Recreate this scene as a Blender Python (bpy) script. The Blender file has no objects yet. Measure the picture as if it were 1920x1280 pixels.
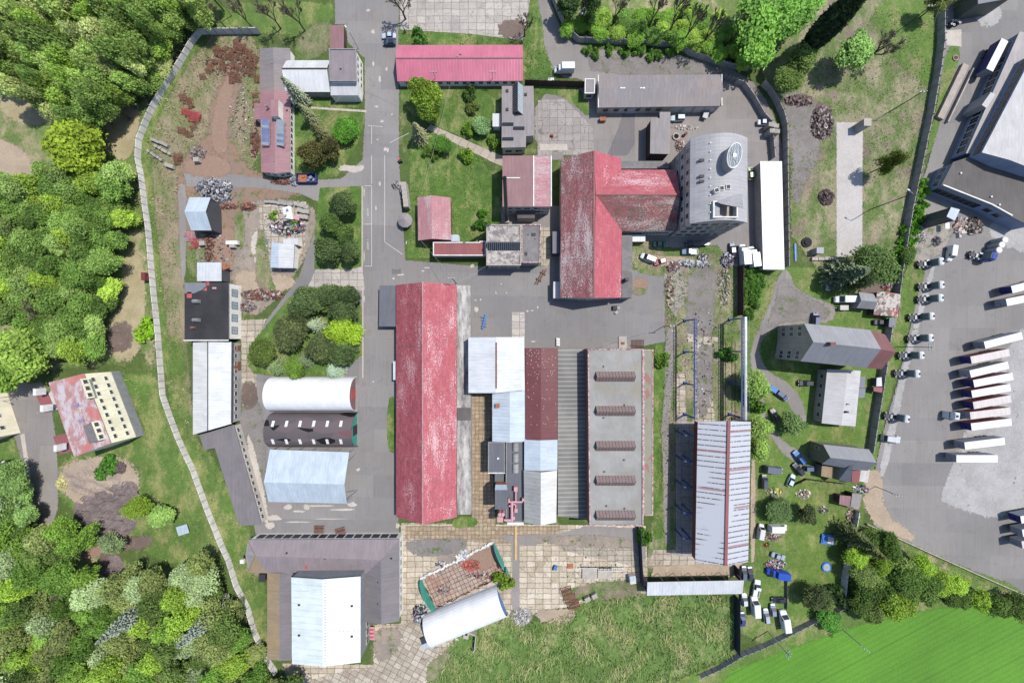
import bpy, math, random
import numpy as np
from mathutils import Vector, Matrix, geometry
random.seed(7)
SC = bpy.context.scene
COL = SC.collection
# ------------------------------------------------------------- camera, light
H = 130.0                     # flying height of the camera above the yard
cam = bpy.data.cameras.new("camera"); camo = bpy.data.objects.new("camera", cam); COL.objects.link(camo)
camo.location = (0, 0, H); camo.rotation_euler = (0, 0, 0)
cam.sensor_width = 36.0; cam.lens = 36.0 * H / 384.0; cam.clip_start = 0.5; cam.clip_end = 9000
SC.camera = camo
SUN_ELEV = math.radians(59.0); SX, SY = 0.86, 0.51
world = bpy.data.worlds.new("World"); SC.world = world; world.use_nodes = True
wn = world.node_tree; bg = wn.nodes["Background"]
sky = wn.nodes.new("ShaderNodeTexSky"); sky.sky_type = 'NISHITA'; sky.sun_disc = False
sky.sun_elevation = SUN_ELEV; sky.sun_rotation = math.atan2(SX, SY); sky.altitude = 400
wn.links.new(sky.outputs[0], bg.inputs[0]); bg.inputs[1].default_value = 0.12
sl = bpy.data.lights.new("sun", 'SUN'); sl.energy = 3.6; sl.angle = math.radians(0.5); sl.color = (1.0, 0.965, 0.91)
so = bpy.data.objects.new("sun", sl); COL.objects.link(so)
to_sun = Vector((SX, SY, 0)).normalized() * math.cos(SUN_ELEV) + Vector((0, 0, math.sin(SUN_ELEV)))
so.rotation_euler = to_sun.to_track_quat('Z', 'Y').to_euler(); so.location = (60, 40, 120)
SC.view_settings.view_transform = 'Standard'; SC.view_settings.look = 'None'
SC.view_settings.gamma = 1.0; SC.view_settings.exposure = 0.96; SC.view_settings.use_curve_mapping = False
SC.cycles.max_bounces = 4; SC.cycles.diffuse_bounces = 3; SC.cycles.glossy_bounces = 2
SC.cycles.transmission_bounces = 2; SC.cycles.transparent_max_bounces = 32
KEXP = 2.05
def T(r, g, b, k=1.0):
    "albedo that a sunlit level surface needs to read as this sRGB value"
    f = lambda c: ((c/255.0+0.055)/1.055)**2.4 if c > 10 else c/255.0/12.92
    m = .3*r+.59*g+.11*b; d = .08 if r < g*1.25 else .26; r, g, b = (c+(m-c)*d for c in (r, g, b))
    return (min(.88, f(r)/KEXP*k), min(.88, f(g)/KEXP*k), min(.88, f(b)/KEXP*k), 1.0)
def W(px, py, h=0.0):
    "photo position of a point at height h -> its true place in metres"
    s = 0.2 * (1 - h/H)
    return Vector(((px-960)*s, (640-py)*s, h))
# ------------------------------------------------------------- node helper
class G:
    def __init__(s, name):
        s.m = bpy.data.materials.new(name); s.m.use_nodes = True
        s.t = s.m.node_tree; s.n = s.t.nodes; s.p = s.n["Principled BSDF"]; s.o = s.n["Material Output"]
        s.p.inputs['Specular IOR Level'].default_value = 0.3
    def link(s, a, b): s.t.links.new(a, b)
    def put(s, inp, v):
        if isinstance(v, bpy.types.NodeSocket): s.link(v, inp)
        elif v is not None: inp.default_value = v
    def pos(s): return s.n.new("ShaderNodeNewGeometry").outputs['Position']
    def obj(s): return s.n.new("ShaderNodeTexCoord").outputs['Object']
    def uv(s): return s.n.new("ShaderNodeTexCoord").outputs['UV']
    def attr(s, name, o='Color'):
        a = s.n.new("ShaderNodeAttribute"); a.attribute_name = name; return a.outputs[o]
    def ocol(s): return s.n.new("ShaderNodeObjectInfo").outputs['Color']
    def orand(s): return s.n.new("ShaderNodeObjectInfo").outputs['Random']
    def map(s, v, sc=(1, 1, 1), rot=0.0, loc=(0, 0, 0)):
        m = s.n.new("ShaderNodeMapping"); s.link(v, m.inputs[0]); m.inputs['Scale'].default_value = sc
        m.inputs['Rotation'].default_value = (0, 0, rot); m.inputs['Location'].default_value = loc; return m.outputs[0]
    def noise(s, v, scale, detail=3.0, rough=.6, dist=0.0):
        t = s.n.new("ShaderNodeTexNoise"); s.link(v, t.inputs['Vector']); t.inputs['Scale'].default_value = scale
        t.inputs['Detail'].default_value = detail; t.inputs['Roughness'].default_value = rough
        t.inputs['Distortion'].default_value = dist; return t.outputs[0]
    def vor(s, v, scale, feature='F1', out='Distance'):
        t = s.n.new("ShaderNodeTexVoronoi"); t.feature = feature; s.link(v, t.inputs['Vector']); t.inputs['Scale'].default_value = scale
        return t.outputs[out]
    def math(s, op, a, b=None, clamp=False):
        m = s.n.new("ShaderNodeMath"); m.operation = op; m.use_clamp = clamp
        s.put(m.inputs[0], a); s.put(m.inputs[1], b); return m.outputs[0]
    def rng(s, v, a, b, c=0.0, d=1.0):
        m = s.n.new("ShaderNodeMapRange"); s.put(m.inputs[0], v)
        for i, x in enumerate((a, b, c, d)): m.inputs[i+1].default_value = x
        return m.outputs[0]
    def mix(s, f, a, b, mode='MIX'):
        m = s.n.new("ShaderNodeMix"); m.data_type = 'RGBA'; m.blend_type = mode
        s.put(m.inputs[0], f); s.put(m.inputs[6], a); s.put(m.inputs[7], b); return m.outputs[2]
    def sep(s, v):
        m = s.n.new("ShaderNodeSeparateXYZ"); s.link(v, m.inputs[0]); return m.outputs
    def scale(s, c, f):
        m = s.n.new("ShaderNodeVectorMath"); m.operation = 'SCALE'; s.put(m.inputs[0], c); s.put(m.inputs[3], f); return m.outputs[0]
    def fin(s, col, rough=.85, metal=0.0, bump=None, bs=.4, bd=.05, edge=False):
        s.put(s.p.inputs['Base Color'], col); s.put(s.p.inputs['Roughness'], rough); s.put(s.p.inputs['Metallic'], metal)
        if bump is not None:
            b = s.n.new("ShaderNodeBump"); b.inputs['Strength'].default_value = bs; b.inputs['Distance'].default_value = bd
            s.link(bump, b.inputs['Height']); s.link(b.outputs[0], s.p.inputs['Normal'])
        if edge:
            e = s.attr('edge', 'Fac'); n = s.noise(s.pos(), .9, 4, .7)
            f = s.rng(s.math('ADD', e, s.math('MULTIPLY', s.math('SUBTRACT', n, .5), 1.6)), .42, .58)
            tr = s.n.new("ShaderNodeBsdfTransparent"); mx = s.n.new("ShaderNodeMixShader")
            s.link(f, mx.inputs[0]); s.link(tr.outputs[0], mx.inputs[1]); s.link(s.p.outputs[0], mx.inputs[2])
            s.link(mx.outputs[0], s.o.inputs[0])
        return s.m
M = {}
def plain(name, c, rough=.6, metal=0.0, var=.18, sc=.6, spec=.3):
    g = G(name); v = g.obj(); n = g.noise(v, sc, 4, .65)
    col = g.scale(c[:3], g.rng(n, .3, .7, 1-var, 1+var)); g.p.inputs['Specular IOR Level'].default_value = spec
    M[name] = g.fin(col, rough, metal); return M[name]
# --- ground stuffs
def asphalt(name, c, pale=.12, brown=.35, edge=True):
    g = G(name); v = g.pos()
    big = g.noise(v, .035, 4, .6); mid = g.noise(v, .22, 5, .7); fine = g.noise(v, 1.8, 4, .8)
    col = g.scale(c[:3], g.math('ADD', g.rng(big, .3, .7, .86, 1.12), g.rng(fine, .2, .8, -.09, .09)))
    col = g.mix(g.rng(g.noise(v, .06, 5, .7), .5, .72, 0, brown), col, T(150, 128, 112))
    col = g.mix(g.rng(mid, .44, .3, 0, .35), col, T(112, 108, 108))
    bk = g.n.new('ShaderNodeTexBrick'); bk.offset = .37; g.link(g.map(v, (1, 1, 1), .02), bk.inputs[0]); bk.inputs['Color1'].default_value = (.86, .86, .88, 1); bk.inputs['Color2'].default_value = (1.1, 1.09, 1.07, 1); bk.inputs['Mortar'].default_value = (.9, .9, .9, 1)
    for k_, v_ in (('Scale', 1), ('Mortar Size', .05), ('Brick Width', 17), ('Row Height', 8.5)): bk.inputs[k_].default_value = v_
    col = g.mix(.8, col, bk.outputs[0], 'MULTIPLY')
    col = g.mix(g.rng(g.noise(g.map(v, (2.2, .06, 1)), 1, 4, .7), .52, .66, 0, .22), col, T(100, 97, 97)); col = g.mix(g.rng(g.noise(v, .55, 3, .5), .71, .76, 0, .45), col, T(84, 80, 80))
    st = g.noise(g.map(v, (1.2, .25, 1)), .5, 5, .75)
    col = g.mix(g.rng(st, .66, .74, 0, pale*2.6), col, T(205, 190, 178))
    cr = g.vor(v, .16, 'DISTANCE_TO_EDGE'); cr = g.math('ADD', cr, g.math('MULTIPLY', mid, .05))
    col = g.mix(g.math('MULTIPLY', g.rng(cr, .034, .026, 0, .5), g.rng(mid, .46, .58)), col, T(92, 88, 84))
    M[name] = g.fin(col, .9, edge=edge); return M[name]
def grass(name, a, b, dry=None, dryness=.3, edge=True, sc=1.0, earth=.0):
    g = G(name); v = g.pos()
    big = g.noise(v, .05*sc, 5, .65); mid = g.noise(v, .35*sc, 5, .75); fine = g.noise(v, 2.2, 3, .8)
    col = g.mix(g.rng(mid, .34, .66), a, b)
    if dry: col = g.mix(g.rng(g.noise(g.map(v, (1.0, .6, 1)), .13*sc, 6, .75), .62-dryness*.3, .72-dryness*.2), col, dry)
    if earth: col = g.mix(g.rng(g.noise(v, .09, 6, .7), .66-earth*.3, .74-earth*.3), col, T(150, 130, 115))
    col = g.scale(col, g.math('MULTIPLY', g.rng(big, .3, .7, .8, 1.2), g.rng(fine, .25, .75, .62, 1.38)))
    M[name] = g.fin(col, .95, bump=fine, bs=.8, bd=.25, edge=edge); return M[name]
def dirt(name, a, b, c, sc=1.0, green=0.0):
    g = G(name); v = g.pos()
    n1 = g.noise(v, .12*sc, 6, .7, .3); n2 = g.noise(v, .8*sc, 5, .75); n3 = g.noise(v, 2.5, 3, .8)
    col = g.mix(g.rng(n1, .38, .62), a, b); col = g.mix(g.rng(n2, .56, .72, 0, .8), col, c)
    if green: col = g.mix(g.rng(g.noise(v, .3, 6, .8), .62-.25*green, .68-.2*green), col, T(98, 118, 55))
    col = g.scale(col, g.rng(n3, .25, .75, .8, 1.2))
    M[name] = g.fin(col, .95, bump=n3, bs=.6, bd=.15, edge=True); return M[name]
def slabs(name, c1, c2, mortar, w=3.0, h=2.0, rot=0.0, dirtc=T(150, 120, 95), weeds=.4, ms=.1):
    g = G(name); v = g.pos()
    d = g.n.new("ShaderNodeTexBrick"); d.offset = 0.0; d.squash = 1.0
    wv = g.n.new('ShaderNodeVectorMath'); wv.operation = 'ADD'; wn_ = g.n.new('ShaderNodeTexNoise'); g.link(v, wn_.inputs[0]); wn_.inputs['Scale'].default_value = .35; g.link(g.map(v, (1, 1, 1), rot), wv.inputs[0]); g.link(g.scale(wn_.outputs[1], .7), wv.inputs[1]); g.link(wv.outputs[0], d.inputs['Vector'])
    d.inputs['Color1'].default_value = c1; d.inputs['Color2'].default_value = c2; d.inputs['Mortar'].default_value = mortar
    d.inputs['Scale'].default_value = 1.0; d.inputs['Mortar Size'].default_value = ms; d.inputs['Mortar Smooth'].default_value = .3
    d.inputs['Brick Width'].default_value = w; d.inputs['Row Height'].default_value = h; d.inputs['Bias'].default_value = 0.0
    big = g.noise(v, .07, 5, .7); n2 = g.noise(v, .5, 5, .75)
    col = g.mix(g.rng(big, .5, .7, 0, .65), d.outputs[0], dirtc)
    col = g.mix(g.rng(n2, .6, .8, 0, .5), col, T(125, 112, 100))
    col = g.mix(g.rng(g.noise(v, .25, 6, .8), .54, .66, 0, .55), col, dirtc); ck = g.vor(v, .28, 'DISTANCE_TO_EDGE'); col = g.mix(g.math('MULTIPLY', g.rng(ck, .03, .015, 0, .6), g.rng(n2, .45, .55)), col, mortar)
    jm = g.math('MULTIPLY', d.outputs[1], g.rng(g.noise(v, .12, 4, .7), .5, .62, 0, weeds*2))
    col = g.mix(jm, col, T(88, 108, 48)); col = g.scale(col, g.rng(g.noise(v, 1.6, 4, .8), .25, .75, .86, 1.14))
    M[name] = g.fin(col, .92, edge=True); return M[name]
asphalt('asphalt', T(150, 146, 144))
asphalt('asphalt_dark', T(128, 124, 126), .05)
asphalt('asphalt_lot', T(149, 145, 142), .10, .12)
asphalt('asphalt_lane', T(156, 149, 144), .2, .5)
grass('grass_base', T(96, 118, 52), T(78, 100, 42), T(148, 146, 96), .25, edge=False)
grass('lawn', T(102, 136, 52), T(76, 110, 40), T(156, 158, 96), .45)
grass('lawn_garden', T(112, 138, 54), T(88, 116, 44), T(150, 152, 88), .4)
grass('verge', T(92, 126, 46), T(112, 142, 58), T(156, 152, 100), .4)
grass('meadow', T(108, 138, 58), T(86, 118, 46), T(158, 158, 96), .5)
grass('scrub_grass', T(142, 144, 96), T(108, 122, 68), T(166, 148, 122), .66)
grass('rough_grass', T(122, 150, 72), T(90, 124, 52), T(176, 172, 118), .4)
grass('waste_grass', T(118, 138, 70), T(86, 114, 50), T(168, 156, 126), .6, earth=.4)
grass('wood_floor', T(128, 150, 74), T(100, 126, 58), T(186, 170, 134), .5)
grass('crop_field', T(70, 136, 34), T(60, 124, 30), None, 0)
dirt('rust_dirt', T(152, 130, 116), T(176, 126, 100), T(134, 120, 114), green=.4)
dirt('yard_dirt', T(176, 158, 142), T(150, 138, 128), T(212, 194, 172), green=.3)
dirt('pale_dirt', T(196, 174, 148), T(176, 156, 134), T(214, 196, 170))
dirt('earth_brown', T(136, 116, 104), T(116, 98, 90), T(170, 152, 136))
dirt('gravel', T(150, 142, 138), T(134, 126, 122), T(178, 168, 160), green=.3)
dirt('gravel_pale', T(190, 187, 185), T(172, 168, 166), T(210, 206, 204), green=.06)
dirt('rubble', T(176, 166, 154), T(150, 142, 134), T(212, 204, 196), sc=2.5, green=.4)
dirt('orange_dirt', T(172, 134, 108), T(162, 132, 114), T(190, 166, 144))
dirt('straw', T(192, 176, 138), T(170, 156, 116), T(146, 140, 92), sc=1.6)
dirt('pale_patch', T(214, 204, 192), T(198, 186, 172), T(228, 220, 208))
slabs('slab_yard', T(230, 216, 194), T(196, 180, 154), T(126, 108, 88))
slabs('slab_yard_small', T(198, 174, 142), T(170, 148, 122), T(116, 96, 76), 1.5, 1.5)
slabs('slab_yard_rot', T(210, 198, 180), T(180, 166, 148), T(124, 110, 92), 2.6, 2.0, math.radians(28))
slabs('slab_lot', T(208, 198, 188), T(188, 178, 168), T(140, 130, 122), 3.2, 2.6, 0, T(150, 144, 140), .1)
slabs('slab_mid', T(212, 198, 180), T(186, 174, 156), T(120, 106, 88), 3.0, 2.2, 0, T(150, 130, 110), .6, .12)
slabs('slab_path', T(200, 186, 168), T(186, 172, 156), T(140, 124, 108), 3.0, 9.0, math.radians(27), T(176, 160, 142), .2)
slabs('slab_court', T(182, 172, 166), T(168, 158, 152), T(96, 88, 82), 2.9, 2.9, 0, T(150, 142, 138), .2, .06)
slabs('slab_strip', T(196, 184, 164), T(176, 166, 148), T(112, 100, 86), 3.0, 1.9, 0, T(150, 138, 120), .7, .1)
def g_field():
    g = G('crop_rows'); v = g.pos(); m = g.map(v, (1, 1, 1), math.radians(-28)); s = g.sep(m)
    row = g.math('SINE', g.math('MULTIPLY', s[1], 3.2)); big = g.noise(v, .03, 4); n = g.noise(v, 1.2, 4, .8)
    tr = g.math('ABSOLUTE', g.math('SUBTRACT', g.math('PINGPONG', s[1], 9.0), 4.5)); trk = g.rng(tr, .35, .1, 0, .28)
    col = g.mix(g.rng(n, .3, .7), T(84, 142, 30), T(104, 158, 42)); col = g.mix(g.rng(row, .2, 1, 0, .3), col, T(68, 122, 28))
    col = g.mix(trk, col, T(50, 92, 34)); col = g.scale(col, g.rng(big, .3, .7, .85, 1.15))
    M['crop_rows'] = g.fin(col, .95, bump=n, bs=.6, bd=.15, edge=True)
g_field()
# --- building stuffs
def sheet(name, c, pitch=.9, rib=.25, dirtc=None, dirty=.25, rough=.5, streak=.0, metal=0.0, depth=.05):
    "ribbed sheet roof, ribs run up the slope (constant u)"
    g = G(name); uv = g.uv(); s = g.sep(uv); v = g.obj()
    saw = g.math('PINGPONG', s[0], pitch/2); rb = g.rng(saw, pitch*.09, 0.0, 0, 1)
    n = g.noise(v, .16, 5, .65); f = g.noise(g.map(uv, (1.6, .22, 1)), 1.0, 5, .7)
    col = g.scale(c[:3], g.rng(n, .3, .7, .9, 1.09)); col = g.scale(col, g.rng(f, .3, .7, 1-.12, 1+.1))
    if dirtc: col = g.mix(g.rng(g.noise(v, .11, 6, .7), .48, .72, 0, dirty), col, dirtc)
    if streak: col = g.mix(g.rng(g.noise(g.map(uv, (2.2, .12, 1)), 1.0, 5, .8), .58, .74, 0, streak), col, dirtc or T(120, 80, 60))
    pn = g.sep(g.vor(g.map(uv, (.9/pitch, .16, 1)), 1.0, 'F1', 'Color')); col = g.scale(col, g.rng(pn[0], 0, 1, .95, 1.05)); col = g.scale(col, g.rng(rb, 0, 1, 1.0, 1-rib))
    M[name] = g.fin(col, rough, metal, bump=rb, bs=.5, bd=depth); return M[name]
def worn(name, base, dark, flake, thr=.55, rowlen=1.1, lich=None, lamt=.0):
    "painted fibre-cement sheets that are losing their paint in rows"
    g = G(name); uv = g.uv(); v = g.obj(); s = g.sep(uv)
    a = g.noise(g.map(uv, (1.5, 2.6, 1)), 1.0, 3, .8); b = g.noise(g.map(uv, (.045, .13, 1)), 1.0, 6, .7)
    f = g.math('ADD', a, g.math('MULTIPLY', g.math('SUBTRACT', b, .5), 1.1))
    row = g.math('PINGPONG', s[1], rowlen/2); rf = g.rng(row, rowlen*.08, 0, 0, 1)
    colu = g.math('PINGPONG', s[0], .55); cf = g.rng(colu, .07, 0, 0, .7)
    d = g.noise(g.map(uv, (.5, .9, 1)), 1.0, 5, .75)
    col = g.mix(g.rng(d, .42, .62), base, dark)
    if lich: col = g.mix(g.rng(g.noise(v, .07, 5, .7), .45, .62, 0, lamt), col, lich)
    sh = g.n.new('ShaderNodeTexBrick'); g.link(uv, sh.inputs[0]); sh.inputs['Color1'].default_value = (.84, .84, .84, 1); sh.inputs['Color2'].default_value = (1.1, 1.1, 1.1, 1); sh.inputs['Mortar'].default_value = (.8, .8, .8, 1)
    for k_, v_ in (('Scale', 1), ('Mortar Size', .04), ('Brick Width', 1.9), ('Row Height', 1.2)): sh.inputs[k_].default_value = v_
    col = g.mix(.8, col, sh.outputs[0], 'MULTIPLY'); col = g.mix(g.rng(g.noise(g.map(uv, (1.6, .09, 1)), 1, 5, .7), .56, .72, 0, .5), col, dark)
    col = g.mix(g.rng(f, thr+.02, thr+.16, 0, .7), col, flake)
    col = g.scale(col, g.math('MULTIPLY', g.rng(rf, 0, 1, 1.0, .78), g.rng(cf, 0, 1, 1.0, .86)))
    M[name] = g.fin(col, .8, bump=cf, bs=.4, bd=.04); return M[name]
worn('roof_red_worn', T(204, 84, 96), T(172, 66, 76), T(234, 196, 198), .55)
worn('roof_red_pale', T(220, 96, 108), T(204, 84, 96), T(242, 214, 216), .52)
worn('roof_red_flaked', T(182, 88, 92), T(140, 76, 78), T(218, 210, 210), .49, lich=T(120, 104, 102), lamt=.4)
worn('roof_red_bright', T(222, 92, 108), T(208, 84, 98), T(244, 214, 218), .58)
worn('roof_wing_dark', T(178, 82, 84), T(128, 86, 82), T(208, 198, 192), .5, lich=T(96, 88, 80), lamt=.8)
worn('roof_small_red', T(218, 132, 140), T(196, 136, 140), T(214, 200, 198), .5)
sheet('roof_pink', T(232, 108, 140), 1.1, .10, rough=.45)
sheet('roof_white', T(236, 238, 240), 1.0, .12, T(188, 182, 174), .35, streak=.45)
sheet('roof_white_dull', T(222, 222, 222), 1.0, .14, T(180, 176, 172), .3)
sheet('roof_pale_blue', T(194, 209, 222), 1.0, .14, T(170, 172, 172), .35, streak=.3)
sheet('roof_pale_blue_two', T(204, 218, 230), 1.0, .14, T(176, 178, 178), .35, streak=.3)
sheet('roof_bluish', T(205, 216, 228), 1.2, .28, T(180, 100, 66), .12)
sheet('roof_offwhite', T(220, 223, 228), 1.1, .14, T(178, 172, 166), .35, streak=.4)
sheet('roof_bright', T(248, 248, 248), 1.2, .05)
sheet('roof_mint', T(228, 240, 240), 2.2, .16, T(170, 180, 178), .2, streak=.25)
sheet('roof_brightwhite', T(250, 250, 250), 2.2, .06, T(190, 190, 188), .1, streak=.12)
sheet('roof_grey', T(146, 138, 140), 1.4, .10, T(168, 140, 110), .35, .7)
sheet('roof_grey_brown', T(158, 150, 150), 1.4, .08, T(170, 160, 140), .4, .8)
sheet('roof_brown_grey', T(132, 125, 128), 1.4, .06, T(142, 130, 126), .35, .75)
sheet('roof_mauve', T(150, 138, 142), 1.4, .06, T(160, 138, 140), .6, .7)
sheet('roof_dark', T(110, 112, 120), 1.2, .12, T(120, 116, 116), .3, .6)
sheet('roof_darkred', T(132, 60, 64), 1.6, .12, T(150, 90, 84), .25, .6)
sheet('roof_redbrown', T(164, 112, 114), 1.3, .14, T(140, 100, 96), .4, .6)
sheet('roof_redoffice', T(182, 122, 130), 1.3, .10, T(168, 140, 132), .6, .6)
sheet('roof_lean_red', T(172, 86, 86), 1.3, .08, T(150, 90, 84), .4, .65)
sheet('roof_ivory', T(226, 226, 222), 1.0, .14)
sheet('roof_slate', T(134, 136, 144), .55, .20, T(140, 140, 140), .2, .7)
sheet('roof_slate_sun', T(162, 162, 166), .55, .18, T(160, 160, 160), .2, .7)  # slate copy for the sun-facing slopes, sunlight put into its lighter colour
sheet('roof_house_red', T(146, 84, 82), .8, .12, T(220, 170, 160), .35, .7, .3)
sheet('roof_corr_grey', T(176, 176, 174), 1.3, .30, T(120, 120, 118), .7, .6, .3)
sheet('roof_corr_pale', T(226, 224, 220), 1.3, .14, T(190, 186, 180), .4, .6)
sheet('roof_tower', T(180, 178, 181), 1.15, .14, T(156, 156, 160), .5, .6)
sheet('roof_warehouse', T(204, 201, 201), 1.2, .06, T(170, 166, 164), .4, .7)
sheet('roof_warehouse_low', T(184, 176, 174), 1.6, .06, T(160, 150, 146), .4, .8)
sheet('roof_felt_brown', T(108, 102, 100), 2.0, .05, T(124, 116, 110), .5, .9)
sheet('wall_render', T(214, 206, 196), 4.0, .05, T(140, 126, 116), .5, .9, .5)
sheet('wall_white', T(244, 240, 232, 1.15), 3.0, .05, T(180, 170, 160), .3, .9, .2)
sheet('wall_grey', T(184, 180, 176), 3.0, .06, T(110, 104, 100), .5, .9, .5)
sheet('wall_blue', T(150, 164, 196), 2.0, .08, rough=.8)
sheet('wall_tower', T(214, 204, 198), 3.6, .10, T(150, 122, 116), .7, .9, .5)
sheet('wall_yellow', T(248, 238, 206, 1.3), 6.0, .03, T(214, 204, 180), .3, .9)
sheet('wall_house', T(196, 188, 174), 4.0, .04, T(150, 140, 128), .8, .9, .5)
sheet('wall_brick', T(150, 92, 84), .5, .12, T(110, 70, 66), .5, .9)
sheet('wall_green', T(96, 104, 98), 1.2, .1)
sheet('wall_dark', T(88, 90, 96), 1.2, .1)
sheet('wall_redclad', T(146, 62, 60), 1.2, .12, T(110, 50, 50), .3)
def striped():
    g = G('roof_hall_stripe'); uv = g.uv(); s = g.sep(uv); v = g.obj()
    saw = g.math('PINGPONG', s[0], .9); rb = g.rng(saw, .26, .1, 0, 1)
    n = g.noise(v, .05, 2, .5); on = g.rng(n, .42, .46, 0, 1); dash = g.rng(g.noise(g.map(uv, (.3, 1.7, 1)), 1.0, 2, .6), .36, .46)
    fac = g.math('MULTIPLY', g.math('MULTIPLY', rb, on), dash)
    rr = g.rng(g.math('PINGPONG', g.math('ADD', s[0], 3.0), 6.5), .5, .3, 0, .7)
    col = g.mix(fac, T(200, 203, 211), T(104, 90, 92)); col = g.mix(g.math('MULTIPLY', rr, on), col, T(168, 96, 92))
    M['roof_hall_stripe'] = g.fin(col, .5)
    g = G('roof_ribbed_dark'); uv = g.uv(); s = g.sep(uv); v = g.obj()
    saw = g.math('PINGPONG', s[0], .4); rb = g.rng(saw, .16, .05, 0, 1); bl = g.rng(g.math('PINGPONG', s[0], .8), .2, .08, 0, 1)
    n = g.noise(v, .06, 4, .6)
    base = g.mix(g.rng(n, .4, .6), T(150, 148, 142), T(124, 122, 120)); col = g.mix(g.math('MULTIPLY', rb, .35), base, T(104, 102, 102))
    col = g.mix(g.math('MULTIPLY', bl, .5), col, T(214, 210, 198))
    M['roof_ribbed_dark'] = g.fin(col, .8)
    g = G('roof_asbestos'); v = g.obj(); n = g.noise(g.map(v, (1, .25, 1)), .35, 6, .75); f = g.noise(v, 1.5, 4, .8)
    col = g.mix(g.rng(n, .38, .62), T(122, 116, 112), T(214, 208, 200)); col = g.scale(col, g.rng(f, .3, .7, .85, 1.15))
    M['roof_asbestos'] = g.fin(col, .9)
    g = G('roof_bitumen_black'); v = g.obj(); n = g.noise(g.map(v, (1, 2, 1)), .45, 6, .8); f = g.noise(v, .12, 4, .6)
    col = g.mix(g.rng(f, .35, .65), T(46, 44, 48), T(66, 62, 66)); col = g.mix(g.rng(n, .67, .74, 0, .8), col, T(160, 156, 156))
    M['roof_bitumen_black'] = g.fin(col, .8)
    g = G('roof_flat_grey'); v = g.obj(); n = g.noise(v, .09, 5, .65); f = g.noise(g.map(v, (1.4, .5, 1)), .7, 5, .75); st = g.sep(v)
    seam = g.rng(g.math('PINGPONG', st[0], 1.1), .08, .0, 0, 1)
    col = g.mix(g.rng(n, .4, .62), T(174, 172, 168), T(156, 154, 149)); col = g.mix(g.rng(g.noise(v, .05, 5, .7), .58, .7, 0, .4), col, T(166, 152, 112))
    col = g.scale(col, g.rng(f, .3, .7, .93, 1.07)); col = g.scale(col, g.rng(seam, 0, 1, 1, .93))
    M['roof_flat_grey'] = g.fin(col, .9)
    g = G('roof_strip_green'); v = g.obj(); n = g.noise(v, .12, 5, .65)
    col = g.mix(g.rng(n, .35, .65), T(162, 158, 142), T(150, 146, 126))
    cell = g.vor(g.map(v, (.55, .28, 1)), 1.0, 'F1', 'Color'); cs = g.sep(cell); wh = g.noise(v, .09, 2)
    col = g.mix(g.math('MULTIPLY', g.rng(cs[0], .78, .8), g.rng(wh, .5, .52, 0, .8)), col, T(186, 108, 104))
    M['roof_strip_green'] = g.fin(col, .9)
    g = G('roof_flaked_concrete'); v = g.obj(); n = g.noise(v, .5, 6, .8); f = g.noise(v, .12, 4, .6)
    col = g.mix(g.rng(n, .45, .56), T(140, 130, 128), T(206, 198, 190)); col = g.mix(g.rng(f, .5, .7, 0, .6), col, T(118, 110, 108))
    M['roof_flaked_concrete'] = g.fin(col, .9)
    g = G('roof_flat_mid'); v = g.obj(); n = g.noise(v, .5, 6, .7); f = g.noise(v, .12, 4, .6)
    col = g.mix(g.rng(n, .4, .62), T(128, 124, 124), T(150, 144, 142)); col = g.mix(g.rng(f, .5, .6, 0, .5), col, T(104, 98, 98))
    M['roof_flat_mid'] = g.fin(col, .9)
    g = G('roof_ruin'); v = g.obj(); n = g.noise(v, .5, 5, .8); f = g.noise(v, .18, 3, .6); k = g.noise(v, .75, 4, .6)
    col = g.mix(g.rng(n, .48, .52), T(212, 200, 190), T(126, 112, 104)); col = g.mix(g.rng(f, .56, .58, 0, .9), col, T(206, 96, 98))
    col = g.mix(g.rng(k, .62, .64), col, T(20, 18, 18)); M['roof_ruin'] = g.fin(col, .9)
    g = G('roof_nissen'); uv = g.uv(); v = g.obj(); c = g.vor(g.map(v, (.16, .45, .45)), 1.0, 'F1', 'Color'); cs = g.sep(c)
    col = g.mix(g.rng(cs[0], .3, .7), T(98, 90, 92), T(112, 98, 100)); col = g.mix(g.rng(cs[1], .93, .95, 0, .8), col, T(140, 76, 80))
    col = g.mix(g.rng(cs[2], .1, .085, 0, 1), col, T(14, 12, 12)); M['roof_nissen'] = g.fin(col, .8)
    g = G('tent_white'); v = g.obj(); s = g.sep(v); saw = g.rng(g.math('PINGPONG', s[0], 1.2), .07, 0, 0, 1)
    n = g.noise(v, .3, 4); col = g.scale(T(250, 250, 252)[:3], g.math('MULTIPLY', g.rng(saw, 0, 1, 1, .93), g.rng(n, .3, .7, .88, 1.05)))
    M['tent_white'] = g.fin(col, .7)
    g = G('brick_parapet'); v = g.obj(); n = g.noise(v, 1.6, 4, .8)
    col = g.mix(g.rng(n, .46, .54), T(176, 106, 108), T(226, 206, 202)); M['brick_parapet'] = g.fin(col, .9)
    g = G('concrete_fence'); v = g.pos(); n = g.noise(v, .3, 5, .75); f = g.noise(v, 2.0, 3, .8)
    col = g.mix(g.rng(n, .38, .62), T(252, 246, 238), T(220, 212, 204)); col = g.scale(col, g.rng(f, .3, .7, .9, 1.1))
    M['concrete_fence'] = g.fin(col, .95)
striped()
plain('solar_cell', T(136, 146, 190), .25, 0, .25, .3, .6); plain('steel_frame', T(190, 194, 198), .4, .3)
plain('glass_dark', T(44, 48, 58), .15, 0, .2, 1.0, .6); plain('glass_pale', T(172, 186, 194), .2, 0, .15, 1.0, .6)
plain('white_trim', T(240, 238, 232), .6); plain('grey_trim', T(150, 150, 150), .7); plain('dark_trim', T(60, 60, 64), .7)
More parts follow.
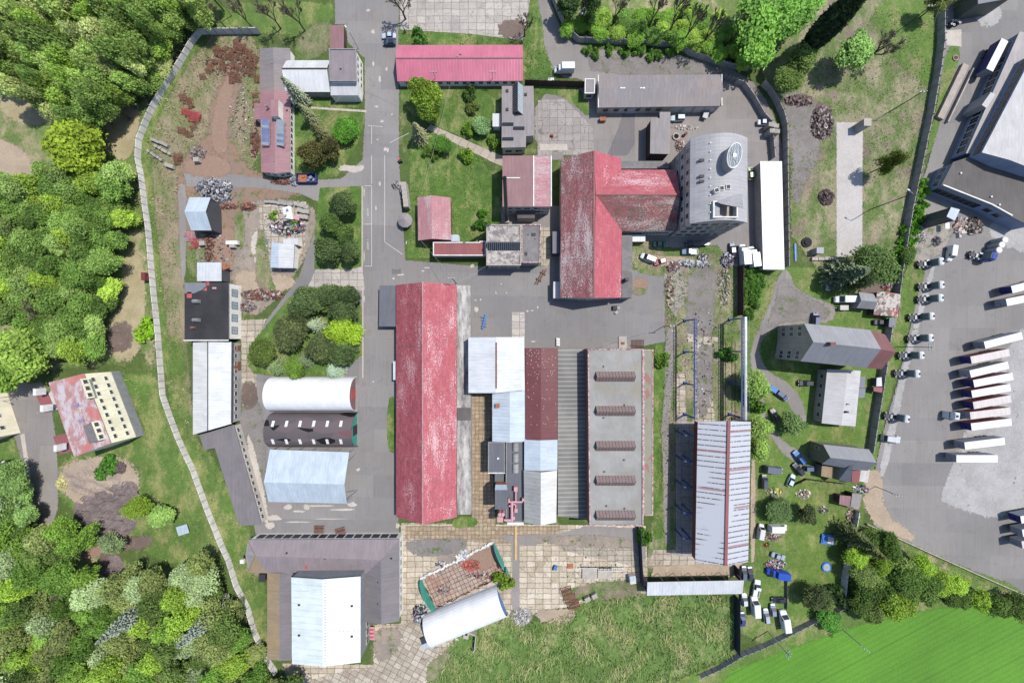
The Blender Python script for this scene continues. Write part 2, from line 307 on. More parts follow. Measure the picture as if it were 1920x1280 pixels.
plain('rust', T(152, 92, 68), .9, 0, .35, 1.2); plain('rust_orange', T(196, 110, 66), .9, 0, .3, 1.2)
plain('rust_dark', T(100, 66, 60), .9, 0, .3, 1.2)
plain('red_paint', T(226, 84, 84), .5); plain('pink_paint', T(232, 158, 168), .5, 0, .12); plain('blue_paint', T(80, 102, 158), .6)
plain('blue_bright', T(80, 130, 196), .5); plain('green_paint', T(70, 168, 148), .6); plain('tarp_blue', T(60, 124, 214), .5, 0, .3, 1.0)
plain('rubber', T(42, 42, 44), .9); plain('chassis', T(84, 80, 80), .7, 0, .4, 2.0); plain('black_hole', T(16, 16, 18), .9)
plain('concrete', T(188, 180, 168), .95, 0, .2, .8); plain('concrete_dark', T(124, 118, 114), .95, 0, .25, .6)
plain('wood', T(150, 128, 104), .9, 0, .3, 1.0); plain('wood_dark', T(84, 62, 56), .9, 0, .3, 1.0)
plain('bark', T(96, 84, 72), .95, 0, .3, 1.0); plain('twig', T(128, 114, 100), .95, 0, .25, 1.0); plain('wire', T(180, 176, 170), .7)
plain('road_paint', T(226, 222, 216), .8, 0, .12, .8); plain('yellow_pipe', T(214, 182, 128), .8)
sheet('trailer_white', T(250, 250, 250), .8, .09, T(196, 194, 190), .3); sheet('trailer_beige', T(230, 218, 213), .8, .09, T(190, 176, 168), .45)
plain('trailer_grey', T(150, 154, 168), .5, 0, .1, .3); plain('trailer_blue', T(26, 38, 118), .5, 0, .15, .3); plain('trailer_red', T(150, 60, 54), .5)
plain('stone_brown', T(176, 150, 142), .95, 0, .3, .7)
def tint(name, rough=.35, spec=.5, var=.08):
    g = G(name); n = g.noise(g.obj(), .8, 4, .6); g.p.inputs['Specular IOR Level'].default_value = spec
    M[name] = g.fin(g.scale(g.ocol(), g.rng(n, .3, .7, 1-var, 1+var)), rough)
tint('car_paint'); tint('tint_matt', .9, .2, .25)
def leafmat(name, tr=.48):
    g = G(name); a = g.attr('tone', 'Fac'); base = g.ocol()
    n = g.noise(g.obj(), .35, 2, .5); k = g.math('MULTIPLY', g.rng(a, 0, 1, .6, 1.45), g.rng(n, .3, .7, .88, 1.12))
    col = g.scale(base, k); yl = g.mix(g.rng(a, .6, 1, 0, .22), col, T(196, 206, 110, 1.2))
    g.fin(yl, .8); tl = g.n.new("ShaderNodeBsdfTranslucent"); g.link(yl, tl.inputs[0])
    mx = g.n.new("ShaderNodeMixShader"); mx.inputs[0].default_value = tr
    g.link(g.p.outputs[0], mx.inputs[1]); g.link(tl.outputs[0], mx.inputs[2]); g.link(mx.outputs[0], g.o.inputs[0]); M[name] = g.m
leafmat('leaves'); leafmat('needles', .08)
def bladesmat():
    g = G('blades'); c = g.attr('bcol'); M['blades'] = g.fin(c, .95)
    g = G('bits'); c = g.attr('bcol'); M['bits'] = g.fin(c, .75)
bladesmat()
# ------------------------------------------------------------- mesh helpers
ORG = {}
class MB:
    def __init__(s): s.v = []; s.f = []; s.m = []; s.c = []
    def add(s, vs, fs, mi=0, col=None):
        b = len(s.v); s.v += [Vector(v) for v in vs]
        for f in fs: s.f.append([b+i for i in f]); s.m.append(mi); s.c.append(col)
        return s
    def poly(s, pts, mi=0, col=None): return s.add(pts, [list(range(len(pts)))], mi, col)
    def box(s, c, d, mi=0, rz=0.0, col=None, tilt=None):
        x, y, z = d[0]/2, d[1]/2, d[2]/2
        vs = [Vector((i*x, j*y, k*z)) for k in (-1, 1) for j in (-1, 1) for i in (-1, 1)]
        R = Matrix.Rotation(rz, 3, 'Z')
        if tilt: R = R @ Matrix.Rotation(tilt[0], 3, 'X') @ Matrix.Rotation(tilt[1], 3, 'Y')
        c = Vector(c); vs = [R @ v + c for v in vs]
        return s.add(vs, [(0, 2, 3, 1), (4, 5, 7, 6), (0, 1, 5, 4), (2, 6, 7, 3), (0, 4, 6, 2), (1, 3, 7, 5)], mi, col)
    def prism(s, base, top, mi=0, mt=None, bottom=True):
        n = len(base); b = len(s.v); s.v += [Vector(p) for p in base] + [Vector(p) for p in top]
        for i in range(n):
            j = (i+1) % n; s.f.append([b+i, b+j, b+n+j, b+n+i]); s.m.append(mi); s.c.append(None)
        s.f.append([b+n+i for i in range(n)]); s.m.append(mi if mt is None else mt); s.c.append(None)
        if bottom: s.f.append([b+i for i in range(n)][::-1]); s.m.append(mi); s.c.append(None)
        return s
    def tube(s, p0, p1, r0, r1=None, n=6, mi=0, cap=True, col=None):
        r1 = r0 if r1 is None else r1; p0, p1 = Vector(p0), Vector(p1); d = p1-p0
        if d.length < 1e-6: return s
        q = d.to_track_quat('Z', 'Y'); b = len(s.v)
        for p, r in ((p0, r0), (p1, r1)):
            for i in range(n):
                a = 2*math.pi*i/n; s.v.append(p + q @ Vector((math.cos(a)*r, math.sin(a)*r, 0)))
        for i in range(n):
            j = (i+1) % n; s.f.append([b+i, b+j, b+n+j, b+n+i]); s.m.append(mi); s.c.append(col)
        if cap:
            s.f.append([b+n+i for i in range(n)]); s.m.append(mi); s.c.append(col)
            s.f.append([b+i for i in range(n)][::-1]); s.m.append(mi); s.c.append(col)
        return s
    def build(s, name, mats, parent=None, local=False, uv=True):
        if isinstance(mats, str): mats = [mats]
        org = ORG.get(parent.name, Vector()) if (parent and not local) else Vector()
        me = bpy.data.meshes.new(name); me.from_pydata([tuple(v-org) for v in s.v], [], s.f)
        for k in mats: me.materials.append(M[k])
        me.polygons.foreach_set('material_index', s.m)
        if any(c is not None for c in s.c):
            a = me.color_attributes.new('bcol', 'FLOAT_COLOR', 'CORNER')
            d = []
            for p, c in zip(me.polygons, s.c): d += list(c or (1, 1, 1, 1))*p.loop_total
            a.data.foreach_set('color', d)
        if uv:
            u = me.uv_layers.new(name='UVMap'); d = u.data
            for p in me.polygons:
                n = p.normal
                if abs(n.z) > .9995 or n.length < .1: U = Vector((1, 0, 0)); V = Vector((0, 1, 0))
                else: U = Vector((0, 0, 1)).cross(n).normalized(); V = n.cross(U)
                for li in p.loop_indices:
                    co = me.vertices[me.loops[li].vertex_index].co + org; d[li].uv = (co.dot(U), co.dot(V))
        o = bpy.data.objects.new(name, me); COL.objects.link(o)
        if parent: o.parent = parent; ORG[o.name] = org
        return o
def tag(o, label=None, cat=None, group=None, kind=None):
    if label: o['label'] = label
    if cat: o['category'] = cat
    if group: o['group'] = group
    if kind: o['kind'] = kind
    return o
def thing(name, label, cat, loc=(0, 0, 0), rz=0.0, group=None):
    o = bpy.data.objects.new(name, None); COL.objects.link(o); o.location = loc; o.rotation_euler = (0, 0, rz)
    o.empty_display_size = .5; ORG[o.name] = Vector(loc); return tag(o, label, cat, group)
def dup(root, loc, rz=0.0, sc=1.0, label=None, group=None, color=None, tilt=None):
    def cp(o, par):
        c = o.copy(); COL.objects.link(c)
        if par: c.parent = par
        if color is not None and o.type == 'MESH' and o.get('tintable'): c.color = color
        for ch in o.children: cp(ch, c)
        return c
    r = cp(root, None); r.location = loc; r.rotation_euler = (tilt[0] if tilt else 0, tilt[1] if tilt else 0, rz)
    r.scale = (sc, sc, sc) if not isinstance(sc, tuple) else sc
    if label: r['label'] = label
    if group: r['group'] = group
    return r
FIRST = set()
def put(root, loc, rz=0.0, sc=1.0, label=None, group=None, color=None, tilt=None):
    "first call moves the prototype itself, later calls copy it"
    if root.name in FIRST: return dup(root, loc, rz, sc, label, group, color, tilt)
    FIRST.add(root.name); root.location = loc; root.rotation_euler = (tilt[0] if tilt else 0, tilt[1] if tilt else 0, rz)
    root.scale = (sc, sc, sc) if not isinstance(sc, tuple) else sc
    if label: root['label'] = label
    if group: root['group'] = group
    if color is not None:
        for o in [root] + list(root.children_recursive):
            if o.type == 'MESH' and o.get('tintable'): o.color = color
    return root
def px_angle(x0, y0, x1, y1): return math.atan2(-(y1-y0), x1-x0)
sheet('roof_ochre', T(160, 140, 112), 1.4, .06, T(186, 148, 84), .95, .8)
sheet('wall_louvre', T(150, 152, 156), .9, .75, rough=.7)
sheet('wall_olive', T(136, 134, 108), 4.0, .04, T(160, 150, 90), .6, .9)
plain('roof_ruin_white', T(214, 208, 202), .9, 0, .2, .5); plain('monitor_glass', T(142, 120, 116), .5, 0, .15, .8, .4)
slabs('slab_inside', T(200, 176, 154), T(174, 152, 138), T(84, 62, 56), 1.6, 1.6, math.radians(-24), T(182, 112, 84), .0, .1)
dirt('red_powder', T(226, 86, 76), T(210, 90, 80), T(190, 90, 80))
def patchy():
    g = G('roof_patchy'); v = g.obj(); n = g.noise(g.map(v, (1.2, .5, 1), .3), .35, 5, .75); f = g.noise(v, .06, 3, .6); k = g.noise(g.map(v, (.4, 1.4, 1), .3), .3, 4, .7)
    col = g.mix(g.rng(n, .44, .56), T(196, 132, 128), T(206, 196, 200)); col = g.mix(g.rng(f, .52, .56, 0, .8), col, T(224, 110, 100)); col = g.mix(g.rng(k, .58, .66, 0, .7), col, T(184, 128, 122))
    M['roof_patchy'] = g.fin(col, .7)
patchy()
sheet('navy_sheet', T(44, 50, 72), .5, .2, rough=.6); plain('steel_mesh', T(140, 146, 150), .5, .3)
dirt('earth_mound', T(142, 126, 122), T(120, 106, 106), T(188, 172, 160), sc=1.8); dirt('pale_earth', T(188, 168, 148), T(162, 144, 132), T(206, 190, 172), sc=1.5)
dirt('concrete_pad', T(208, 201, 196), T(196, 188, 182), T(220, 214, 210))
plain('cab_rear', T(124, 140, 144), .5, 0, .25, .8)
plain('concrete_grey', T(176, 172, 170), .95, 0, .25, .3)
plain('post_concrete', T(150, 144, 138), .9)
plain('blue_dark', T(60, 70, 140), .6)
# ============================================================= GROUND
LAYERS = []; cr0 = random.Random(1)
def chaikin(p, n=2):
    for _ in range(n):
        q = []
        for i in range(len(p)):
            a, b = p[i], p[(i+1) % len(p)]; q += [a*.75+b*.25, a*.25+b*.75]
        p = q
    return p
def dens(p, step):
    q = []
    for i in range(len(p)):
        a, b = p[i], p[(i+1) % len(p)]; k = max(1, int((b-a).length/step)); q += [a.lerp(b, j/k) for j in range(k)]
    return q
def patch(name, mat, pts, feather=1.2, smooth=1, kind='structure', label=None, cat=None):
    P = [W(x, y).to_2d() for x, y in pts]
    if sum(P[i].cross(P[(i+1) % len(P)]) for i in range(len(P))) < 0: P.reverse()
    if smooth: P = chaikin(P, smooth)
    ar_ = abs(sum(P[i].cross(P[(i+1) % len(P)]) for i in range(len(P))))/2; pe_ = sum((P[i]-P[i-1]).length for i in range(len(P)))
    feather = min(feather, 1.1*ar_/pe_)
    if feather > 0: P = dens(P, max(1.2, min(2.5, feather*2)))
    xs = [p.x for p in P]; ys = [p.y for p in P]; bb = (min(xs)-1, min(ys)-1, max(xs)+1, max(ys)+1)
    lay = 1 + max([l for l, b in LAYERS if not (b[2] < bb[0] or b[0] > bb[2] or b[3] < bb[1] or b[1] > bb[3])] or [0])
    LAYERS.append((lay, bb)); z = .004*lay
    n = len(P)
    if feather > 0:
        inn, out = [], []
        for i in range(n):
            t = (P[(i+1) % n]-P[i-1]); t = t.normalized() if t.length > 1e-6 else Vector((1, 0)); nn = Vector((t.y, -t.x))
            inn.append(P[i]-nn*feather*.5); out.append(P[i]+nn*feather*.5)
        vs = [(p.x, p.y, z+cr0.uniform(-.0006, .0006)) for p in inn] + [(p.x, p.y, z-.0014+cr0.uniform(-.0006, .0006)) for p in out]
        fs = [(i, n+i, n+(i+1) % n, (i+1) % n) for i in range(n)]; e = [1.0]*n+[0.0]*n
    else: vs = [(p.x, p.y, z) for p in P]; fs = []; e = [1.0]*n; inn = P
    fs += [tuple(t) for t in geometry.tessellate_polygon([[Vector((p.x, p.y, 0)) for p in inn]])]
    me = bpy.data.meshes.new(name); me.from_pydata(vs, [], fs); me.materials.append(M[mat])
    for p in me.polygons:
        if p.normal.z < 0: p.flip()
    a = me.attributes.new('edge', 'FLOAT', 'POINT'); a.data.foreach_set('value', e)
    o = bpy.data.objects.new(name, me); COL.objects.link(o)
    if kind == 'structure': o['kind'] = 'structure'
    else: tag(o, label, cat)
    return o
gm = MB(); gm.poly([(-2500, -2500, 0), (2500, -2500, 0), (2500, 2500, 0), (-2500, 2500, 0)])
tag(gm.build('ground', 'grass_base'), kind='structure')
# woodland floor and clearings on the left
patch('ground', 'wood_floor', [(-300, -200), (420, -200), (375, 50), (340, 90), (262, 225), (262, 320), (300, 700), (250, 640), (225, 690), (-300, 705)], 6)
patch('ground', 'straw', [(195, 250), (205, 205), (262, 185), (262, 235), (245, 300), (215, 300)], 3)
patch('ground', 'pale_dirt', [(-60, 250), (20, 262), (75, 315), (50, 345), (-60, 330)], 4)
patch('ground', 'straw', [(0, 175), (70, 185), (110, 225), (60, 240), (0, 215)], 4)
patch('ground', 'straw', [(225, 480), (262, 470), (274, 520), (272, 600), (255, 680), (205, 668), (200, 600), (240, 560)], 4)
patch('ground', 'earth_brown', [(205, 610), (245, 600), (250, 650), (225, 660), (195, 655)], 3)
patch('ground', 'meadow', [(210, 700), (305, 700), (318, 780), (380, 930), (430, 1050), (300, 1060), (240, 1000), (110, 950), (100, 860), (240, 830), (280, 800)], 4)
patch('ground', 'meadow', [(-40, 820), (45, 820), (62, 985), (50, 1000), (-40, 1000)], 3)
patch('ground', 'wood_floor', [(-300, 1000), (60, 1000), (110, 990), (240, 1060), (300, 1060), (430, 1090), (520, 1290), (520, 1500), (-300, 1500)], 6)
patch('road', 'asphalt_lane', [(-60, 700), (25, 700), (45, 720), (90, 715), (110, 860), (108, 985), (66, 990), (38, 850), (8, 770), (-60, 770)], 1.2)
patch('pavement', 'pale_patch', [(38, 815), (46, 812), (72, 990), (66, 994)], .6, 0)
patch('ground', 'pale_dirt', [(120, 865), (215, 850), (262, 880), (258, 940), (232, 1020), (165, 1000), (150, 950), (105, 910)], 5)
patch('ground', 'earth_brown', [(165, 935), (255, 900), (262, 960), (222, 1010), (290, 1000), (280, 1030), (210, 1030), (160, 985)], 4)
patch('ground', 'orange_dirt', [(128, 1030), (185, 1015), (210, 1035), (170, 1048), (130, 1050)], 2)
patch('ground', 'earth_brown', [(180, 1040), (225, 1030), (235, 1085), (195, 1085)], 3)
def mound(px, py, rx, ry, hh, mat, seed, rot=0.0):
    rs = np.random.RandomState(seed); c = W(px, py); n = 44; vs = []; fs = []; ph = rs.rand(8)*6
    for j in range(n+1):
        for i in range(n+1):
            u, v_ = i/n*2-1, j/n*2-1; q = math.hypot(u, v_)*(1+.14*math.sin(3*math.atan2(v_, u)+ph[0])); x, y = u*rx*.2, v_*ry*.2; x, y = x*math.cos(rot)-y*math.sin(rot), x*math.sin(rot)+y*math.cos(rot)
            z = max(0, 1-q*q)*hh*(.55+.25*math.sin(x*.8+ph[1])*math.sin(y*.9+ph[2])+.2*math.sin(x*.5+y*1.9+ph[3]))+rs.normal()*.07*hh*(q < .95); vs.append((c.x+x, c.y+y, z-.03 if q < 1 else -.2))
    for j in range(n):
        for i in range(n): a = j*(n+1)+i; fs.append((a, a+1, a+n+2, a+n+1))
    me = bpy.data.meshes.new('ground'); me.from_pydata(vs, [], fs); me.materials.append(M[mat]); a = me.attributes.new('edge', 'FLOAT', 'POINT'); a.data.foreach_set('value', [1.0]*len(vs)); o = bpy.data.objects.new('ground', me); COL.objects.link(o); o['kind'] = 'structure'
mound(208, 958, 64, 54, 4.0, 'earth_mound', 3, .4); mound(178, 905, 60, 36, 1.2, 'pale_earth', 5, -.2); mound(212, 1062, 24, 22, 1.2, 'earth_mound', 9)
patch('road', 'asphalt_dark', [(80, 1045), (118, 1030), (122, 1050), (88, 1068)], 1)
patch('road', 'asphalt_dark', [(120, 1280), (190, 1262), (190, 1330), (120, 1330)], 1)
# scrub strip just inside the perimeter wall
patch('ground', 'scrub_grass', [(262, 235), (330, 120), (378, 62), (500, 62), (495, 340), (340, 360), (345, 520), (362, 820), (400, 850), (480, 1000), (500, 1240), (520, 1275), (470, 1180), (300, 700), (262, 320)], 3)
patch('ground', 'meadow', [(300, 640), (345, 620), (360, 820), (400, 850), (470, 985), (470, 1080), (500, 1080), (505, 1245), (440, 1090), (330, 815)], 4)
patch('ground', 'meadow', [(382, 8), (626, 0), (626, 40), (590, 75), (500, 62), (400, 60)], 3)
patch('ground', 'waste_grass', [(560, 70), (590, 42), (628, 42), (620, 90), (590, 112), (548, 112)], 4)
patch('ground', 'rust_dirt', [(335, 300), (390, 255), (395, 195), (430, 120), (455, 110), (452, 180), (435, 230), (440, 280), (480, 330), (600, 345), (560, 370), (470, 380), (440, 470), (470, 540), (430, 560), (345, 500), (330, 380)], 4)
# yard asphalt
patch('road', 'asphalt', [(628, -60), (748, -60), (748, 300), (760, 488), (905, 500), (1030, 500), (1045, 556), (1184, 556), (1184, 506), (1250, 506), (1256, 660), (1250, 640), (1120, 665), (900, 665), (900, 700), (742, 700), (748, 1003), (480, 1004), (462, 900), (450, 700), (470, 640), (500, 600), (560, 520), (590, 430), (600, 380), (560, 362), (480, 352), (350, 350), (345, 325), (420, 325), (540, 340), (640, 335), (680, 300), (684, 220), (684, 110), (652, 80), (648, 46), (628, 46)], .8, 0)
patch('road', 'asphalt_lane', [(333, 345), (350, 345), (350, 440), (348, 525), (340, 525), (336, 430)], 1.2)
patch('ground', 'orange_dirt', [(340, 300), (400, 285), (440, 310), (420, 335), (350, 330)], 9)
patch('ground', 'orange_dirt', [(395, 440), (440, 420), (460, 470), (440, 520), (400, 490)], 8)
patch('ground', 'yard_dirt', [(440, 380), (560, 372), (600, 400), (578, 470), (560, 505), (520, 560), (470, 600), (430, 560), (440, 480)], 2.5)
patch('pavement', 'slab_mid', [(485, 385), (575, 378), (572, 460), (550, 505), (490, 500), (488, 430)], 1.5, 0)
patch('ground', 'pale_patch', [(480, 430), (492, 440), (488, 475), (472, 478), (470, 450)], 1.5)
patch('ground', 'pale_patch', [(476, 480), (494, 478), (500, 495), (478, 496)], 1.5)
patch('ground', 'pale_dirt', [(440, 505), (500, 510), (560, 520), (545, 545), (480, 550), (442, 540)], 3)
patch('ground', 'waste_grass', [(440, 395), (460, 395), (458, 465), (440, 470)], 1.5)
patch('ground', 'waste_grass', [(350, 430), (398, 440), (395, 520), (350, 520)], 2)
patch('ground', 'waste_grass', [(480, 430), (500, 430), (510, 545), (545, 550), (480, 560)], 2)
patch('pavement', 'slab_mid', [(452, 600), (500, 598), (482, 640), (480, 760), (480, 800), (455, 800)], 1, 0)
patch('ground', 'gravel', [(452, 745), (490, 745), (498, 850), (505, 950), (470, 960), (450, 850)], 3)
patch('ground', 'pale_patch', [(462, 800), (480, 850), (500, 940), (505, 985), (492, 975), (470, 900)], 2)
patch('ground', 'earth_brown', [(453, 715), (480, 715), (485, 760), (455, 770)], 1.5)
patch('ground', 'lawn', [(552, 190), (684, 207), (684, 235), (664, 285), (640, 318), (630, 336), (548, 334)], .8)
patch('ground', 'lawn', [(575, 182), (678, 184), (672, 203), (575, 202)], .8, 0)
patch('pavement', 'pale_patch', [(580, 200), (687, 207), (687, 211), (580, 204)], .3, 0)
patch('ground', 'pale_patch', [(633, 320), (640, 309), (668, 312), (683, 308), (682, 318), (668, 325), (650, 321)], .8)
patch('ground', 'lawn', [(600, 352), (679, 349), (679, 498), (655, 505), (590, 508), (590, 440)], .6, 0)
patch('pavement', 'pale_patch', [(678, 349), (681, 349), (681, 500), (678, 500)], 0, 0)
patch('pavement', 'slab_lot', [(592, 505), (655, 505), (680, 500), (684, 545), (640, 540), (575, 545)], .8, 0)
patch('ground', 'lawn', [(552, 545), (600, 537), (680, 540), (680, 706), (480, 706), (462, 680), (470, 645), (500, 610)], 1)
patch('pavement', 'pale_patch', [(679, 540), (682, 540), (682, 708), (679, 708)], 0, 0)
patch('ground', 'lawn', [(726, 748), (742, 740), (742, 850), (726, 845)], .8)
patch('ground', 'lawn', [(752, 165), (940, 160), (938, 295), (880, 262), (820, 238), (778, 222), (758, 195), (750, 185)], .8)
patch('ground', 'lawn', [(768, 262), (785, 243), (815, 248), (925, 305), (920, 420), (912, 455), (846, 455), (846, 372), (784, 370), (784, 480), (764, 483), (766, 440), (768, 340)], .8)
patch('ground', 'lawn', [(905, 320), (942, 320), (942, 412), (905, 440)], .8)
patch('ground', 'lawn', [(764, 440), (815, 450), (815, 484), (764, 484)], .6, 0)
patch('pavement', 'slab_path', [(800, 242), (808, 234), (942, 293), (942, 312), (925, 305)], .4, 0)
patch('ground', 'lawn', [(747, 58), (880, 62), (985, 75), (985, 90), (747, 90)], .8, 0)
patch('ground', 'lawn', [(980, 72), (992, 0), (1012, 0), (1022, 55), (1035, 95), (1040, 145), (980, 150)], 1)
patch('pavement', 'slab_lot', [(748, -60), (1000, -60), (990, 30), (980, 76), (880, 64), (750, 56)], .6, 0)
patch('ground', 'earth_brown', [(935, 40), (985, 35), (982, 76), (935, 70)], 2.5)
# north-east lane and court
patch('road', 'asphalt_lane', [(1004, -60), (1022, -60), (1034, 10), (1052, 55), (1090, 92), (1200, 98), (1300, 108), (1400, 138), (1448, 205), (1472, 300), (1474, 505), (1400, 505), (1370, 600), (1250, 600), (1250, 500), (1180, 490), (1180, 440), (1260, 430), (1110, 290), (1003, 292), (1003, 172), (1095, 170), (1095, 148), (1045, 146), (1020, 90), (1018, 50), (1008, 0)], 1.2)
patch('pavement', 'slab_court', [(1008, 188), (1060, 186), (1112, 240), (1115, 290), (1008, 292)], .8, 0)
patch('ground', 'gravel', [(1100, 100), (1300, 112), (1360, 132), (1350, 140), (1110, 142)], 3)
patch('ground', 'lawn', [(1004, 160), (1060, 163), (1092, 170), (1105, 196), (1104, 222), (1080, 200), (1050, 178), (1004, 176)], 1)
patch('road', 'asphalt_dark', [(1172, 195), (1190, 195), (1190, 270), (1175, 292), (1138, 292), (1160, 240)], .6, 0)
patch('pavement', 'pale_patch', [(1012, 270), (1064, 270), (1064, 282), (1012, 282)], .5, 0)
patch('ground', 'waste_grass', [(1185, 440), (1270, 470), (1340, 455), (1362, 480), (1340, 510), (1270, 505), (1250, 520), (1185, 510)], 2)
patch('pavement', 'pale_dirt', [(1190, 478), (1300, 482), (1300, 496), (1245, 500), (1200, 492)], 1)
# strip with the rails and crane
patch('ground', 'waste_grass', [(1245, 500), (1395, 500), (1400, 790), (1400, 1065), (1210, 1065), (1222, 985), (1245, 880), (1248, 640)], 1.5, 0)
patch('ground', 'gravel', [(1290, 505), (1350, 505), (1340, 560), (1335, 640), (1290, 640), (1285, 560)], 4)
patch('ground', 'rubble', [(1245, 500), (1285, 505), (1290, 560), (1262, 600), (1250, 560)], 3)
patch('pavement', 'slab_mid', [(1288, 625), (1333, 632), (1347, 632), (1347, 790), (1345, 1060), (1215, 1060), (1225, 1030), (1268, 1030), (1268, 700), (1288, 700)], .8, 0)
patch('road', 'asphalt_lane', [(1250, 610), (1270, 610), (1255, 700), (1250, 780), (1246, 860), (1250, 1030), (1262, 1030), (1262, 860), (1258, 780), (1262, 700), (1285, 600)][0:2]+[(1262, 700), (1256, 780), (1256, 880), (1256, 1020), (1246, 1020), (1243, 880), (1238, 780), (1244, 700)], 1)
patch('ground', 'lawn', [(1224, 640), (1248, 650), (1246, 740), (1236, 830), (1246, 1010), (1222, 1010), (1226, 800)], 1.5)
patch('pavement', 'slab_court', [(1268, 778), (1300, 778), (1300, 1042), (1268, 1042)], 0, 0)
patch('ground', 'waste_grass', [(1372, 505), (1392, 505), (1394, 792), (1372, 792)], 1, 0)
# south yard
patch('pavement', 'slab_yard', [(752, 980), (1210, 985), (1215, 1070), (1212, 1120), (1130, 1130), (1040, 1140), (1000, 1150), (800, 1280), (540, 1280), (530, 1242), (700, 1245), (700, 1170), (752, 1168)], 1, 0)
patch('pavement', 'slab_yard_small', [(885, 740), (925, 740), (925, 925), (930, 985), (1050, 985), (1040, 1008), (985, 1020), (935, 1018), (760, 1008), (760, 985), (885, 985)], .5, 0)
patch('pavement', 'asphalt_lane', [(935, 1003), (1050, 1000), (1100, 985), (1210, 990), (1210, 1050), (1150, 1030), (1050, 1022), (1040, 1012), (1000, 1022), (960, 1020)], 1, 0)
patch('pavement', 'slab_strip', [(1048, 1010), (1180, 1028), (1210, 1050), (1210, 1065), (1050, 1030)], .5, 0)
patch('pavement', 'asphalt_lane', [(960, 1012), (974, 1012), (974, 1145), (960, 1145)], .5, 0)
patch('pavement', 'slab_yard_rot', [(745, 1172), (790, 1160), (830, 1232), (835, 1250), (800, 1275), (700, 1290), (540, 1290), (620, 1262), (700, 1250), (705, 1195)], .8, 0)
patch('ground', 'yard_dirt', [(815, 1015), (870, 1010), (880, 1040), (830, 1060), (815, 1040)], 3)
patch('ground', 'pale_dirt', [(1225, 1060), (1390, 1055), (1390, 1080), (1220, 1082)], 1, 0)
patch('ground', 'lawn', [(846, 975), (870, 966), (893, 970), (897, 980), (885, 988), (850, 990)], .6)
patch('ground', 'rough_grass', [(830, 1225), (880, 1170), (960, 1150), (1010, 1168), (1060, 1145), (1110, 1120), (1200, 1110), (1375, 1112), (1385, 1225), (1300, 1255), (1200, 1300), (790, 1310)], 7)
patch('ground', 'rubble', [(960, 1140), (995, 1138), (1000, 1165), (970, 1175), (955, 1160)], 3)
patch('ground', 'pale_dirt', [(998, 1145), (1040, 1140), (1080, 1140), (1075, 1165), (1020, 1170)], 3)
patch('pavement', 'pale_patch', [(880, 690), (925, 690), (925, 738), (880, 738)], .5, 0)
# houses east of the works
patch('ground', 'verge', [(1395, 505), (1480, 500), (1690, 505), (1692, 560), (1660, 720), (1620, 960), (1600, 1100), (1560, 1150), (1385, 1225), (1390, 1060), (1408, 1050), (1408, 780), (1398, 780)], 1)
patch('ground', 'lawn_garden', [(1520, 800), (1610, 800), (1608, 832), (1520, 826)], 2)
patch('ground', 'lawn_garden', [(1475, 905), (1570, 905), (1600, 960), (1590, 1090), (1540, 1120), (1475, 1110)], 2)
patch('ground', 'lawn', [(1420, 620), (1450, 580), (1530, 690), (1520, 715), (1440, 710)], 1.5)
patch('road', 'asphalt_lane', [(1462, 508), (1478, 505), (1490, 540), (1530, 560), (1570, 575), (1560, 605), (1500, 606), (1455, 612), (1420, 645), (1432, 692), (1470, 712), (1500, 740), (1515, 790), (1500, 800), (1485, 770), (1470, 742), (1436, 716), (1428, 720), (1438, 790), (1470, 830), (1510, 850), (1500, 870), (1465, 850), (1435, 800), (1420, 760), (1408, 690), (1406, 650), (1440, 580)], 1.5)
patch('ground', 'gravel', [(1462, 520), (1490, 545), (1560, 580), (1545, 603), (1480, 600), (1430, 620), (1450, 580)], 3)
patch('ground', 'pale_dirt', [(1408, 850), (1416, 850), (1416, 1050), (1406, 1055)], 1)
patch('ground', 'earth_brown', [(1595, 500), (1655, 505), (1660, 560), (1640, 560), (1600, 540)], 2)
# waste ground north-east, and the lorry park
patch('ground', 'waste_grass', [(1400, 60), (1560, -60), (1780, -60), (1775, 60), (1755, 200), (1700, 480), (1685, 520), (1482, 500), (1482, 260), (1440, 170)], 3)
patch('ground', 'verge', [(1640, 0), (1775, -20), (1770, 90), (1750, 170), (1690, 130), (1640, 60)], 8)
patch('ground', 'gravel', [(1462, 180), (1500, 160), (1535, 190), (1538, 290), (1510, 340), (1486, 400), (1484, 260)], 8)
patch('ground', 'earth_brown', [(1525, 190), (1560, 195), (1562, 260), (1535, 260)], 3)
patch('ground', 'waste_grass', [(1480, 158), (1560, 178), (1660, 196), (1716, 260), (1716, 300), (1690, 250), (1640, 215), (1500, 180)], 6)
patch('pavement', 'concrete_pad', [(1568, 230), (1617, 230), (1616, 480), (1568, 482)], .6, 0)
patch('road', 'asphalt_lot', [(1776, -60), (2300, -60), (2300, 1250), (1920, 1118), (1700, 1020), (1620, 975), (1640, 880), (1652, 820), (1690, 690), (1730, 500), (1735, 420), (1700, 400), (1745, 300), (1758, 200), (1772, 60)], 1)
patch('ground', 'verge', [(1774, 85), (1806, 88), (1775, 180), (1745, 290), (1735, 285), (1760, 180)], 1)
patch('pavement', 'pale_patch', [(1772, 58), (1802, 56), (1802, 88), (1774, 86)], .4, 0)
patch('pavement', 'gravel_pale', [(1830, -10), (1880, 10), (1875, 45), (1840, 55), (1825, 30)], 4)
patch('ground', 'verge', [(1694, 480), (1740, 490), (1718, 560), (1685, 690), (1655, 800), (1635, 900), (1622, 960), (1612, 950), (1650, 770)], 2)
patch('ground', 'rubble', [(1745, 400), (1790, 425), (1770, 470), (1735, 490), (1712, 500), (1705, 450), (1720, 400)], 3)
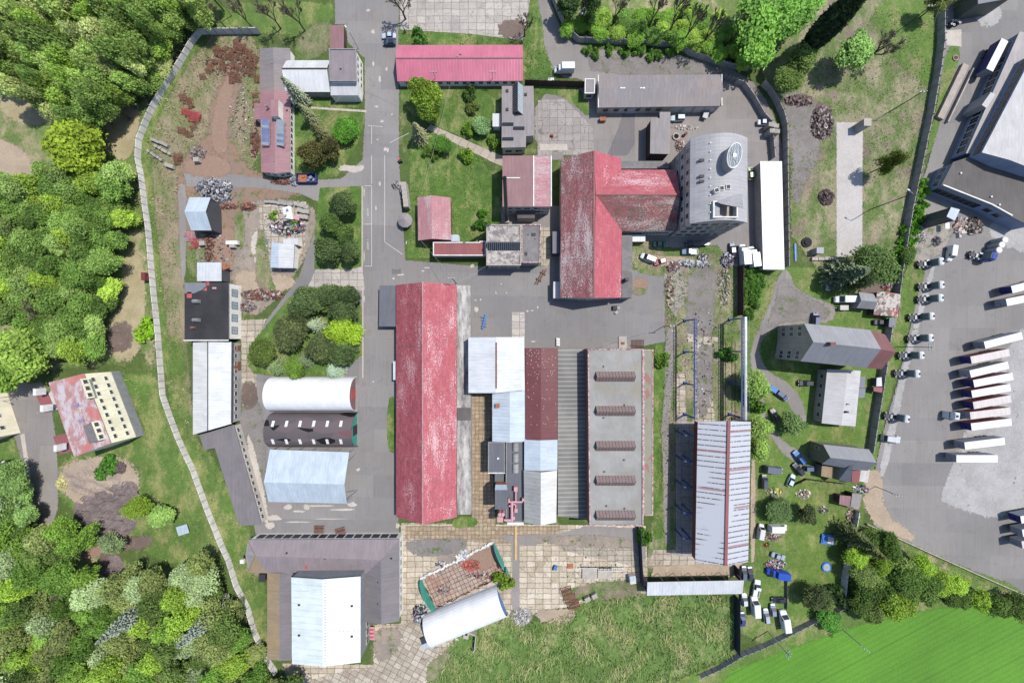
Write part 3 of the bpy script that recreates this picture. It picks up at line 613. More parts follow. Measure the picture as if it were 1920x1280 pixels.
patch('pavement', 'gravel_pale', [(1745, 500), (1755, 500), (1725, 600), (1700, 700), (1680, 800), (1660, 890), (1645, 895), (1665, 800), (1690, 690), (1715, 600), (1735, 530)], 2)
patch('ground', 'gravel_pale', [(1925, 590), (2100, 560), (2100, 950), (1900, 960), (1860, 972), (1800, 955), (1762, 940), (1765, 920), (1800, 830), (1850, 720)], 3)
patch('ground', 'gravel_pale', [(1850, 420), (1925, 330), (1960, 340), (1960, 480), (1900, 470), (1860, 450)], 3)
patch('ground', 'pale_dirt', [(1620, 880), (1655, 880), (1655, 960), (1720, 1005), (1700, 1015), (1620, 972)], 3)
patch('ground', 'verge', [(1616, 978), (1700, 1015), (1800, 1060), (1925, 1105), (1925, 1140), (1760, 1090), (1600, 1020)], 2)
patch('ground', 'wood_floor', [(1590, 985), (1640, 985), (1780, 1060), (1920, 1125), (1960, 1150), (1900, 1150), (1740, 1130), (1620, 1150), (1580, 1150), (1595, 1060)], 3)
patch('ground', 'verge', [(1385, 1225), (1480, 1185), (1600, 1135), (1760, 1125), (1925, 1150), (1925, 1500), (1200, 1500), (1230, 1290)], 3)
patch('field', 'crop_rows', [(1480, 1215), (1640, 1160), (1800, 1132), (1925, 1150), (2400, 1300), (2400, 1700), (1250, 1700), (1330, 1270)], 2.5)
patch('ground', 'wood_floor', [(1036, -60), (1440, -60), (1440, 60), (1400, 120), (1300, 92), (1100, 78), (1058, 50)], 3)
patch('ground', 'verge', [(1150, 20), (1280, 20), (1330, 60), (1290, 88), (1120, 72)], 5)
patch('ground', 'pale_dirt', [(1305, 60), (1350, 60), (1340, 100), (1300, 95)], 4)
patch('pavement', 'asphalt_lane', [(940, 386), (1052, 386), (1052, 300), (1034, 300), (1034, 290), (1056, 285), (1056, 560), (1014, 520), (1014, 426), (940, 426)], .5, 0)
patch('pavement', 'slab_mid', [(1015, 426), (1034, 426), (1034, 482), (1026, 502), (1015, 498)], .4, 0)
patch('ground', 'orange_dirt', [(1186, 522), (1216, 522), (1214, 545), (1186, 540)], 1.5)
patch('ground', 'waste_grass', [(1186, 540), (1212, 540), (1210, 554), (1186, 554)], 1)
patch('ground', 'straw', [(120, 370), (160, 380), (150, 420), (115, 410)], 5)
patch('ground', 'straw', [(60, 470), (110, 480), (95, 520), (55, 510)], 5)
patch('ground', 'meadow', [(262, 235), (330, 120), (375, 66), (400, 68), (352, 120), (285, 240), (285, 320), (300, 500), (325, 700), (300, 700), (262, 320)], 5)
patch('ground', 'orange_dirt', [(395, 250), (402, 195), (425, 140), (440, 135), (436, 190), (425, 240), (430, 285), (400, 290)], 8)
patch('ground', 'waste_grass', [(1286, 640), (1300, 640), (1303, 790), (1284, 790)], 4); patch('ground', 'gravel', [(1305, 640), (1345, 650), (1340, 720), (1322, 785), (1308, 780)], 6); patch('ground', 'waste_grass', [(1334, 640), (1350, 640), (1350, 790), (1338, 790)], 3)
patch('ground', 'waste_grass', [(1040, 1120), (1100, 1090), (1200, 1085), (1210, 1115), (1100, 1128)], 6); patch('ground', 'yard_dirt', [(985, 1010), (1100, 1000), (1190, 1010), (1180, 1030), (1050, 1022)], 5); patch('ground', 'yard_dirt', [(700, 1175), (760, 1180), (740, 1230), (700, 1240)], 5)
patch('ground', 'gravel', [(760, 1010), (880, 1008), (870, 1030), (800, 1045), (765, 1035)], 5); patch('ground', 'waste_grass', [(800, 1240), (850, 1215), (840, 1265), (800, 1280)], 4)
# painted markings on the main road
def mark(x0, y0, x1, y1, w=.16, name='road_marking'):
    a, b = W(x0, y0), W(x1, y1); d = (b-a).normalized(); n = Vector((-d.y, d.x, 0))*w/2; z = Vector((0, 0, .09))
    MK.poly([a-n+z, b-n+z, b+n+z, a+n+z])
MK = MB()
for a in [(721.5, 292, 721.5, 454), (721.5, 454, 755, 477), (697, 349, 697, 499), (684, 420.5, 697, 420.5), (684, 499, 697, 499), (684, 348.5, 697, 348.5), (731, 268, 767, 250), (697, 235, 697, 270), (697, 292, 697, 345), (690, 236, 718, 238)]: mark(*a)
for a in [(1891, 572, 1866, 628), (1920, 510, 1905, 538), (1700, 922, 1749, 940), (1727, 925, 1735, 906), (1749, 940, 1790, 862)]: mark(*a, w=.3)
tag(MK.build('road_marking', 'road_paint'), kind='structure')
def text(s, px, py, h, size, rot, mat, name, label=None, parent=None):
    cu = bpy.data.curves.new(name, 'FONT'); cu.body = s; cu.size = size; cu.align_x = 'CENTER'; cu.align_y = 'CENTER'; cu.extrude = .002
    t = bpy.data.objects.new(name, cu); COL.objects.link(t); bpy.context.view_layer.update()
    me = bpy.data.meshes.new_from_object(t); bpy.data.objects.remove(t)
    me.materials.clear(); me.materials.append(M[mat]); o = bpy.data.objects.new(name, me); COL.objects.link(o)
    o.location = W(px, py, h); o.location.z = h; o.rotation_euler = (0, 0, rot); o.scale = (1.15, 1.0, 1); return o
for py in (398, 460.5):
    tag(text('LKW', 689.7, py, .095, 1.15, math.pi/2, 'road_paint', 'road_marking'), kind='structure')
# pale repairs and slabs set in the asphalt
pr = random.Random(5)
for i, (x, y, w, h) in enumerate([(706, 200, 6, 3), (712, 150, 5, 9), (700, 120, 4, 8), (716, 228, 7, 4), (722, 280, 5, 5), (727, 282, 4, 7), (735, 215, 3, 3), (712, 345, 3, 8), (705, 390, 3, 6), (725, 130, 4, 5), (700, 60, 6, 7), (690, 20, 7, 5), (708, 262, 4, 2), (745, 505, 9, 3), (752, 515, 12, 3), (738, 522, 5, 3), (800, 502, 10, 2), (793, 508, 5, 2), (885, 499, 7, 6), (930, 549, 2, 5), (950, 549, 2, 3), (989, 583, 4, 3), (998, 582, 6, 2), (1008, 576, 2, 4), (892, 563, 3, 3), (901, 562, 3, 3), (893, 580, 8, 8), (940, 532, 2, 2), (690, 450, 3, 2), (762, 455, 2, 5), (700, 715, 3, 3), (600, 948, 40, 3), (560, 958, 20, 4), (640, 955, 34, 4), (515, 970, 24, 8), (560, 978, 40, 2.4), (620, 972, 46, 1.6), (508, 985, 16, 10), (672, 880, 5, 5), (540, 950, 12, 8), (575, 950, 10, 10), (660, 945, 14, 8), (1262, 620, 5, 3), (1100, 520, 3, 3), (1030, 668, 3, 2), (683, 360, 2, 14), (683, 480, 2, 20), (683, 560, 2, 10), (1000, 640, 7, 2), (745, 985, 6, 9)]):
    n = 9; patch('road_patch', 'pale_patch', [(x+w*.62*(1+pr.uniform(-.35, .35))*math.cos(2*math.pi*k/n), y+h*.62*(1+pr.uniform(-.35, .35))*math.sin(2*math.pi*k/n)) for k in range(n)], .5, 1)
patch('pavement', 'slab_lot', [(960, 585), (984, 585), (984, 632), (960, 632)], .3, 0)
patch('road_patch', 'asphalt_dark', [(735, 504), (752, 504), (752, 514), (735, 514)], .3, 0)
# kerbs: real steps
KB = MB()
for pl in [[(680.5, 349), (680.5, 500)], [(681, 541), (681, 707)], [(1268, 700), (1268, 1030)], [(1347, 630), (1347, 790)]]:
    for a, b in zip(pl, pl[1:]):
        A, B = W(*a), W(*b); d = B-A
        KB.box((A+B)/2+Vector((0, 0, .07)), (d.length, .22, .2), rz=math.atan2(d.y, d.x))
tag(KB.build('kerb', 'concrete'), kind='structure')
RL = MB()
for x in (1352, 1360, 1372, 1378):
    RL.box(W(x, 715)+Vector((0, 0, .12)), (.12, 30, .16))
tag(RL.build('railway_track', 'rust_dark'), 'two overgrown rusty railway tracks beside the blue crane runway', 'railway track')
# ============================================================= BUILDINGS
BASE = {}
def inset2(P, d):
    n = len(P); c = sum((p.to_2d() for p in P), Vector((0, 0)))/n; out = []
    ar = sum(P[i].to_2d().cross(P[(i+1) % n].to_2d()) for i in range(n)); sg = 1 if ar > 0 else -1
    for i in range(n):
        a, b, e = P[i-1].to_2d(), P[i].to_2d(), P[(i+1) % n].to_2d()
        d1 = (b-a); d2 = (e-b)
        if d1.length < 1e-5 or d2.length < 1e-5: out.append(P[i].copy()); continue
        n1 = Vector((-d1.y, d1.x)).normalized()*sg; n2 = Vector((-d2.y, d2.x)).normalized()*sg
        m = (n1+n2); k = m.length_squared
        m = m*(2/k) if k > .3 else n1
        q = b+m*d*1.0; out.append(Vector((q.x, q.y, P[i].z)))
    return out
def bld(name, label, cat, outline, faces, wall='wall_render', inset=.3, thick=.16, group=None, zb=0.0, walls=True, wname='wall', rname='roof'):
    O = [W(*p) for p in outline]; c = sum(O, Vector())/len(O)
    root = thing(name, label, cat, (c.x, c.y, zb), 0, group)
    I = inset2(O, inset)
    if walls:
        mb = MB(); n = len(I)
        for i in range(n):
            a, b = I[i], I[(i+1) % n]
            if (a-b).to_2d().length < .05: continue
            q = [Vector((a.x, a.y, zb)), Vector((b.x, b.y, zb)), Vector((b.x, b.y, b.z-.06)), Vector((a.x, a.y, a.z-.06))]
            mb.poly(q)
        mb.build(wname, wall, root)
    BASE[root.name] = (I, c)
    roofs = {}
    for f in faces: addroof(root, O, f, thick, rname)
    return root
def addroof(root, O, f, thick=.16, rname='roof'):
    mat, pts = f[0], f[1]
    P = [O[p] if isinstance(p, int) else W(*p) for p in pts]
    nrm = Vector()
    for i in range(len(P)): a, b = P[i], P[(i+1) % len(P)]; nrm += Vector(((a.y-b.y)*(a.z+b.z), (a.z-b.z)*(a.x+b.x), (a.x-b.x)*(a.y+b.y)))
    if nrm.z < 0: P.reverse()
    mb = MB(); mb.prism([p-Vector((0, 0, thick)) for p in P], P, 0, 1)
    return mb.build(f[2] if len(f) > 2 else rname, ['grey_trim', mat], root)
def gable(name, label, cat, nw, ne, se, sw, he, hr, axis, m1, m2, wall='wall_render', frac=.5, cap=None, **kw):
    "four eave corners in the photo at height he; ridge along axis ('x' or 'y') at height hr"
    A = [W(*p, he) for p in (nw, ne, se, sw)]
    if axis == 'x': r0 = A[0].lerp(A[3], frac); r1 = A[1].lerp(A[2], frac)
    else: r0 = A[0].lerp(A[1], frac); r1 = A[3].lerp(A[2], frac)
    def P(v, h): k = .2*(1-h/H); return (v.x/k+960, 640-v.y/k, h)
    q = [P(a, he) for a in A]; R0, R1 = P(r0, hr), P(r1, hr)
    if axis == 'x': out = [q[0], q[1], R1, q[2], q[3], R0]; fc = [(m1, [0, 1, 2, 5]), (m2, [5, 2, 3, 4])]
    else: out = [q[0], R0, q[1], q[2], R1, q[3]]; fc = [(m1, [0, 1, 4, 5]), (m2, [1, 2, 3, 4])]
    root = bld(name, label, cat, out, fc, wall, **kw)
    if cap:
        a, b = W(*R0), W(*R1); d = b-a; mb = MB(); mb.box((a+b)/2+Vector((0, 0, .05)), (d.length, .45 if cap != 'wide' else 1.0, .12), rz=math.atan2(d.y, d.x), )
        mb.build('ridge_cap', {'wide': 'roof_redbrown'}.get(cap, cap), root)
    root['_r'] = 0; del root['_r']
    return root
def flat(name, label, cat, pts, h, mat, wall='wall_render', parapet=0, pmat='concrete', **kw):
    out = [(x, y, h) for x, y in pts]
    root = bld(name, label, cat, out, [(mat, list(range(len(pts))))], wall, **kw)
    if parapet:
        O = [W(*p) for p in out]; I = inset2(O, .35); mb = MB(); n = len(O); u = Vector((0, 0, parapet))
        for i in range(n):
            j = (i+1) % n; mb.prism([O[i]+Vector((0, 0, .003)), O[j]+Vector((0, 0, .003)), I[j]+Vector((0, 0, .003)), I[i]+Vector((0, 0, .003))], [O[i]+u, O[j]+u, I[j]+u, I[i]+u], bottom=False)
        mb.build('parapet', pmat, root)
    return root
WIN = {}
def winmesh(w, h, frame='white_trim', pane='glass_dark'):
    k = (round(w, 2), round(h, 2), frame, pane)
    if k not in WIN:
        mb = MB(); t = .1
        mb.box((0, .02, 0), (w, .06, h), 1)
        for sx in (-1, 1): mb.box((sx*(w/2), .03, 0), (t, .1, h+t))
        for z in (-1, 1): mb.box((0, .031, z*(h/2)), (w+t+.02, .1, t))
        if w > .8: mb.box((0, .032, 0), (.06, .09, h-t))
        o = mb.build('window', [frame, pane], None); WIN[k] = o.data; bpy.data.objects.remove(o)
    return WIN[k]
def wins(root, edge, n, w=1.4, h=1.3, rows=(1.9,), frame='white_trim', pane='glass_dark', a=.04, b=.96, name='window', pts=None):
    I, c = BASE[root.name]; org = ORG[root.name]
    if pts: p, q = W(*pts[0]), W(*pts[1])
    else: p, q = I[edge], I[(edge+1) % len(I)]
    p, q = Vector((p.x, p.y, 0)), Vector((q.x, q.y, 0)); d = q-p; nn = Vector((d.y, -d.x, 0)).normalized()
    if nn.dot((p+q)/2-Vector((c.x, c.y, 0))) < 0: nn = -nn
    rz = math.atan2(nn.y, nn.x)-math.pi/2; me = winmesh(w, h, frame, pane)
    for z in rows:
        for i in range(n):
            t = a+(b-a)*(i+.5)/n; o = bpy.data.objects.new(name, me); COL.objects.link(o); o.parent = root
            o.location = p+d*t+nn*.03+Vector((0, 0, z))-org; o.rotation_euler = (0, 0, rz)
def door(root, edge, t, w=1.1, h=2.1, mat='wood', name='door', z0=0.0):
    I, c = BASE[root.name]; p, q = I[edge], I[(edge+1) % len(I)]; p, q = Vector((p.x, p.y, 0)), Vector((q.x, q.y, 0)); d = q-p
    nn = Vector((d.y, -d.x, 0)).normalized()
    if nn.dot((p+q)/2-Vector((c.x, c.y, 0))) < 0: nn = -nn
    m = MB(); m.box(p+d*t+nn*.04+Vector((0, 0, z0+h/2)), (w, .1, h), rz=math.atan2(d.y, d.x)); return m.build(name, mat, root)
def boxon(root, name, px, py, h0, dx, dy, dz, mat, rz=0.0, tm=None):
    mb = MB(); c = W(px, py, h0); mb.box(c+Vector((0, 0, dz/2)), (dx, dy, dz), 0, rz); return mb.build(name, mat, root)
def vents(root, pts, h, mat='grey_trim', r=.18, hh=.6, name='roof_vent'):
    for x, y in pts:
        mb = MB(); c = W(x, y, h); mb.tube(c, c+Vector((0, 0, hh)), r, r, 8); mb.box(c+Vector((0, 0, hh+.05)), (r*3, r*3, .08)); mb.build(name, mat, root)
# ---- north-west offices
B = bld('office_block', 'long single storey office, faded red roof half and grey roof half, carrying solar arrays', 'office building',
    [(487, 91.4, 3.2), (512, 89.4, 4.2), (543.6, 90.6, 3.2), (543.6, 169, 3.2), (543.6, 322.5, 3.2), (516, 325, 4.2), (489.7, 322.5, 3.2), (489.7, 224, 3.2), (476.4, 224, 3.0), (476.4, 193.6, 3.0), (487, 193.6, 3.2)],
    [('roof_grey', [0, 1, (514, 169, 4.2), (487.5, 169, 3.2)]), ('roof_grey', [1, 2, 3, (514, 169, 4.2)]), ('roof_redoffice', [(487.5, 169, 3.2), (514, 169, 4.2), 5, 6]), ('roof_redoffice', [(514, 169, 4.2), 3, 4, 5]), ('roof_redoffice', [7, 8, 9, (489.7, 193.6, 3.2)])], 'wall_white')
wins(B, 3, 11, 1.5, 1.3, (1.8,), a=.12); wins(B, 4, 2, 1.4, 1.2, (1.8,)); wins(B, 5, 2, 1.4, 1.2, (1.8,))
m = MB(); c0 = [W(508, 187, 6.2), W(522, 187, 6.2), W(522, 218, 6.2), W(508, 218, 6.2)]
m.prism([Vector((p.x, p.y, 3.3)) for p in c0], c0, 0, 1); m.build('stair_block', ['wall_white', 'roof_redoffice'], B)
boxon(B, 'chimney', 504, 203, 4, .5, .5, 1.6, 'grey_trim'); vents(B, [(539, 206), (516, 303), (512, 120)], 3.6)
for n_, (x0, x1, y0, y1) in enumerate([(489.7, 504.5, 222.5, 271), (518, 532.6, 223, 272)]):
    c = W((x0+x1)/2, (y0+y1)/2, 5); t = thing('solar_array', ['slanted blue solar array on the west slope of the faded red office roof', 'slanted pale solar array on the east slope of the faded red office roof'][n_], 'solar array', (c.x, c.y, 4.0))
    L = (y1-y0)*.19; w_ = (x1-x0)*.19; z0, z1 = 5.9, 5.0
    for k in range(9):
        ya = c.y-L/2+L*k/9; mb = MB(); sl = .35
        mb.prism([(c.x-w_/2, ya+.05, 4.6), (c.x+w_/2, ya+.05-sl, 4.9), (c.x+w_/2, ya+L/9-.1-sl, 5.25), (c.x-w_/2, ya+L/9-.1, 4.95)], [(c.x-w_/2, ya+.05, 4.66), (c.x+w_/2, ya+.05-sl, 4.96), (c.x+w_/2, ya+L/9-.1-sl, 5.31), (c.x-w_/2, ya+L/9-.1, 5.01)])
        mb.build('solar_panel', 'solar_cell' if (k % 2 or n_ == 0 and k % 3) and not (n_ == 1 and k > 3) else 'glass_pale', t)
    mb = MB()
    for sx in (-1, 1):
        mb.tube((c.x+sx*w_/2, c.y-L/2, 4.8), (c.x+sx*w_/2, c.y+L/2, 4.8), .07)
        for k in range(4): mb.tube((c.x+sx*w_/2, c.y-L/2+L*(k+.5)/4, 3.6), (c.x+sx*w_/2, c.y-L/2+L*(k+.5)/4, 4.8), .05)
    mb.build('support_frame', 'steel_frame', t)
B = gable('workshop', 'white ribbed roof hall joined to the grey office roof, brown ridge strip', 'workshop', (537, 113.3), (619, 113.3), (619, 172.7), (535, 172.7), 3.3, 5.6, 'x', 'roof_white_dull', 'roof_white', 'wall_grey', .42, 'wood_dark')
wins(B, 3, 12, 1.0, 1.2, (1.9,), a=.1, b=.62); door(B, 3, .72, 2.0, 2.4, 'rust')
B = flat('gatehouse', 'mauve grey flat roofed gatehouse block with a white lower roof beside the road', 'office building', [(617, 92), (668, 92), (668.6, 153.5), (619, 153.5)], 6.2, 'roof_mauve', 'wall_white', .25, 'grey_trim')
wins(B, 1, 4, 1.4, 1.3, (1.7, 4.4)); vents(B, [(640, 129)], 6.2)
c0 = [W(619, 154, 5.2), W(670, 154, 5.2), W(671, 179, 3.6), W(620, 179, 3.6)]; m = MB(); m.prism([Vector((p.x, p.y, 0)) for p in c0], c0, 0, 1); m.build('porch', ['wall_white', 'roof_white_dull'], B)
B = flat('storage_shed', 'small red-brown flat roofed shed beside the entrance road', 'shed', [(618.6, 48), (644.4, 47), (644.4, 91.4), (618.6, 91.4)], 3.0, 'roof_redbrown', 'wood_dark')
c = W(673, 187); t = thing('water_tank', 'dark round tank standing at the corner of the gatehouse', 'tank', c); m = MB(); m.tube(c, c+Vector((0, 0, 1.6)), .9, .9, 16); m.build('tank_body', 'dark_trim', t); m = MB(); m.tube(c+Vector((0, 0, 1.6)), c+Vector((0, 0, 1.75)), .6, .5, 12); m.build('lid', 'grey_trim', t)
B = gable('barrack_building', 'long low building with bright pink ribbed gable roof', 'building', (745, 84.8), (980, 84.4), (980.6, 151.9), (745, 152.8), 3.0, 4.9, 'x', 'roof_pink', 'roof_pink', 'wall_white', .48, 'roof_redbrown')
wins(B, 3, 14, 1.5, 1.2, (1.8,)); door(B, 3, .8, 1.1, 2.1, 'dark_trim'); vents(B, [(864, 103), (857, 108)], 4.2)
B = bld('laboratory', 'grey felt roofed building with a glass ridge skylight, dark windows in its lower roof', 'building',
    [(941, 161.6, 5), (1000.3, 161.6, 5), (1002.2, 219.7, 5), (1002.2, 254.4, 5), (986.3, 255.3, 5), (986, 276, 5), (940.5, 277, 5)], [('roof_grey_brown', list(range(7)))], 'wall_render')
wins(B, 5, 2, 2.4, 1.5, (2.2,)); wins(B, 2, 5, 1.4, 1.3, (2.2,))
a0, a1, a2, a3 = W(961, 161, 5.1), W(980.6, 161, 5.1), W(980.6, 215, 5.1), W(961, 213, 5.1); u = Vector((0, 0, 2.0))
m = MB(); r0 = (a0+a1)/2+u; r1 = (a3+a2)/2+u; m.poly([a0, a3, r1, r0]); m.poly([a1, r0, r1, a2], 1); m.poly([a0, r0, a1]); m.poly([a3, a2, r1])
sk = m.build('ridge_skylight', ['glass_dark', 'glass_pale'], B)
m = MB()
for k in range(15):
    f = k/14; e0, e1, rr = a1.lerp(a2, f), a0.lerp(a3, f), r0.lerp(r1, f); m.tube(e0, rr, .06, n=4); m.tube(e1, rr, .06, n=4)
m.build('glazing_bar', 'steel_frame', sk)
for x, y in [(952.5, 233.5), (973, 241), (952.5, 261)]: boxon(B, 'skylight', x, y, 5.0, 4.0, 1.0, .35, 'glass_dark')
for x, y in [(951, 171), (985.5, 178), (951, 206)]: boxon(B, 'hatch', x, y, 5.0, .9, 1.0, .3, 'dark_trim')
B = flat('lean_to', 'small white lean-to on the west side of the skylight building', 'shed', [(923.4, 213), (939, 213), (939, 237.5), (923.4, 237.5)], 3.0, 'roof_white_dull', 'wall_white')
# ---- centre north
B = bld('boiler_house', 'brown red metal roofed boiler house with a white gutter and a tall chimney in front', 'boiler house',
    [(942.2, 291.9, 8.3), (1000, 291.9, 8.3), (1034, 291.9, 8.3), (1034, 387.5, 8.3), (1000, 387.5, 8.3), (942, 387.5, 8.3)],
    [('roof_redbrown', [0, 1, 4, 5]), ('roof_small_red', [1, 2, 3, 4])], 'wall_render')
wins(B, 3, 2, 2.6, 1.6, (3, 6)); wins(B, 4, 3, 2.0, 1.4, (3, 6)); m = MB()
for x in (1000.5, 1033.5): a, b = W(x, 292, 8.35), W(x, 387, 8.35); m.box((a+b)/2, (.4, (a-b).length, .3))
m.build('gutter', 'white_trim', B); boxon(B, 'ladder_deck', 962, 334, 8.3, 5, .35, .2, 'white_trim')
m = MB(); c0 = [W(970, 395, 4), W(1003, 395, 4), W(1003, 409, 4), W(970, 409, 4)]; m.prism([Vector((p.x, p.y, 0)) for p in c0], c0, 0, 1); m.build('annex', ['wall_render', 'roof_felt_brown'], B)
c = W(949.7, 414); t = thing('chimney_stack', 'tall slim dark steel chimney standing on the ground south of the boiler house', 'chimney', c)
m = MB(); m.tube(c+Vector((0, 0, 1)), c+Vector((0, 0, 33.6)), .62, .5, 16, 0, False); m.tube(c+Vector((0, 0, 33.6)), c+Vector((0, 0, 34)), .6, .6, 16, 1); m.build('flue', ['chassis', 'black_hole'], t)
m = MB(); m.box(c+Vector((0, 0, .5)), (2, 2, 1.0)); m.build('plinth', 'concrete', t)
m = MB()
for k in range(14): m.tube(c+Vector((.6, -.3, 2+k*2.2)), c+Vector((.6, .3, 2+k*2.2)), .04)
m.tube(c+Vector((.62, -.3, 1)), c+Vector((.62, -.3, 33)), .04); m.tube(c+Vector((.62, .3, 1)), c+Vector((.62, .3, 33)), .04); m.build('ladder', 'steel_frame', t)
B = flat('concrete_workshop', 'flaking flat roofed concrete workshop with a band of roof glazing', 'workshop', [(912, 421), (977, 421), (977, 498), (912, 498)], 7.0, 'roof_flaked_concrete', 'wall_grey', .3, 'concrete')
a0, a1, a2, a3 = W(914, 453, 7), W(975, 453, 7), W(975, 470, 7), W(914, 470, 7); u = Vector((0, 0, 1.7)); m = MB(); r0 = a0.lerp(a3, .25)+u; r1 = a1.lerp(a2, .25)+u
m.poly([a0, r0, r1, a1], 0); m.poly([r0, a3, a2, r1], 1); m.poly([a0, a3, r0]); m.poly([a1, r1, a2]); sk = m.build('roof_glazing', ['roof_flat_mid', 'glass_dark'], B)
m = MB()
for k in range(17): f = k/16; m.tube(r0.lerp(r1, f), a3.lerp(a2, f), .06, n=4)
m.build('glazing_bar', 'grey_trim', sk); wins(B, 2, 3, 2.6, 1.5, (2.2, 5))
B = flat('concrete_annex', 'grey flat roofed annex with patched roof, right of the flaking concrete workshop', 'workshop', [(977.5, 421), (1014, 421), (1013, 493), (977.5, 493)], 6.4, 'roof_flat_mid', 'wall_grey', .35, 'brick_parapet')
wins(B, 2, 2, 1.6, 1.2, (3.4,)); 
for x, y, a, b in [(986, 476, 1, 1.3), (1000, 440, 1.6, 1.2), (990, 440, .6, .4), (1003, 448, .5, .4)]: boxon(B, 'roof_patch', x, y, 6.4, a, b, .05, 'dark_trim')
B = flat('passage_building', 'long narrow red roofed lean-to running to the concrete workshop', 'shed', [(812, 454), (899, 454), (899, 452), (911, 452), (911, 479.6), (812, 479.6)], 4.2, 'roof_lean_red', 'wall_grey', .2, 'white_trim')
B = gable('fire_station', 'small isolated building with pale flaked pink red gable roof on the lawn', 'building', (782.8, 370.6), (844.7, 370.6), (845.6, 450), (784, 451), 4.2, 6.2, 'y', 'roof_small_red', 'roof_small_red', 'wall_brick', .46)
wins(B, 3, 3, 1.4, 1.2, (2,)); m = MB(); c0 = [W(846, 440, 3), W(860, 440, 3), W(860, 452.5, 3), W(846, 452.5, 3)]; m.prism([Vector((p.x, p.y, 0)) for p in c0], c0, 0, 1); m.build('porch', ['wall_white', 'roof_pale_blue'], B)
c = W(763, 417); t = thing('kiosk', 'round grey kiosk with a shallow conical roof beside the pallets', 'kiosk', c); m = MB()
m.tube(c, c+Vector((0, 0, 2.4)), 2.2, 2.2, 10); m.build('wall', 'wall_grey', t); m = MB(); m.tube(c+Vector((0, 0, 2.4)), c+Vector((0, 0, 3.5)), 2.75, .15, 10); m.build('roof', 'roof_grey_brown', t)
# big T shaped red hall
he, hr = 6.3, 10.5
B = bld('red_factory_hall', 'large T shaped factory hall under flaking red roofs beside the curved tower', 'factory hall',
    [(1052.3, 297.5, he), (1113.8, 282.5, hr), (1164.8, 297, he), (1164.8, 318.5, he), (1268, 318.5, he), (1275, 364.5, hr), (1268, 433, he), (1165.8, 433, he), (1165, 558, he), (1113.8, 558.5, hr), (1050.5, 558, he)],
    [('roof_red_flaked', [0, 1, (1116, 366, hr), 9, 10]), ('roof_red_bright', [1, 2, 3, (1117, 364.5, hr)]), ('roof_red_pale', [3, 4, 5, (1117, 364.5, hr)]), ('roof_wing_dark', [(1117, 364.5, hr), 5, 6, 7]), ('roof_red_bright', [(1117, 364.5, hr), 7, 8, 9])], 'wall_render')
m = MB(); a, b = W(1113.8, 282.5, hr+.08), W(1113.8, 558.5, hr+.08); m.box((a+b)/2, (.5, (a-b).length, .12)); a, b = W(1117, 364.5, hr+.08), W(1275, 364.5, hr+.08); m.box((a+b)/2, ((a-b).length, .5, .12)); m.build('ridge_cap', 'roof_lean_red', B)
wins(B, 6, 6, 2.4, 1.6, (3.2,), a=.05, b=.8); wins(B, 9, 3, 2, 2, (2.5,)); wins(B, 8, 3, 2, 2, (2.5,)); boxon(B, 'roof_hatch', 1221, 389, 8.3, 1.0, .8, .2, 'white_trim')
m = MB(); c0 = [W(1166, 441, 5.6), W(1185.6, 441, 4.8), W(1185.6, 558, 4.8), W(1166, 558, 5.6)]; m.prism([Vector((p.x, p.y, 0)) for p in c0], c0, 0, 1); m.build('lean_to', ['wall_grey', 'roof_flat_mid'], B)
boxon(B, 'flue_box', 1171, 526, 5.4, 1.2, 1.0, 3.0, 'chassis'); m = MB(); c0 = [W(1036, 434, 4), W(1051, 434, 4), W(1051, 475, 4), W(1036, 475, 4)]; m.prism([Vector((p.x, p.y, 0)) for p in c0], c0, 0, 1); m.build('side_porch', ['wall_dark', 'roof_dark'], B)
m = MB(); c0 = [W(1037.5, 528, 3.4), W(1051, 528, 3.6), W(1051, 559, 3.6), W(1037.5, 559, 3.4)]; m.prism([Vector((p.x, p.y, 0)) for p in c0], c0, 0, 1); m.build('side_porch', ['wall_grey', 'roof_white_dull'], B)
m = MB(); c0 = [W(1186, 440, 3), W(1210, 440, 3), W(1210, 453, 3), W(1186, 453, 3)]; m.prism([Vector((p.x, p.y, 0)) for p in c0], c0, 0, 1); m.build('entrance_hut', ['wall_brick', 'roof_white_dull'], B)
B = flat('storage_shed', 'low grey roofed link shed north of the red cross wing', 'shed', [(1165, 302), (1250, 302), (1255, 316), (1165, 316)], 3.2, 'roof_flat_mid', 'wall_grey')
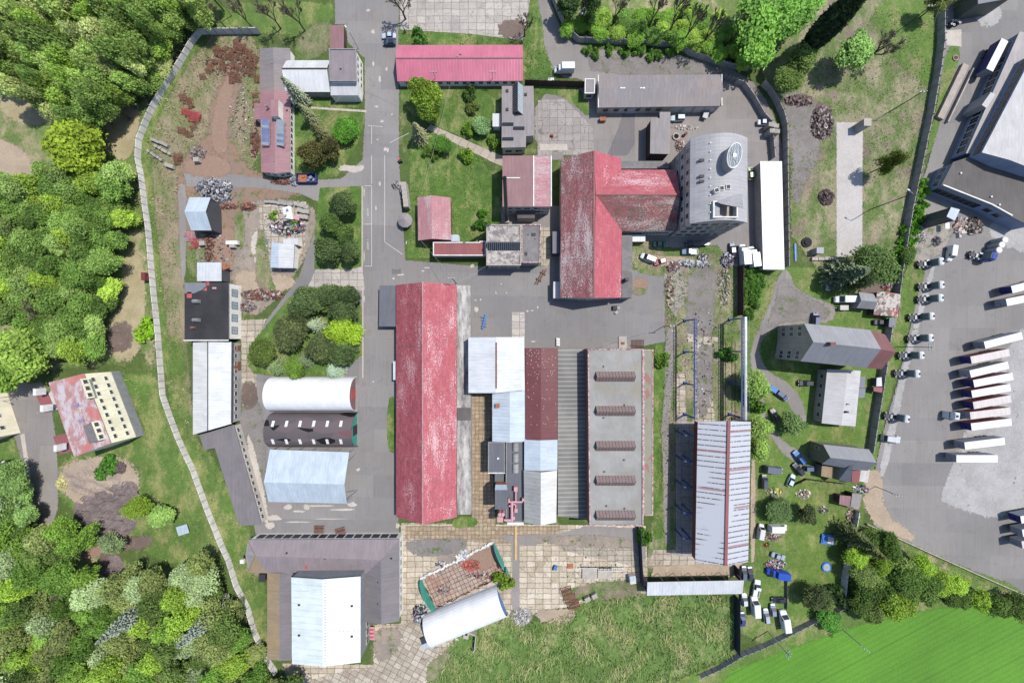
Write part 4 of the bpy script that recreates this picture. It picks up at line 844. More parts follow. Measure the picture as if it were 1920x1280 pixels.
# tower
def tower():
    nw, ne, se, sw = W(1294.5, 259, 15), W(1401.6, 259, 15), W(1401.3, 417.5, 15), W(1293, 419.4, 15); n = 14
    c = (nw+se)/2; t = thing('tower_building', 'four storey block with curved grey metal roof, oval roof light and scooped roof opening', 'tower block', (c.x, c.y, 0))
    def arc(a, b, f): p = a.lerp(b, f); p.z = 15+3.0*math.sin(math.pi*f)**.9; return p
    N = [arc(nw, ne, i/n) for i in range(n+1)]; S = [arc(sw, se, i/n) for i in range(n+1)]
    # opening in the roof between columns oc0..oc1 and rows y0..y1
    m = MB(); oc0, oc1 = 6, 11; fy0, fy1 = .80, .965
    for i in range(n):
        a, b, e, f = N[i], N[i+1], S[i+1], S[i]; th = Vector((0, 0, .35))
        def q(u0, u1): 
            P = [a.lerp(f, u0), b.lerp(e, u0), b.lerp(e, u1), a.lerp(f, u1)]; m.poly([P[3], P[2], P[1], P[0]]); m.poly([p-th for p in P])
        if oc0 <= i < oc1-1: q(0, fy0); q(fy1, 1)
        else: q(0, 1)
        m.poly([a-th, b-th, b, a]); m.poly([f, e, e-th, f-th])
    for L in (0, n): m.poly([N[L], S[L], S[L]-Vector((0, 0, .35)), N[L]-Vector((0, 0, .35))])
    rf = m.build('curved_roof', 'roof_tower', t)
    for p in rf.data.polygons: p.use_smooth = False
    IN = inset2([nw, ne, se, sw], .25); w = MB(); A, Bb, C, D = IN
    w.poly([Vector((A.x, A.y, 0)), Vector((D.x, D.y, 0)), Vector((D.x, D.y, 14.9)), Vector((A.x, A.y, 14.9))]); w.poly([Vector((Bb.x, Bb.y, 0)), Vector((C.x, C.y, 0)), Vector((C.x, C.y, 14.9)), Vector((Bb.x, Bb.y, 14.9))])
    for p, q_ in ((A, Bb), (D, C)):
        top = [arc(p, q_, i/n)-Vector((0, 0, .3)) for i in range(n+1)]; w.poly([Vector((p.x, p.y, 0)), Vector((q_.x, q_.y, 0))]+top[::-1])
    w.build('wall', 'wall_tower', t); BASE[t.name] = ([A, Bb, C, D], c)
    m = MB()
    for z in (3.7, 7.4, 11.1):
        for p, q_ in ((A, D), (D, C)): d = q_-p; m.box(Vector(((p.x+q_.x)/2, (p.y+q_.y)/2, z)), (d.to_2d().length+.2, .16+.1, .25), rz=math.atan2(d.y, d.x))
    m.build('string_course', 'grey_trim', t)
    wins(t, 2, 5, 2.2, 1.5, (2.0, 5.7, 9.4, 13.0), pane='glass_dark', frame='grey_trim'); wins(t, 3, 7, 1.5, 1.9, (5.6, 9.3, 12.9)); wins(t, 1, 6, 2, 1.5, (5.6, 9.3, 12.9))
    # oval roof light, a leaning drum
    c = W(1364, 302.5, 17.6); m = MB(); k = 28; ring = lambda r, z, dx=0, dy=0, tl=0: [Vector((c.x+dx+math.cos(2*math.pi*i/k)*2.15*r+math.sin(2*math.pi*i/k)*.55, c.y+dy+math.sin(2*math.pi*i/k)*4.1*r, z+tl*math.cos(2*math.pi*i/k))) for i in range(k)]
    b0, t0, t1 = ring(1, 16.8), ring(1, 21.2, .0, 0, .35), ring(.9, 21.25, 0, 0, .33)
    for i in range(k): j = (i+1) % k; m.poly([b0[i], b0[j], t0[j], t0[i]]); m.poly([t0[i], t0[j], t1[j], t1[i]], 1)
    dr = m.build('oval_rooflight', ['roof_tower', 'white_trim'], t); m = MB(); g2 = [p-Vector((0, 0, .12)) for p in t1]; m.poly(g2); m.build('glass', 'glass_pale', dr); m = MB()
    for i in (2, 4, 6, 8, 10, 12): m.tube(g2[i]+Vector((0, 0, .1)), g2[(k-i+1) % k]+Vector((0, 0, .1)), .07, n=4)
    for i in (11, 9, 7, 5): m.tube(g2[i+1]+Vector((0, 0, .1)), g2[(i+13) % k]+Vector((0, 0, .1)), .07, n=4)
    m.box(g2[0].lerp(g2[14], .5)+Vector((0, 0, .15)), (1.1, 1.2, .1)); m.build('glazing_bar', 'white_trim', dr)
    for x, y, r in [(1341.5, 358.5, .35), (1352, 354, .1), (1364.5, 351, .0)]:
        c = W(x, y, 17.9); m = MB(); m.box(c, (1.5, 1.5, .8+r*2), 0, r); m.box(c+Vector((0, 0, .45+r)), (1.1, 1.1, .12), 1, r); m.build('square_skylight', ['white_trim', 'dark_trim'], t)
    for y in (301, 331, 340.5): boxon(t, 'roof_hatch', 1315, y, 16.6, 1.6, .9, .3, 'dark_trim')
    m = MB()
    for k in range(9):
        for x, z in ((1331.5, 17.5), (1381.5, 16.9)): m.box(W(x, 268+k*16.3, z)+Vector((0, 0, .1)), (.45, .3, .25), 0, .6)
    m.build('roof_hook', 'white_trim', t)
    # roof opening kerb and scooped hood
    X0, X1 = W(1337, 390, 17.9).x, W(1378, 390, 17.2).x; Y0, Y1 = W(0, 379, 17.8).y, W(0, 408.5, 17.6).y
    m = MB(); zb = 16.3; zt = 18.4
    for (cx, cy, dx, dy) in (((X0+X1)/2, Y0, X1-X0+.5, .4), ((X0+X1)/2, Y1, X1-X0+.5, .4), (X0, (Y0+Y1)/2, .4, Y0-Y1-.42), (X1, (Y0+Y1)/2, .4, Y0-Y1-.42)): m.box((cx, cy, (zb+zt)/2), (dx, dy, zt-zb))
    k_ = m.build('opening_kerb', 'white_trim', t); m = MB(); m.box(((X0+X1)/2, (Y0+Y1)/2, 16.2), (X1-X0, Y0-Y1, .1)); m.build('terrace_floor', 'pale_dirt_solid', t)
    m = MB(); n2 = 10; a = Vector((X0+.8, Y0-.4, 19.0))
    for i in range(n2):
        def hp(f): return Vector((X0+1.0+(X1+.2-X0-1.0)*f, Y0+1.6*math.sin(f*1.5), 18.5+1.9*f)), Vector((X0+1.0+(X1+.2-X0-1.0)*f, Y0-.5-2.6*f**.8, 18.8+2.2*f))
        a0, b0 = hp(i/n2); a1, b1 = hp((i+1)/n2); m.poly([a0, b0, b1, a1]); m.poly([p-Vector((0, 0, .15)) for p in (a0, b0, b1, a1)])
        m.poly([b0, b0-Vector((0, 0, .15)), b1-Vector((0, 0, .15)), b1]); m.poly([a0, a1, a1-Vector((0, 0, .15)), a0-Vector((0, 0, .15))]); m.poly([a0, a1, Vector((a1.x, a1.y-.1, 16.5)), Vector((a0.x, a0.y-.1, 16.5))])
    m.build('scooped_hood', 'roof_tower', t)
    return t
plain('pale_dirt_solid', T(186, 172, 160), .9)
tower()
B = bld('white_warehouse', 'long plain bright white flat roofed hall right of the tower block', 'warehouse', [(1425.5, 302.5, 4), (1466, 302.5, 4.2), (1471, 505.5, 4.2), (1431, 505, 4)], [('roof_bright', [0, 1, 2, 3])], 'wall_grey')
B = bld('open_shed', 'narrow fibre cement roofed open shed standing in the court', 'shed', [(1220, 221.5, 5), (1237, 221.5, 5), (1237, 210, 5), (1257, 210, 5), (1256, 289, 5), (1219, 288, 5)], [('roof_grey_brown', [0, 1, 2, 3, 4, 5])], 'wood_dark')
B = gable('garage_block', 'long grey felt roofed garage block with pale doors facing the court', 'garage', (1121, 141.5), (1351.6, 140), (1353.5, 198.8), (1121.9, 202), 4.0, 5.0, 'x', 'roof_grey', 'roof_grey', 'wall_render', .47)
wins(B, 3, 6, 1.8, 1.4, (2.2,), a=.45, b=.98, frame='grey_trim')
for t_ in (.07, .16, .25, .36, .72): door(B, 3, t_, 3.0, 2.9, 'roof_white_dull', 'garage_door')
for x in (1165, 1170, 1202, 1207): boxon(B, 'skylight', x, 165.6, 4.95, .8, .5, .15, 'white_trim')
m = MB(); a, b = W(1352.5, 140, 4.3), W(1354, 198.8, 4.3); m.box((a+b)/2, (.3, (a-b).length, .3)); a, b = W(1121.5, 141, 4.3), W(1122, 202, 4.3); m.box((a+b)/2, (.3, (a-b).length, .3)); m.build('verge_trim', 'white_trim', B)
B = flat('garage_annex', 'small grey flat annex with white edge at the west end of the garages', 'shed', [(1096.5, 148), (1116, 148), (1115, 176), (1096, 176)], 3.3, 'roof_grey_brown', 'wall_render', .15, 'white_trim')
wins(B, 2, 1, 1.8, 1.2, (1.8,), frame='grey_trim')
# ---- west yard
B = gable('open_barn', 'pale blue gabled shed with a dark open east side', 'shed', (354.8, 370), (394.7, 370), (396.6, 432), (358.5, 432), 5, 7.2, 'x', 'roof_pale_blue_two', 'roof_pale_blue', 'wall_dark', .5)
m = MB(); a, b, c = W(397, 370, 4.9), W(396.6, 432, 4.9), W(387, 397.5, 7.0)
for p, q in ((W(412, 386), W(396, 372, 5)), (W(412, 434), W(396, 431, 5))): m.tube(p, q, .1)
m.build('strut', 'dark_trim', B)
B = flat('grey_shed', 'small pale grey roofed shed touching the black roof', 'shed', [(369.4, 492), (415.3, 492), (415.3, 527), (369.4, 527)], 4.2, 'roof_offwhite', 'wall_dark')
m = MB(); m.poly([W(415, 494, 4.2), W(434, 500, 2.6), W(416, 508, 3.2)]); m.poly([W(415, 494, 4.25), W(416, 508, 3.25), W(434, 500, 2.65)]); m.build('awning', 'rust_orange', B)
B = bld('site_container', 'white container cabin with a pale blue strip roof on the slab yard', 'container', [(509, 454, 3.2), (523, 455, 3.4), (552, 457.5, 3.2), (550, 502.5, 3.2), (522, 502, 3.4), (507, 501.5, 3.2)], [('roof_pale_blue', [0, 1, 4, 5]), ('roof_white_dull', [1, 2, 3, 4])], 'wall_white')
m = MB(); c0 = [W(531, 448, 3), W(558, 447, 3), W(558, 459, 3), W(531, 456, 3)]; m.prism([Vector((p.x, p.y, .2)) for p in c0], c0, 0, 1); m.build('cabin_unit', ['wall_white', 'roof_white_dull'], B)
B = flat('black_roof_workshop', 'workshop with patched black bitumen roof and large workshop windows on its east wall', 'workshop', [(346, 529.7), (428.8, 529.7), (428.8, 636.6), (346, 637.5)], 6.2, 'roof_bitumen_black', 'wall_white', .0)
wins(B, 1, 4, 2.6, 2.6, (3.2,), 'wood_dark', 'glass_pale')
for x, y, a, b, k in [(355, 553, 1.7, 2.1, 'red_paint'), (385, 542, 1.1, 1.1, 'red_paint'), (389.5, 532, 1.2, 1.3, 'red_paint'), (402, 540, 1.4, .6, 'pink_paint')]: boxon(B, 'roof_patch', x, y, 6.2, a, b, .05, k)
m = MB(); c0 = [W(346, 530, 6.25), W(388, 530, 6.25), W(384, 541, 6.25), W(363, 550, 6.25), (W(346, 550, 6.25))]; m.poly([p for p in c0]); m.build('roof_patch', 'roof_slate', B)
for y in (565, 600): 
    m = MB(); c = W(371, y, 6.2); m.box(c+Vector((0, 0, .5)), (2, 1.2, 1)); m.prism([c+Vector((-1, -.6, 1)), c+Vector((1, -.6, 1)), c+Vector((1, .6, 1)), c+Vector((-1, .6, 1))], [c+Vector((-1, -.05, 1.5)), c+Vector((1, -.05, 1.5)), c+Vector((1, .05, 1.5)), c+Vector((-1, .05, 1.5))]); m.build('roof_vent', 'grey_trim', B)
boxon(B, 'chimney', 364, 614, 6.2, 1.3, .8, .9, 'wall_brick'); boxon(B, 'edge_coping', 387, 637.8, 6.25, 16, .4, .2, 'white_trim')
B = bld('long_workshop', 'long white ribbed roof workshop south of the black roof', 'workshop', [(361.6, 641, 4.3), (390, 641, 5.3), (433.8, 641, 4.6), (434.9, 793.8, 4.6), (389, 807, 5.3), (361.6, 814.5, 4.3)], [('roof_ivory', [0, 1, 4, 5]), ('roof_white', [1, 2, 3, 4])], 'wall_grey')
m = MB(); a, b = W(390, 641, 5.36), W(389, 807, 5.36); m.box((a+b)/2, (.3, (a-b).length, .12)); a, b = W(434.3, 641, 4.62), W(435.4, 793, 4.62); m.box((a+b)/2, (.4, (a-b).length, .2), 0, -.006); m.build('ridge_cap', 'chassis', B)
wins(B, 2, 10, 1.5, 1.3, (2.4,), 'white_trim', 'glass_dark', .02, .98); door(B, 2, .3, 3.4, 3, 'rust'); door(B, 2, .07, 2, 2.4, 'rust')
B = bld('angled_shed', 'long brown grey roofed shed turned at an angle along the perimeter grass', 'shed', [(373.6, 815.6, 3.6), (438, 796, 3.6), (490.5, 983, 3.6), (448, 985, 3.6), (403, 839.7, 3.6), (383.4, 843.6, 3.6)], [('roof_brown_grey', [0, 1, 2, 3, 4, 5])], 'wall_render')
wins(B, 1, 14, 1.4, 1.2, (1.9,), 'white_trim', 'glass_dark', .02, .98)
def barrel(name, label, cat, x0, x1, y0, y1, hh, mat, endm, n=18, rz=0.0, centre=None, L=None, Wd=None, frontdepth=.0, pw=.8):
    if centre is None: c = W((x0+x1)/2, (y0+y1)/2); L = (x1-x0)*.2; Wd = (y1-y0)*.2
    else: c = centre
    t = thing(name, label, cat, c, rz); m = MB(); P = []
    for i in range(n+1):
        a = math.pi*i/n; y = -math.cos(a)*Wd/2; z = hh*max(0, math.sin(a))**pw; P.append((y, z))
    for i in range(n):
        (ya, za), (yb, zb) = P[i], P[i+1]; m.poly([(-L/2, ya, za), (L/2, ya, za), (L/2, yb, zb), (-L/2, yb, zb)]); k = .965
        m.poly([(-L/2, ya*k, za*k), (-L/2, yb*k, zb*k), (L/2, yb*k, zb*k), (L/2, ya*k, za*k)])
        for sx in (-1, 1): m.poly([(sx*L/2, ya, za), (sx*L/2, yb, zb), (sx*L/2, yb*k, zb*k), (sx*L/2, ya*k, za*k)])
    r = m.build('vault', mat, t, local=True)
    for p in r.data.polygons: p.use_smooth = False
    for sx, em in ((-1, endm[0]), (1, endm[1])):
        if em:
            m = MB(); x = sx*(L/2-.5); m.poly([(x, y*.96, z*.96) for y, z in P][::sx]); e = m.build('end_wall', em[0], t, local=True)
            if em[1]: m = MB(); m.box((x+sx*.06, 0, 1.7), (.1, 3.6, 3.4)); m.build('door', em[1], e, local=True)
    return t, P, L
barrel('tent_hall', 'white membrane barrel tent hall running beside the garden trees', 'tent hall', 513, 669, 706, 769, 5.9, 'tent_white', (('white_trim', None), ('roof_redbrown', 'red_paint')))
t, P, L = barrel('nissen_hall', 'dark patched barrel vaulted hall with two rows of white skylights', 'storage hall', 514, 672, 772, 836, 5.8, 'roof_nissen', (('wall_dark', None), ('green_paint', 'dark_trim')))
for row, n0 in ((-1, 4), (1, 6)):
    for i in range(6):
        idx = 5 if row < 0 else 11; (ya, za), (yb, zb) = P[idx], P[idx+2]; x = -L/2+2.6+i*4.9; m = MB(); k = 1.02
        m.poly([(x, ya*k, za*k), (x+1.0, ya*k, za*k), (x+1.0, yb*k, zb*k), (x, yb*k, zb*k)]); m.build('skylight', 'white_trim', t, local=True)
B = gable('pale_blue_hall', 'large open ended hall with pale blue gable roof near the south west gate', 'storage hall', (506, 842.3), (654.7, 847.4), (650.4, 943.6), (503.3, 940.3), 5, 7.6, 'x', 'roof_pale_blue_two', 'roof_pale_blue', 'wall_grey', .57, walls=False)
m = MB()
for e in ((0, 1), (4, 3)):
    for k in range(7):
        f = k/6; a, b = BASE[B.name][0][e[0]], BASE[B.name][0][e[1]]; p = a.lerp(b, f); m.tube(Vector((p.x, p.y, 0)), Vector((p.x, p.y, 4.8)), .12)
m.tube(W(672, 845), W(655, 865, 5), .1); m.tube(W(672, 918), W(651, 925, 5), .1); m.tube(W(672, 918), W(651, 938, 5), .1); m.build('post', 'steel_frame', B)
# ---- long red hall and neighbours
B = gable('long_red_hall', 'very long factory hall under a worn red and pink gable roof', 'factory hall', (742.8, 534), (856.6, 533), (856, 969), (742.7, 969), 4.6, 9.6, 'y', 'roof_red_worn', 'roof_red_pale', 'wall_render', .5)
m = MB(); a, b = W(792.5, 529, 9.68), W(792.5, 983, 9.68); m.box((a+b)/2, (.5, (a-b).length, .14)); m.build('ridge_cap', 'roof_small_red', B)
m = MB(); a, b = W(744, 649, 4.75), W(792, 649, 9.75); m.box((a+b)/2, ((a-b).length, .25, .12), 0, 0, tilt=(0, -math.atan2(5, (a-b).to_2d().length))); m.build('fire_wall', 'roof_wing_dark', B)
wins(B, 0, 3, 2.4, 2, (2.2,)); wins(B, 1, 3, 2.4, 2, (2.2,))
B = flat('strip_roof', 'narrow grey stained fibre cement roof strip along the east side of the long red hall', 'lean-to', [(857, 535), (882, 535), (884, 963.8), (857, 964)], 4.2, 'roof_asbestos', 'wall_grey', inset=.1)
boxon(B, 'roof_patch', 870, 776, 4.2, 5, 4.6, .06, 'roof_felt_brown')
B = flat('dark_annex', 'dark grey flat roofed annex on the west side of the long red hall', 'shed', [(711.5, 535), (742, 535), (742, 612), (710.5, 612)], 3.6, 'roof_dark', 'wall_dark', inset=.1)
B = flat('door_canopy', 'narrow white canopy on the west wall of the long red hall', 'canopy', [(737, 677), (741.5, 677), (741.5, 712), (737, 712)], 3.4, 'roof_offwhite', 'grey_trim', inset=.05)
B = bld('white_twin_hall', 'pair of bright white roofs with a rusty valley gutter between them', 'factory hall', [(878, 632.3, 8.6), (930.5, 632, 9.2), (983, 631.7, 8.8), (984, 731, 8.8), (930.5, 736.5, 9.2), (878.3, 736.5, 8.6)], [('roof_offwhite', [0, 1, 4, 5]), ('roof_white', [1, 2, 3, 4])], 'wall_grey', inset=.1)
m = MB(); a, b = W(930.5, 642, 9.3), W(930.5, 728, 9.3); m.box((a+b)/2, (.5, (a-b).length, .16)); m.build('valley_gutter', 'rust', B)
B = gable('pale_gable_hall', 'bluish white ribbed gable roof with a rusty vent, south of the white twin roofs', 'factory hall', (923, 733), (986, 731), (986.5, 827), (923, 827), 6.6, 8.0, 'y', 'roof_bluish', 'roof_pale_blue_two', 'wall_grey', .52, inset=.1)
boxon(B, 'rusty_vent', 933, 760, 7.2, 1.4, 1.4, .7, 'rust_orange'); m = MB(); c = W(924, 763, 3); m.tube(Vector((c.x, c.y, .5)), Vector((c.x, c.y, 6.2)), .5); m.build('downpipe', 'chassis', B)
B = flat('dark_flat_hall', 'dark grey flat roof with three ribbed domed skylights and pink ducts', 'factory hall', [(948.5, 827.5), (981, 827.5), (981, 978), (948, 978)], 5.4, 'roof_dark', 'wall_dark', .12, 'grey_trim', inset=.1)
for y in (836.7, 857, 876.9):
    c = W(966.7, y, 5.4); m = MB(); q = 8
    for i in range(q):
        a, b = math.pi*i/q, math.pi*(i+1)/q; m.poly([c+Vector((-1.1*math.cos(a), -1.6, .9*math.sin(a))), c+Vector((-1.1*math.cos(b), -1.6, .9*math.sin(b))), c+Vector((-1.1*math.cos(b), 1.6, .9*math.sin(b))), c+Vector((-1.1*math.cos(a), 1.6, .9*math.sin(a)))])
    for s_ in (-1, 1): m.poly([c+Vector((-1.1*math.cos(math.pi*i/q), 1.6*s_, .9*math.sin(math.pi*i/q))) for i in range(q+1)])
    m.build('dome_skylight', 'roof_corr_grey', B)
boxon(B, 'entrance_canopy', 966.5, 981, 4.2, 6.0, 1.0, .15, 'white_trim')
B = flat('dark_block', 'square dark grey roof left of the domed skylights', 'factory hall', [(915.2, 828), (946.5, 828), (946.5, 886), (915, 886)], 6.4, 'roof_dark', 'wall_dark', .1, 'grey_trim', inset=.1); boxon(B, 'roof_vent', 934, 858, 6.4, .8, .5, .8, 'white_trim'); boxon(B, 'edge_coping', 931, 886.2, 6.45, 6, .3, .2, 'white_trim')
B = flat('low_dark_link', 'low dark link roof between the square dark roof and the duct tower', 'lean-to', [(927.7, 887.5), (945.4, 887.5), (945.4, 908), (927.7, 908)], 4.2, 'roof_dark', 'wall_dark', inset=.1)
B = bld('duct_tower', 'tall dark topped tower with rusty side walls and a pale north slope', 'tower', [(929, 908, 7.2), (950.5, 908, 7.2), (951.5, 918, 9.6), (951.5, 954.5, 9.6), (928, 954.5, 9.6), (928, 918, 9.6)], [('roof_pale_blue_two', [0, 1, 2, 5]), ('roof_dark', [5, 2, 3, 4])], 'rust_orange', inset=.1)
c = W(940, 965, 4); D = thing('pink_ductwork', 'pink painted extraction ducts and cyclone at the south end of the dark roofs', 'ductwork', (c.x, c.y, 0))
m = MB(); hh = 6.6
for a, b, r in [((967, 918), (967, 940), .28), ((953, 940.5), (980, 940.5), .34), ((959.7, 940), (959.7, 976), .5), ((945, 974.5), (958, 974.5), .42), ((962, 945), (966, 945), .3), ((966.5, 945), (966.5, 952), .3), ((954, 934), (954, 940), .35), ((954, 948), (958, 948), .3)]:
    m.tube(W(*a, hh), W(*b, hh), r, n=8)
m.build('duct', 'pink_paint', D); m = MB()
for x, y, s_ in [(967, 916, 1.3), (967.5, 956, 1.1), (981, 936, .8), (963, 970, 1.0)]: m.box(W(x, y, 6.6)-Vector((0, 0, .4)), (s_, s_*1.2, 1.6))
m.build('fan_box', 'pink_paint', D); m = MB()
for dx in (0, 1.3):
    c = W(937.5+dx*4.4, 962, 7); m.tube((c.x, c.y, 4), (c.x, c.y, 8), .65, .65, 12); m.tube((c.x, c.y, 1), (c.x, c.y, 4), .15, .65, 12)
c = W(938, 970, 6); m.box((c.x, c.y-.2, 4.5), (2.1, 1.9, 5)); m.box((c.x+.2, c.y-1.0, 2), (2.4, .8, 1)); m.build('cyclone', 'pink_paint', D)
m = MB()
for dx in (-1, 1):
    for dy in (-1, 1): m.tube((c.x+dx, c.y+dy, 0), (c.x+dx, c.y+dy, 3), .08)
m.build('support_leg', 'pink_paint', D)
B = gable('dark_red_hall', 'wide dark red low pitched roof in the middle of the joined halls', 'factory hall', (984.8, 652.7), (1045.4, 652.7), (1045.4, 823), (985, 823), 7, 7.8, 'y', 'roof_darkred', 'roof_darkred', 'wall_brick', .48, inset=.05)
m = MB()
for k in range(90):
    x, y = random.uniform(987, 1042), 655+abs(random.gauss(0, 1))*75
    if y < 800: m.box(W(x, y, 7.5)+Vector((0, 0, .2)), (.28, .12, .1))
m.build('fixing_cap', 'white_trim', B)
B = gable('pale_blue_link', 'pale blue roof section between dark red roof and white corrugated roof', 'factory hall', (983, 824), (1045.4, 824), (1045, 881), (983, 881), 6.8, 7.5, 'y', 'roof_pale_blue', 'roof_pale_blue_two', 'wall_grey', .48, inset=.05)
B = gable('corrugated_hall', 'corrugated gable roof, grey west slope and white east slope, at the south end', 'factory hall', (982, 881.5), (1044.5, 881.5), (1043, 979), (983, 979), 7.0, 9.0, 'y', 'roof_corr_grey', 'roof_corr_pale', 'wall_grey', .5, inset=.15)
B = bld('ribbed_roof_hall', 'grey ribbed roof crossed by pale stripes between the red roof and the brick edged roof', 'factory hall', [(1045.8, 652.7, 5.3), (1103, 652.7, 4.8), (1103, 972, 4.8), (1046, 968, 5.3)], [('roof_ribbed_dark', [0, 1, 2, 3])], 'wall_brick', inset=.05)
B = flat('monitor_roof_hall', 'large flat grey roof with pink brick parapet and five rusty glass roof monitors', 'factory hall', [(1101.7, 654), (1205.8, 654), (1205.8, 984.6), (1104.8, 984.6)], 10, 'roof_flat_grey', 'wall_brick', .35, 'brick_parapet', inset=.05)
for y in (705.6, 769.8, 835.4, 900.2, 965.2):
    a, b = W(1117, y, 10), W(1189, y, 10); w_ = 1.7; m = MB(); u = 1.35
    P4 = [Vector((a.x, a.y-w_, 10)), Vector((b.x, a.y-w_, 10)), Vector((b.x, a.y+w_, 10)), Vector((a.x, a.y+w_, 10))]; r0, r1 = Vector((a.x, a.y, 10+u*1.2)), Vector((b.x, a.y, 10+u*1.2))
    m.poly([P4[0], P4[1], r1, r0]); m.poly([P4[2], P4[3], r0, r1]); m.poly([P4[3], P4[0], r0], 1); m.poly([P4[1], P4[2], r1], 1); mo = m.build('roof_monitor', ['monitor_glass', 'dark_trim'], B)
    m = MB()
    for k in range(13): f = k/12; e = P4[0].lerp(P4[1], f); g_ = P4[3].lerp(P4[2], f); r = r0.lerp(r1, f); m.tube(e, r, .06, n=4); m.tube(g_, r, .06, n=4)
    m.tube(P4[0], P4[1], .09, n=4); m.tube(P4[0].lerp(r0, .5), P4[1].lerp(r1, .5), .06, n=4); m.build('glazing_bar', 'rust_dark', mo)
vents(B, [(1133, 686), (1172, 758), (1133, 782), (1171, 861), (1134, 883), (1172, 952), (1138, 947)], 10)
B = flat('monitor_roof_lean_to', 'narrow olive grey roof strip with red patches east of the roof monitors', 'lean-to', [(1206.3, 655), (1225, 655), (1224.5, 966), (1206, 966)], 9.0, 'roof_strip_green', 'wall_brick', .12, 'brick_parapet', inset=.05)
# ---- south west complex
B = bld('brown_roof_complex', 'low building wrapping a taller white roof, brown grey roofs stained ochre at the west', 'factory building',
    [(465, 1011.7, 5), (749, 1010.4, 5), (749, 1164, 5), (715, 1169.7, 7), (683, 1165.7, 5), (683, 1110, 5), (546, 1110, 5), (546, 1237, 5), (524, 1238, 5.6), (501, 1235, 5), (501, 1074, 5), (465, 1073, 5), (460, 1040, 5.8)],
    [('roof_mauve', [0, 1, (714, 1049, 7), (480, 1042, 6.4)]), ('roof_brown_grey', [1, 2, 3, (714, 1049, 7)]), ('roof_brown_grey', [(714, 1049, 7), 3, 4, (683, 1078, 5)]), ('roof_mauve', [(480, 1042, 6.4), (714, 1049, 7), (683, 1078, 5), (546, 1078, 5), (501, 1074, 5)]), ('roof_brown_grey', [(524, 1074, 5.6), (546, 1078, 5), 7, 8]), ('roof_ochre', [(501, 1074, 5), (524, 1074, 5.6), 8, 9]), ('roof_ochre', [0, (480, 1042, 6.4), (501, 1074, 5), 11, 12])], 'wall_white')
wins(B, 0, 16, 2.6, 2.2, (2.4,), 'wood_dark', 'glass_dark', .02, .98); wins(B, 1, 8, 2.2, 1.6, (2.6,), 'white_trim', 'glass_dark')
for x, y in [(610, 1046), (645, 1046), (684, 1046), (734, 1046), (709, 1090), (716, 1090), (709, 1130), (716, 1130), (538, 1036)]: boxon(B, 'roof_vent', x, y, 6.3, .5, .4, .4, 'dark_trim')
boxon(B, 'red_strip', 573, 1058, 5.9, .7, 3.2, .1, 'red_paint', .15); boxon(B, 'access_hatch', 492.5, 1082, 2.2, 2.4, 2.8, .4, 'dark_trim'); boxon(B, 'pale_finial', 456.5, 1050, 4.2, 1.4, 1.4, .8, 'white_trim')
B = gable('white_upper_hall', 'tall hall with mint and bright white roof halves rising out of the brown roofs', 'factory hall', (546, 1081.5), (676, 1080), (676, 1241), (547.5, 1244), 9.5, 10.8, 'y', 'roof_mint', 'roof_brightwhite', 'wall_louvre', .48, zb=0)
wins(B, 2, 4, 2.2, 2.4, (3.0,), 'white_trim', 'glass_dark', .55, .98)
for x, y in [(561, 1133), (660, 1135), (561, 1190), (660, 1192)]: boxon(B, 'roof_hatch', x, y, 9.9, .7, .5, .3, 'dark_trim')
m = MB()
for k in range(30): m.box(W(609.5, 1088+k*5.2, 10.9), (.22, .22, .12))
for k in range(9): m.box(W(616+k*7, 1182, 10.6-k*.12), (.2, .2, .12))
m.build('roof_vent_row', 'dark_trim', B)
# ---- south yard halls
cx, cy = W(881, 1150).x, W(881, 1150).y; a_ = px_angle(793, 1160, 955, 1085)
c1 = W(866, 1144); ang = px_angle(800, 1165, 940, 1100)
barrel('membrane_hall', 'white barrel tent hall with blue east gable, turned at an angle in the south yard', 'tent hall', 0, 0, 0, 0, 5.6, 'tent_white', (('dark_trim', None), ('blue_bright', None)), rz=math.radians(22.2), centre=W(874, 1148), L=29.5, Wd=11.4, n=18)
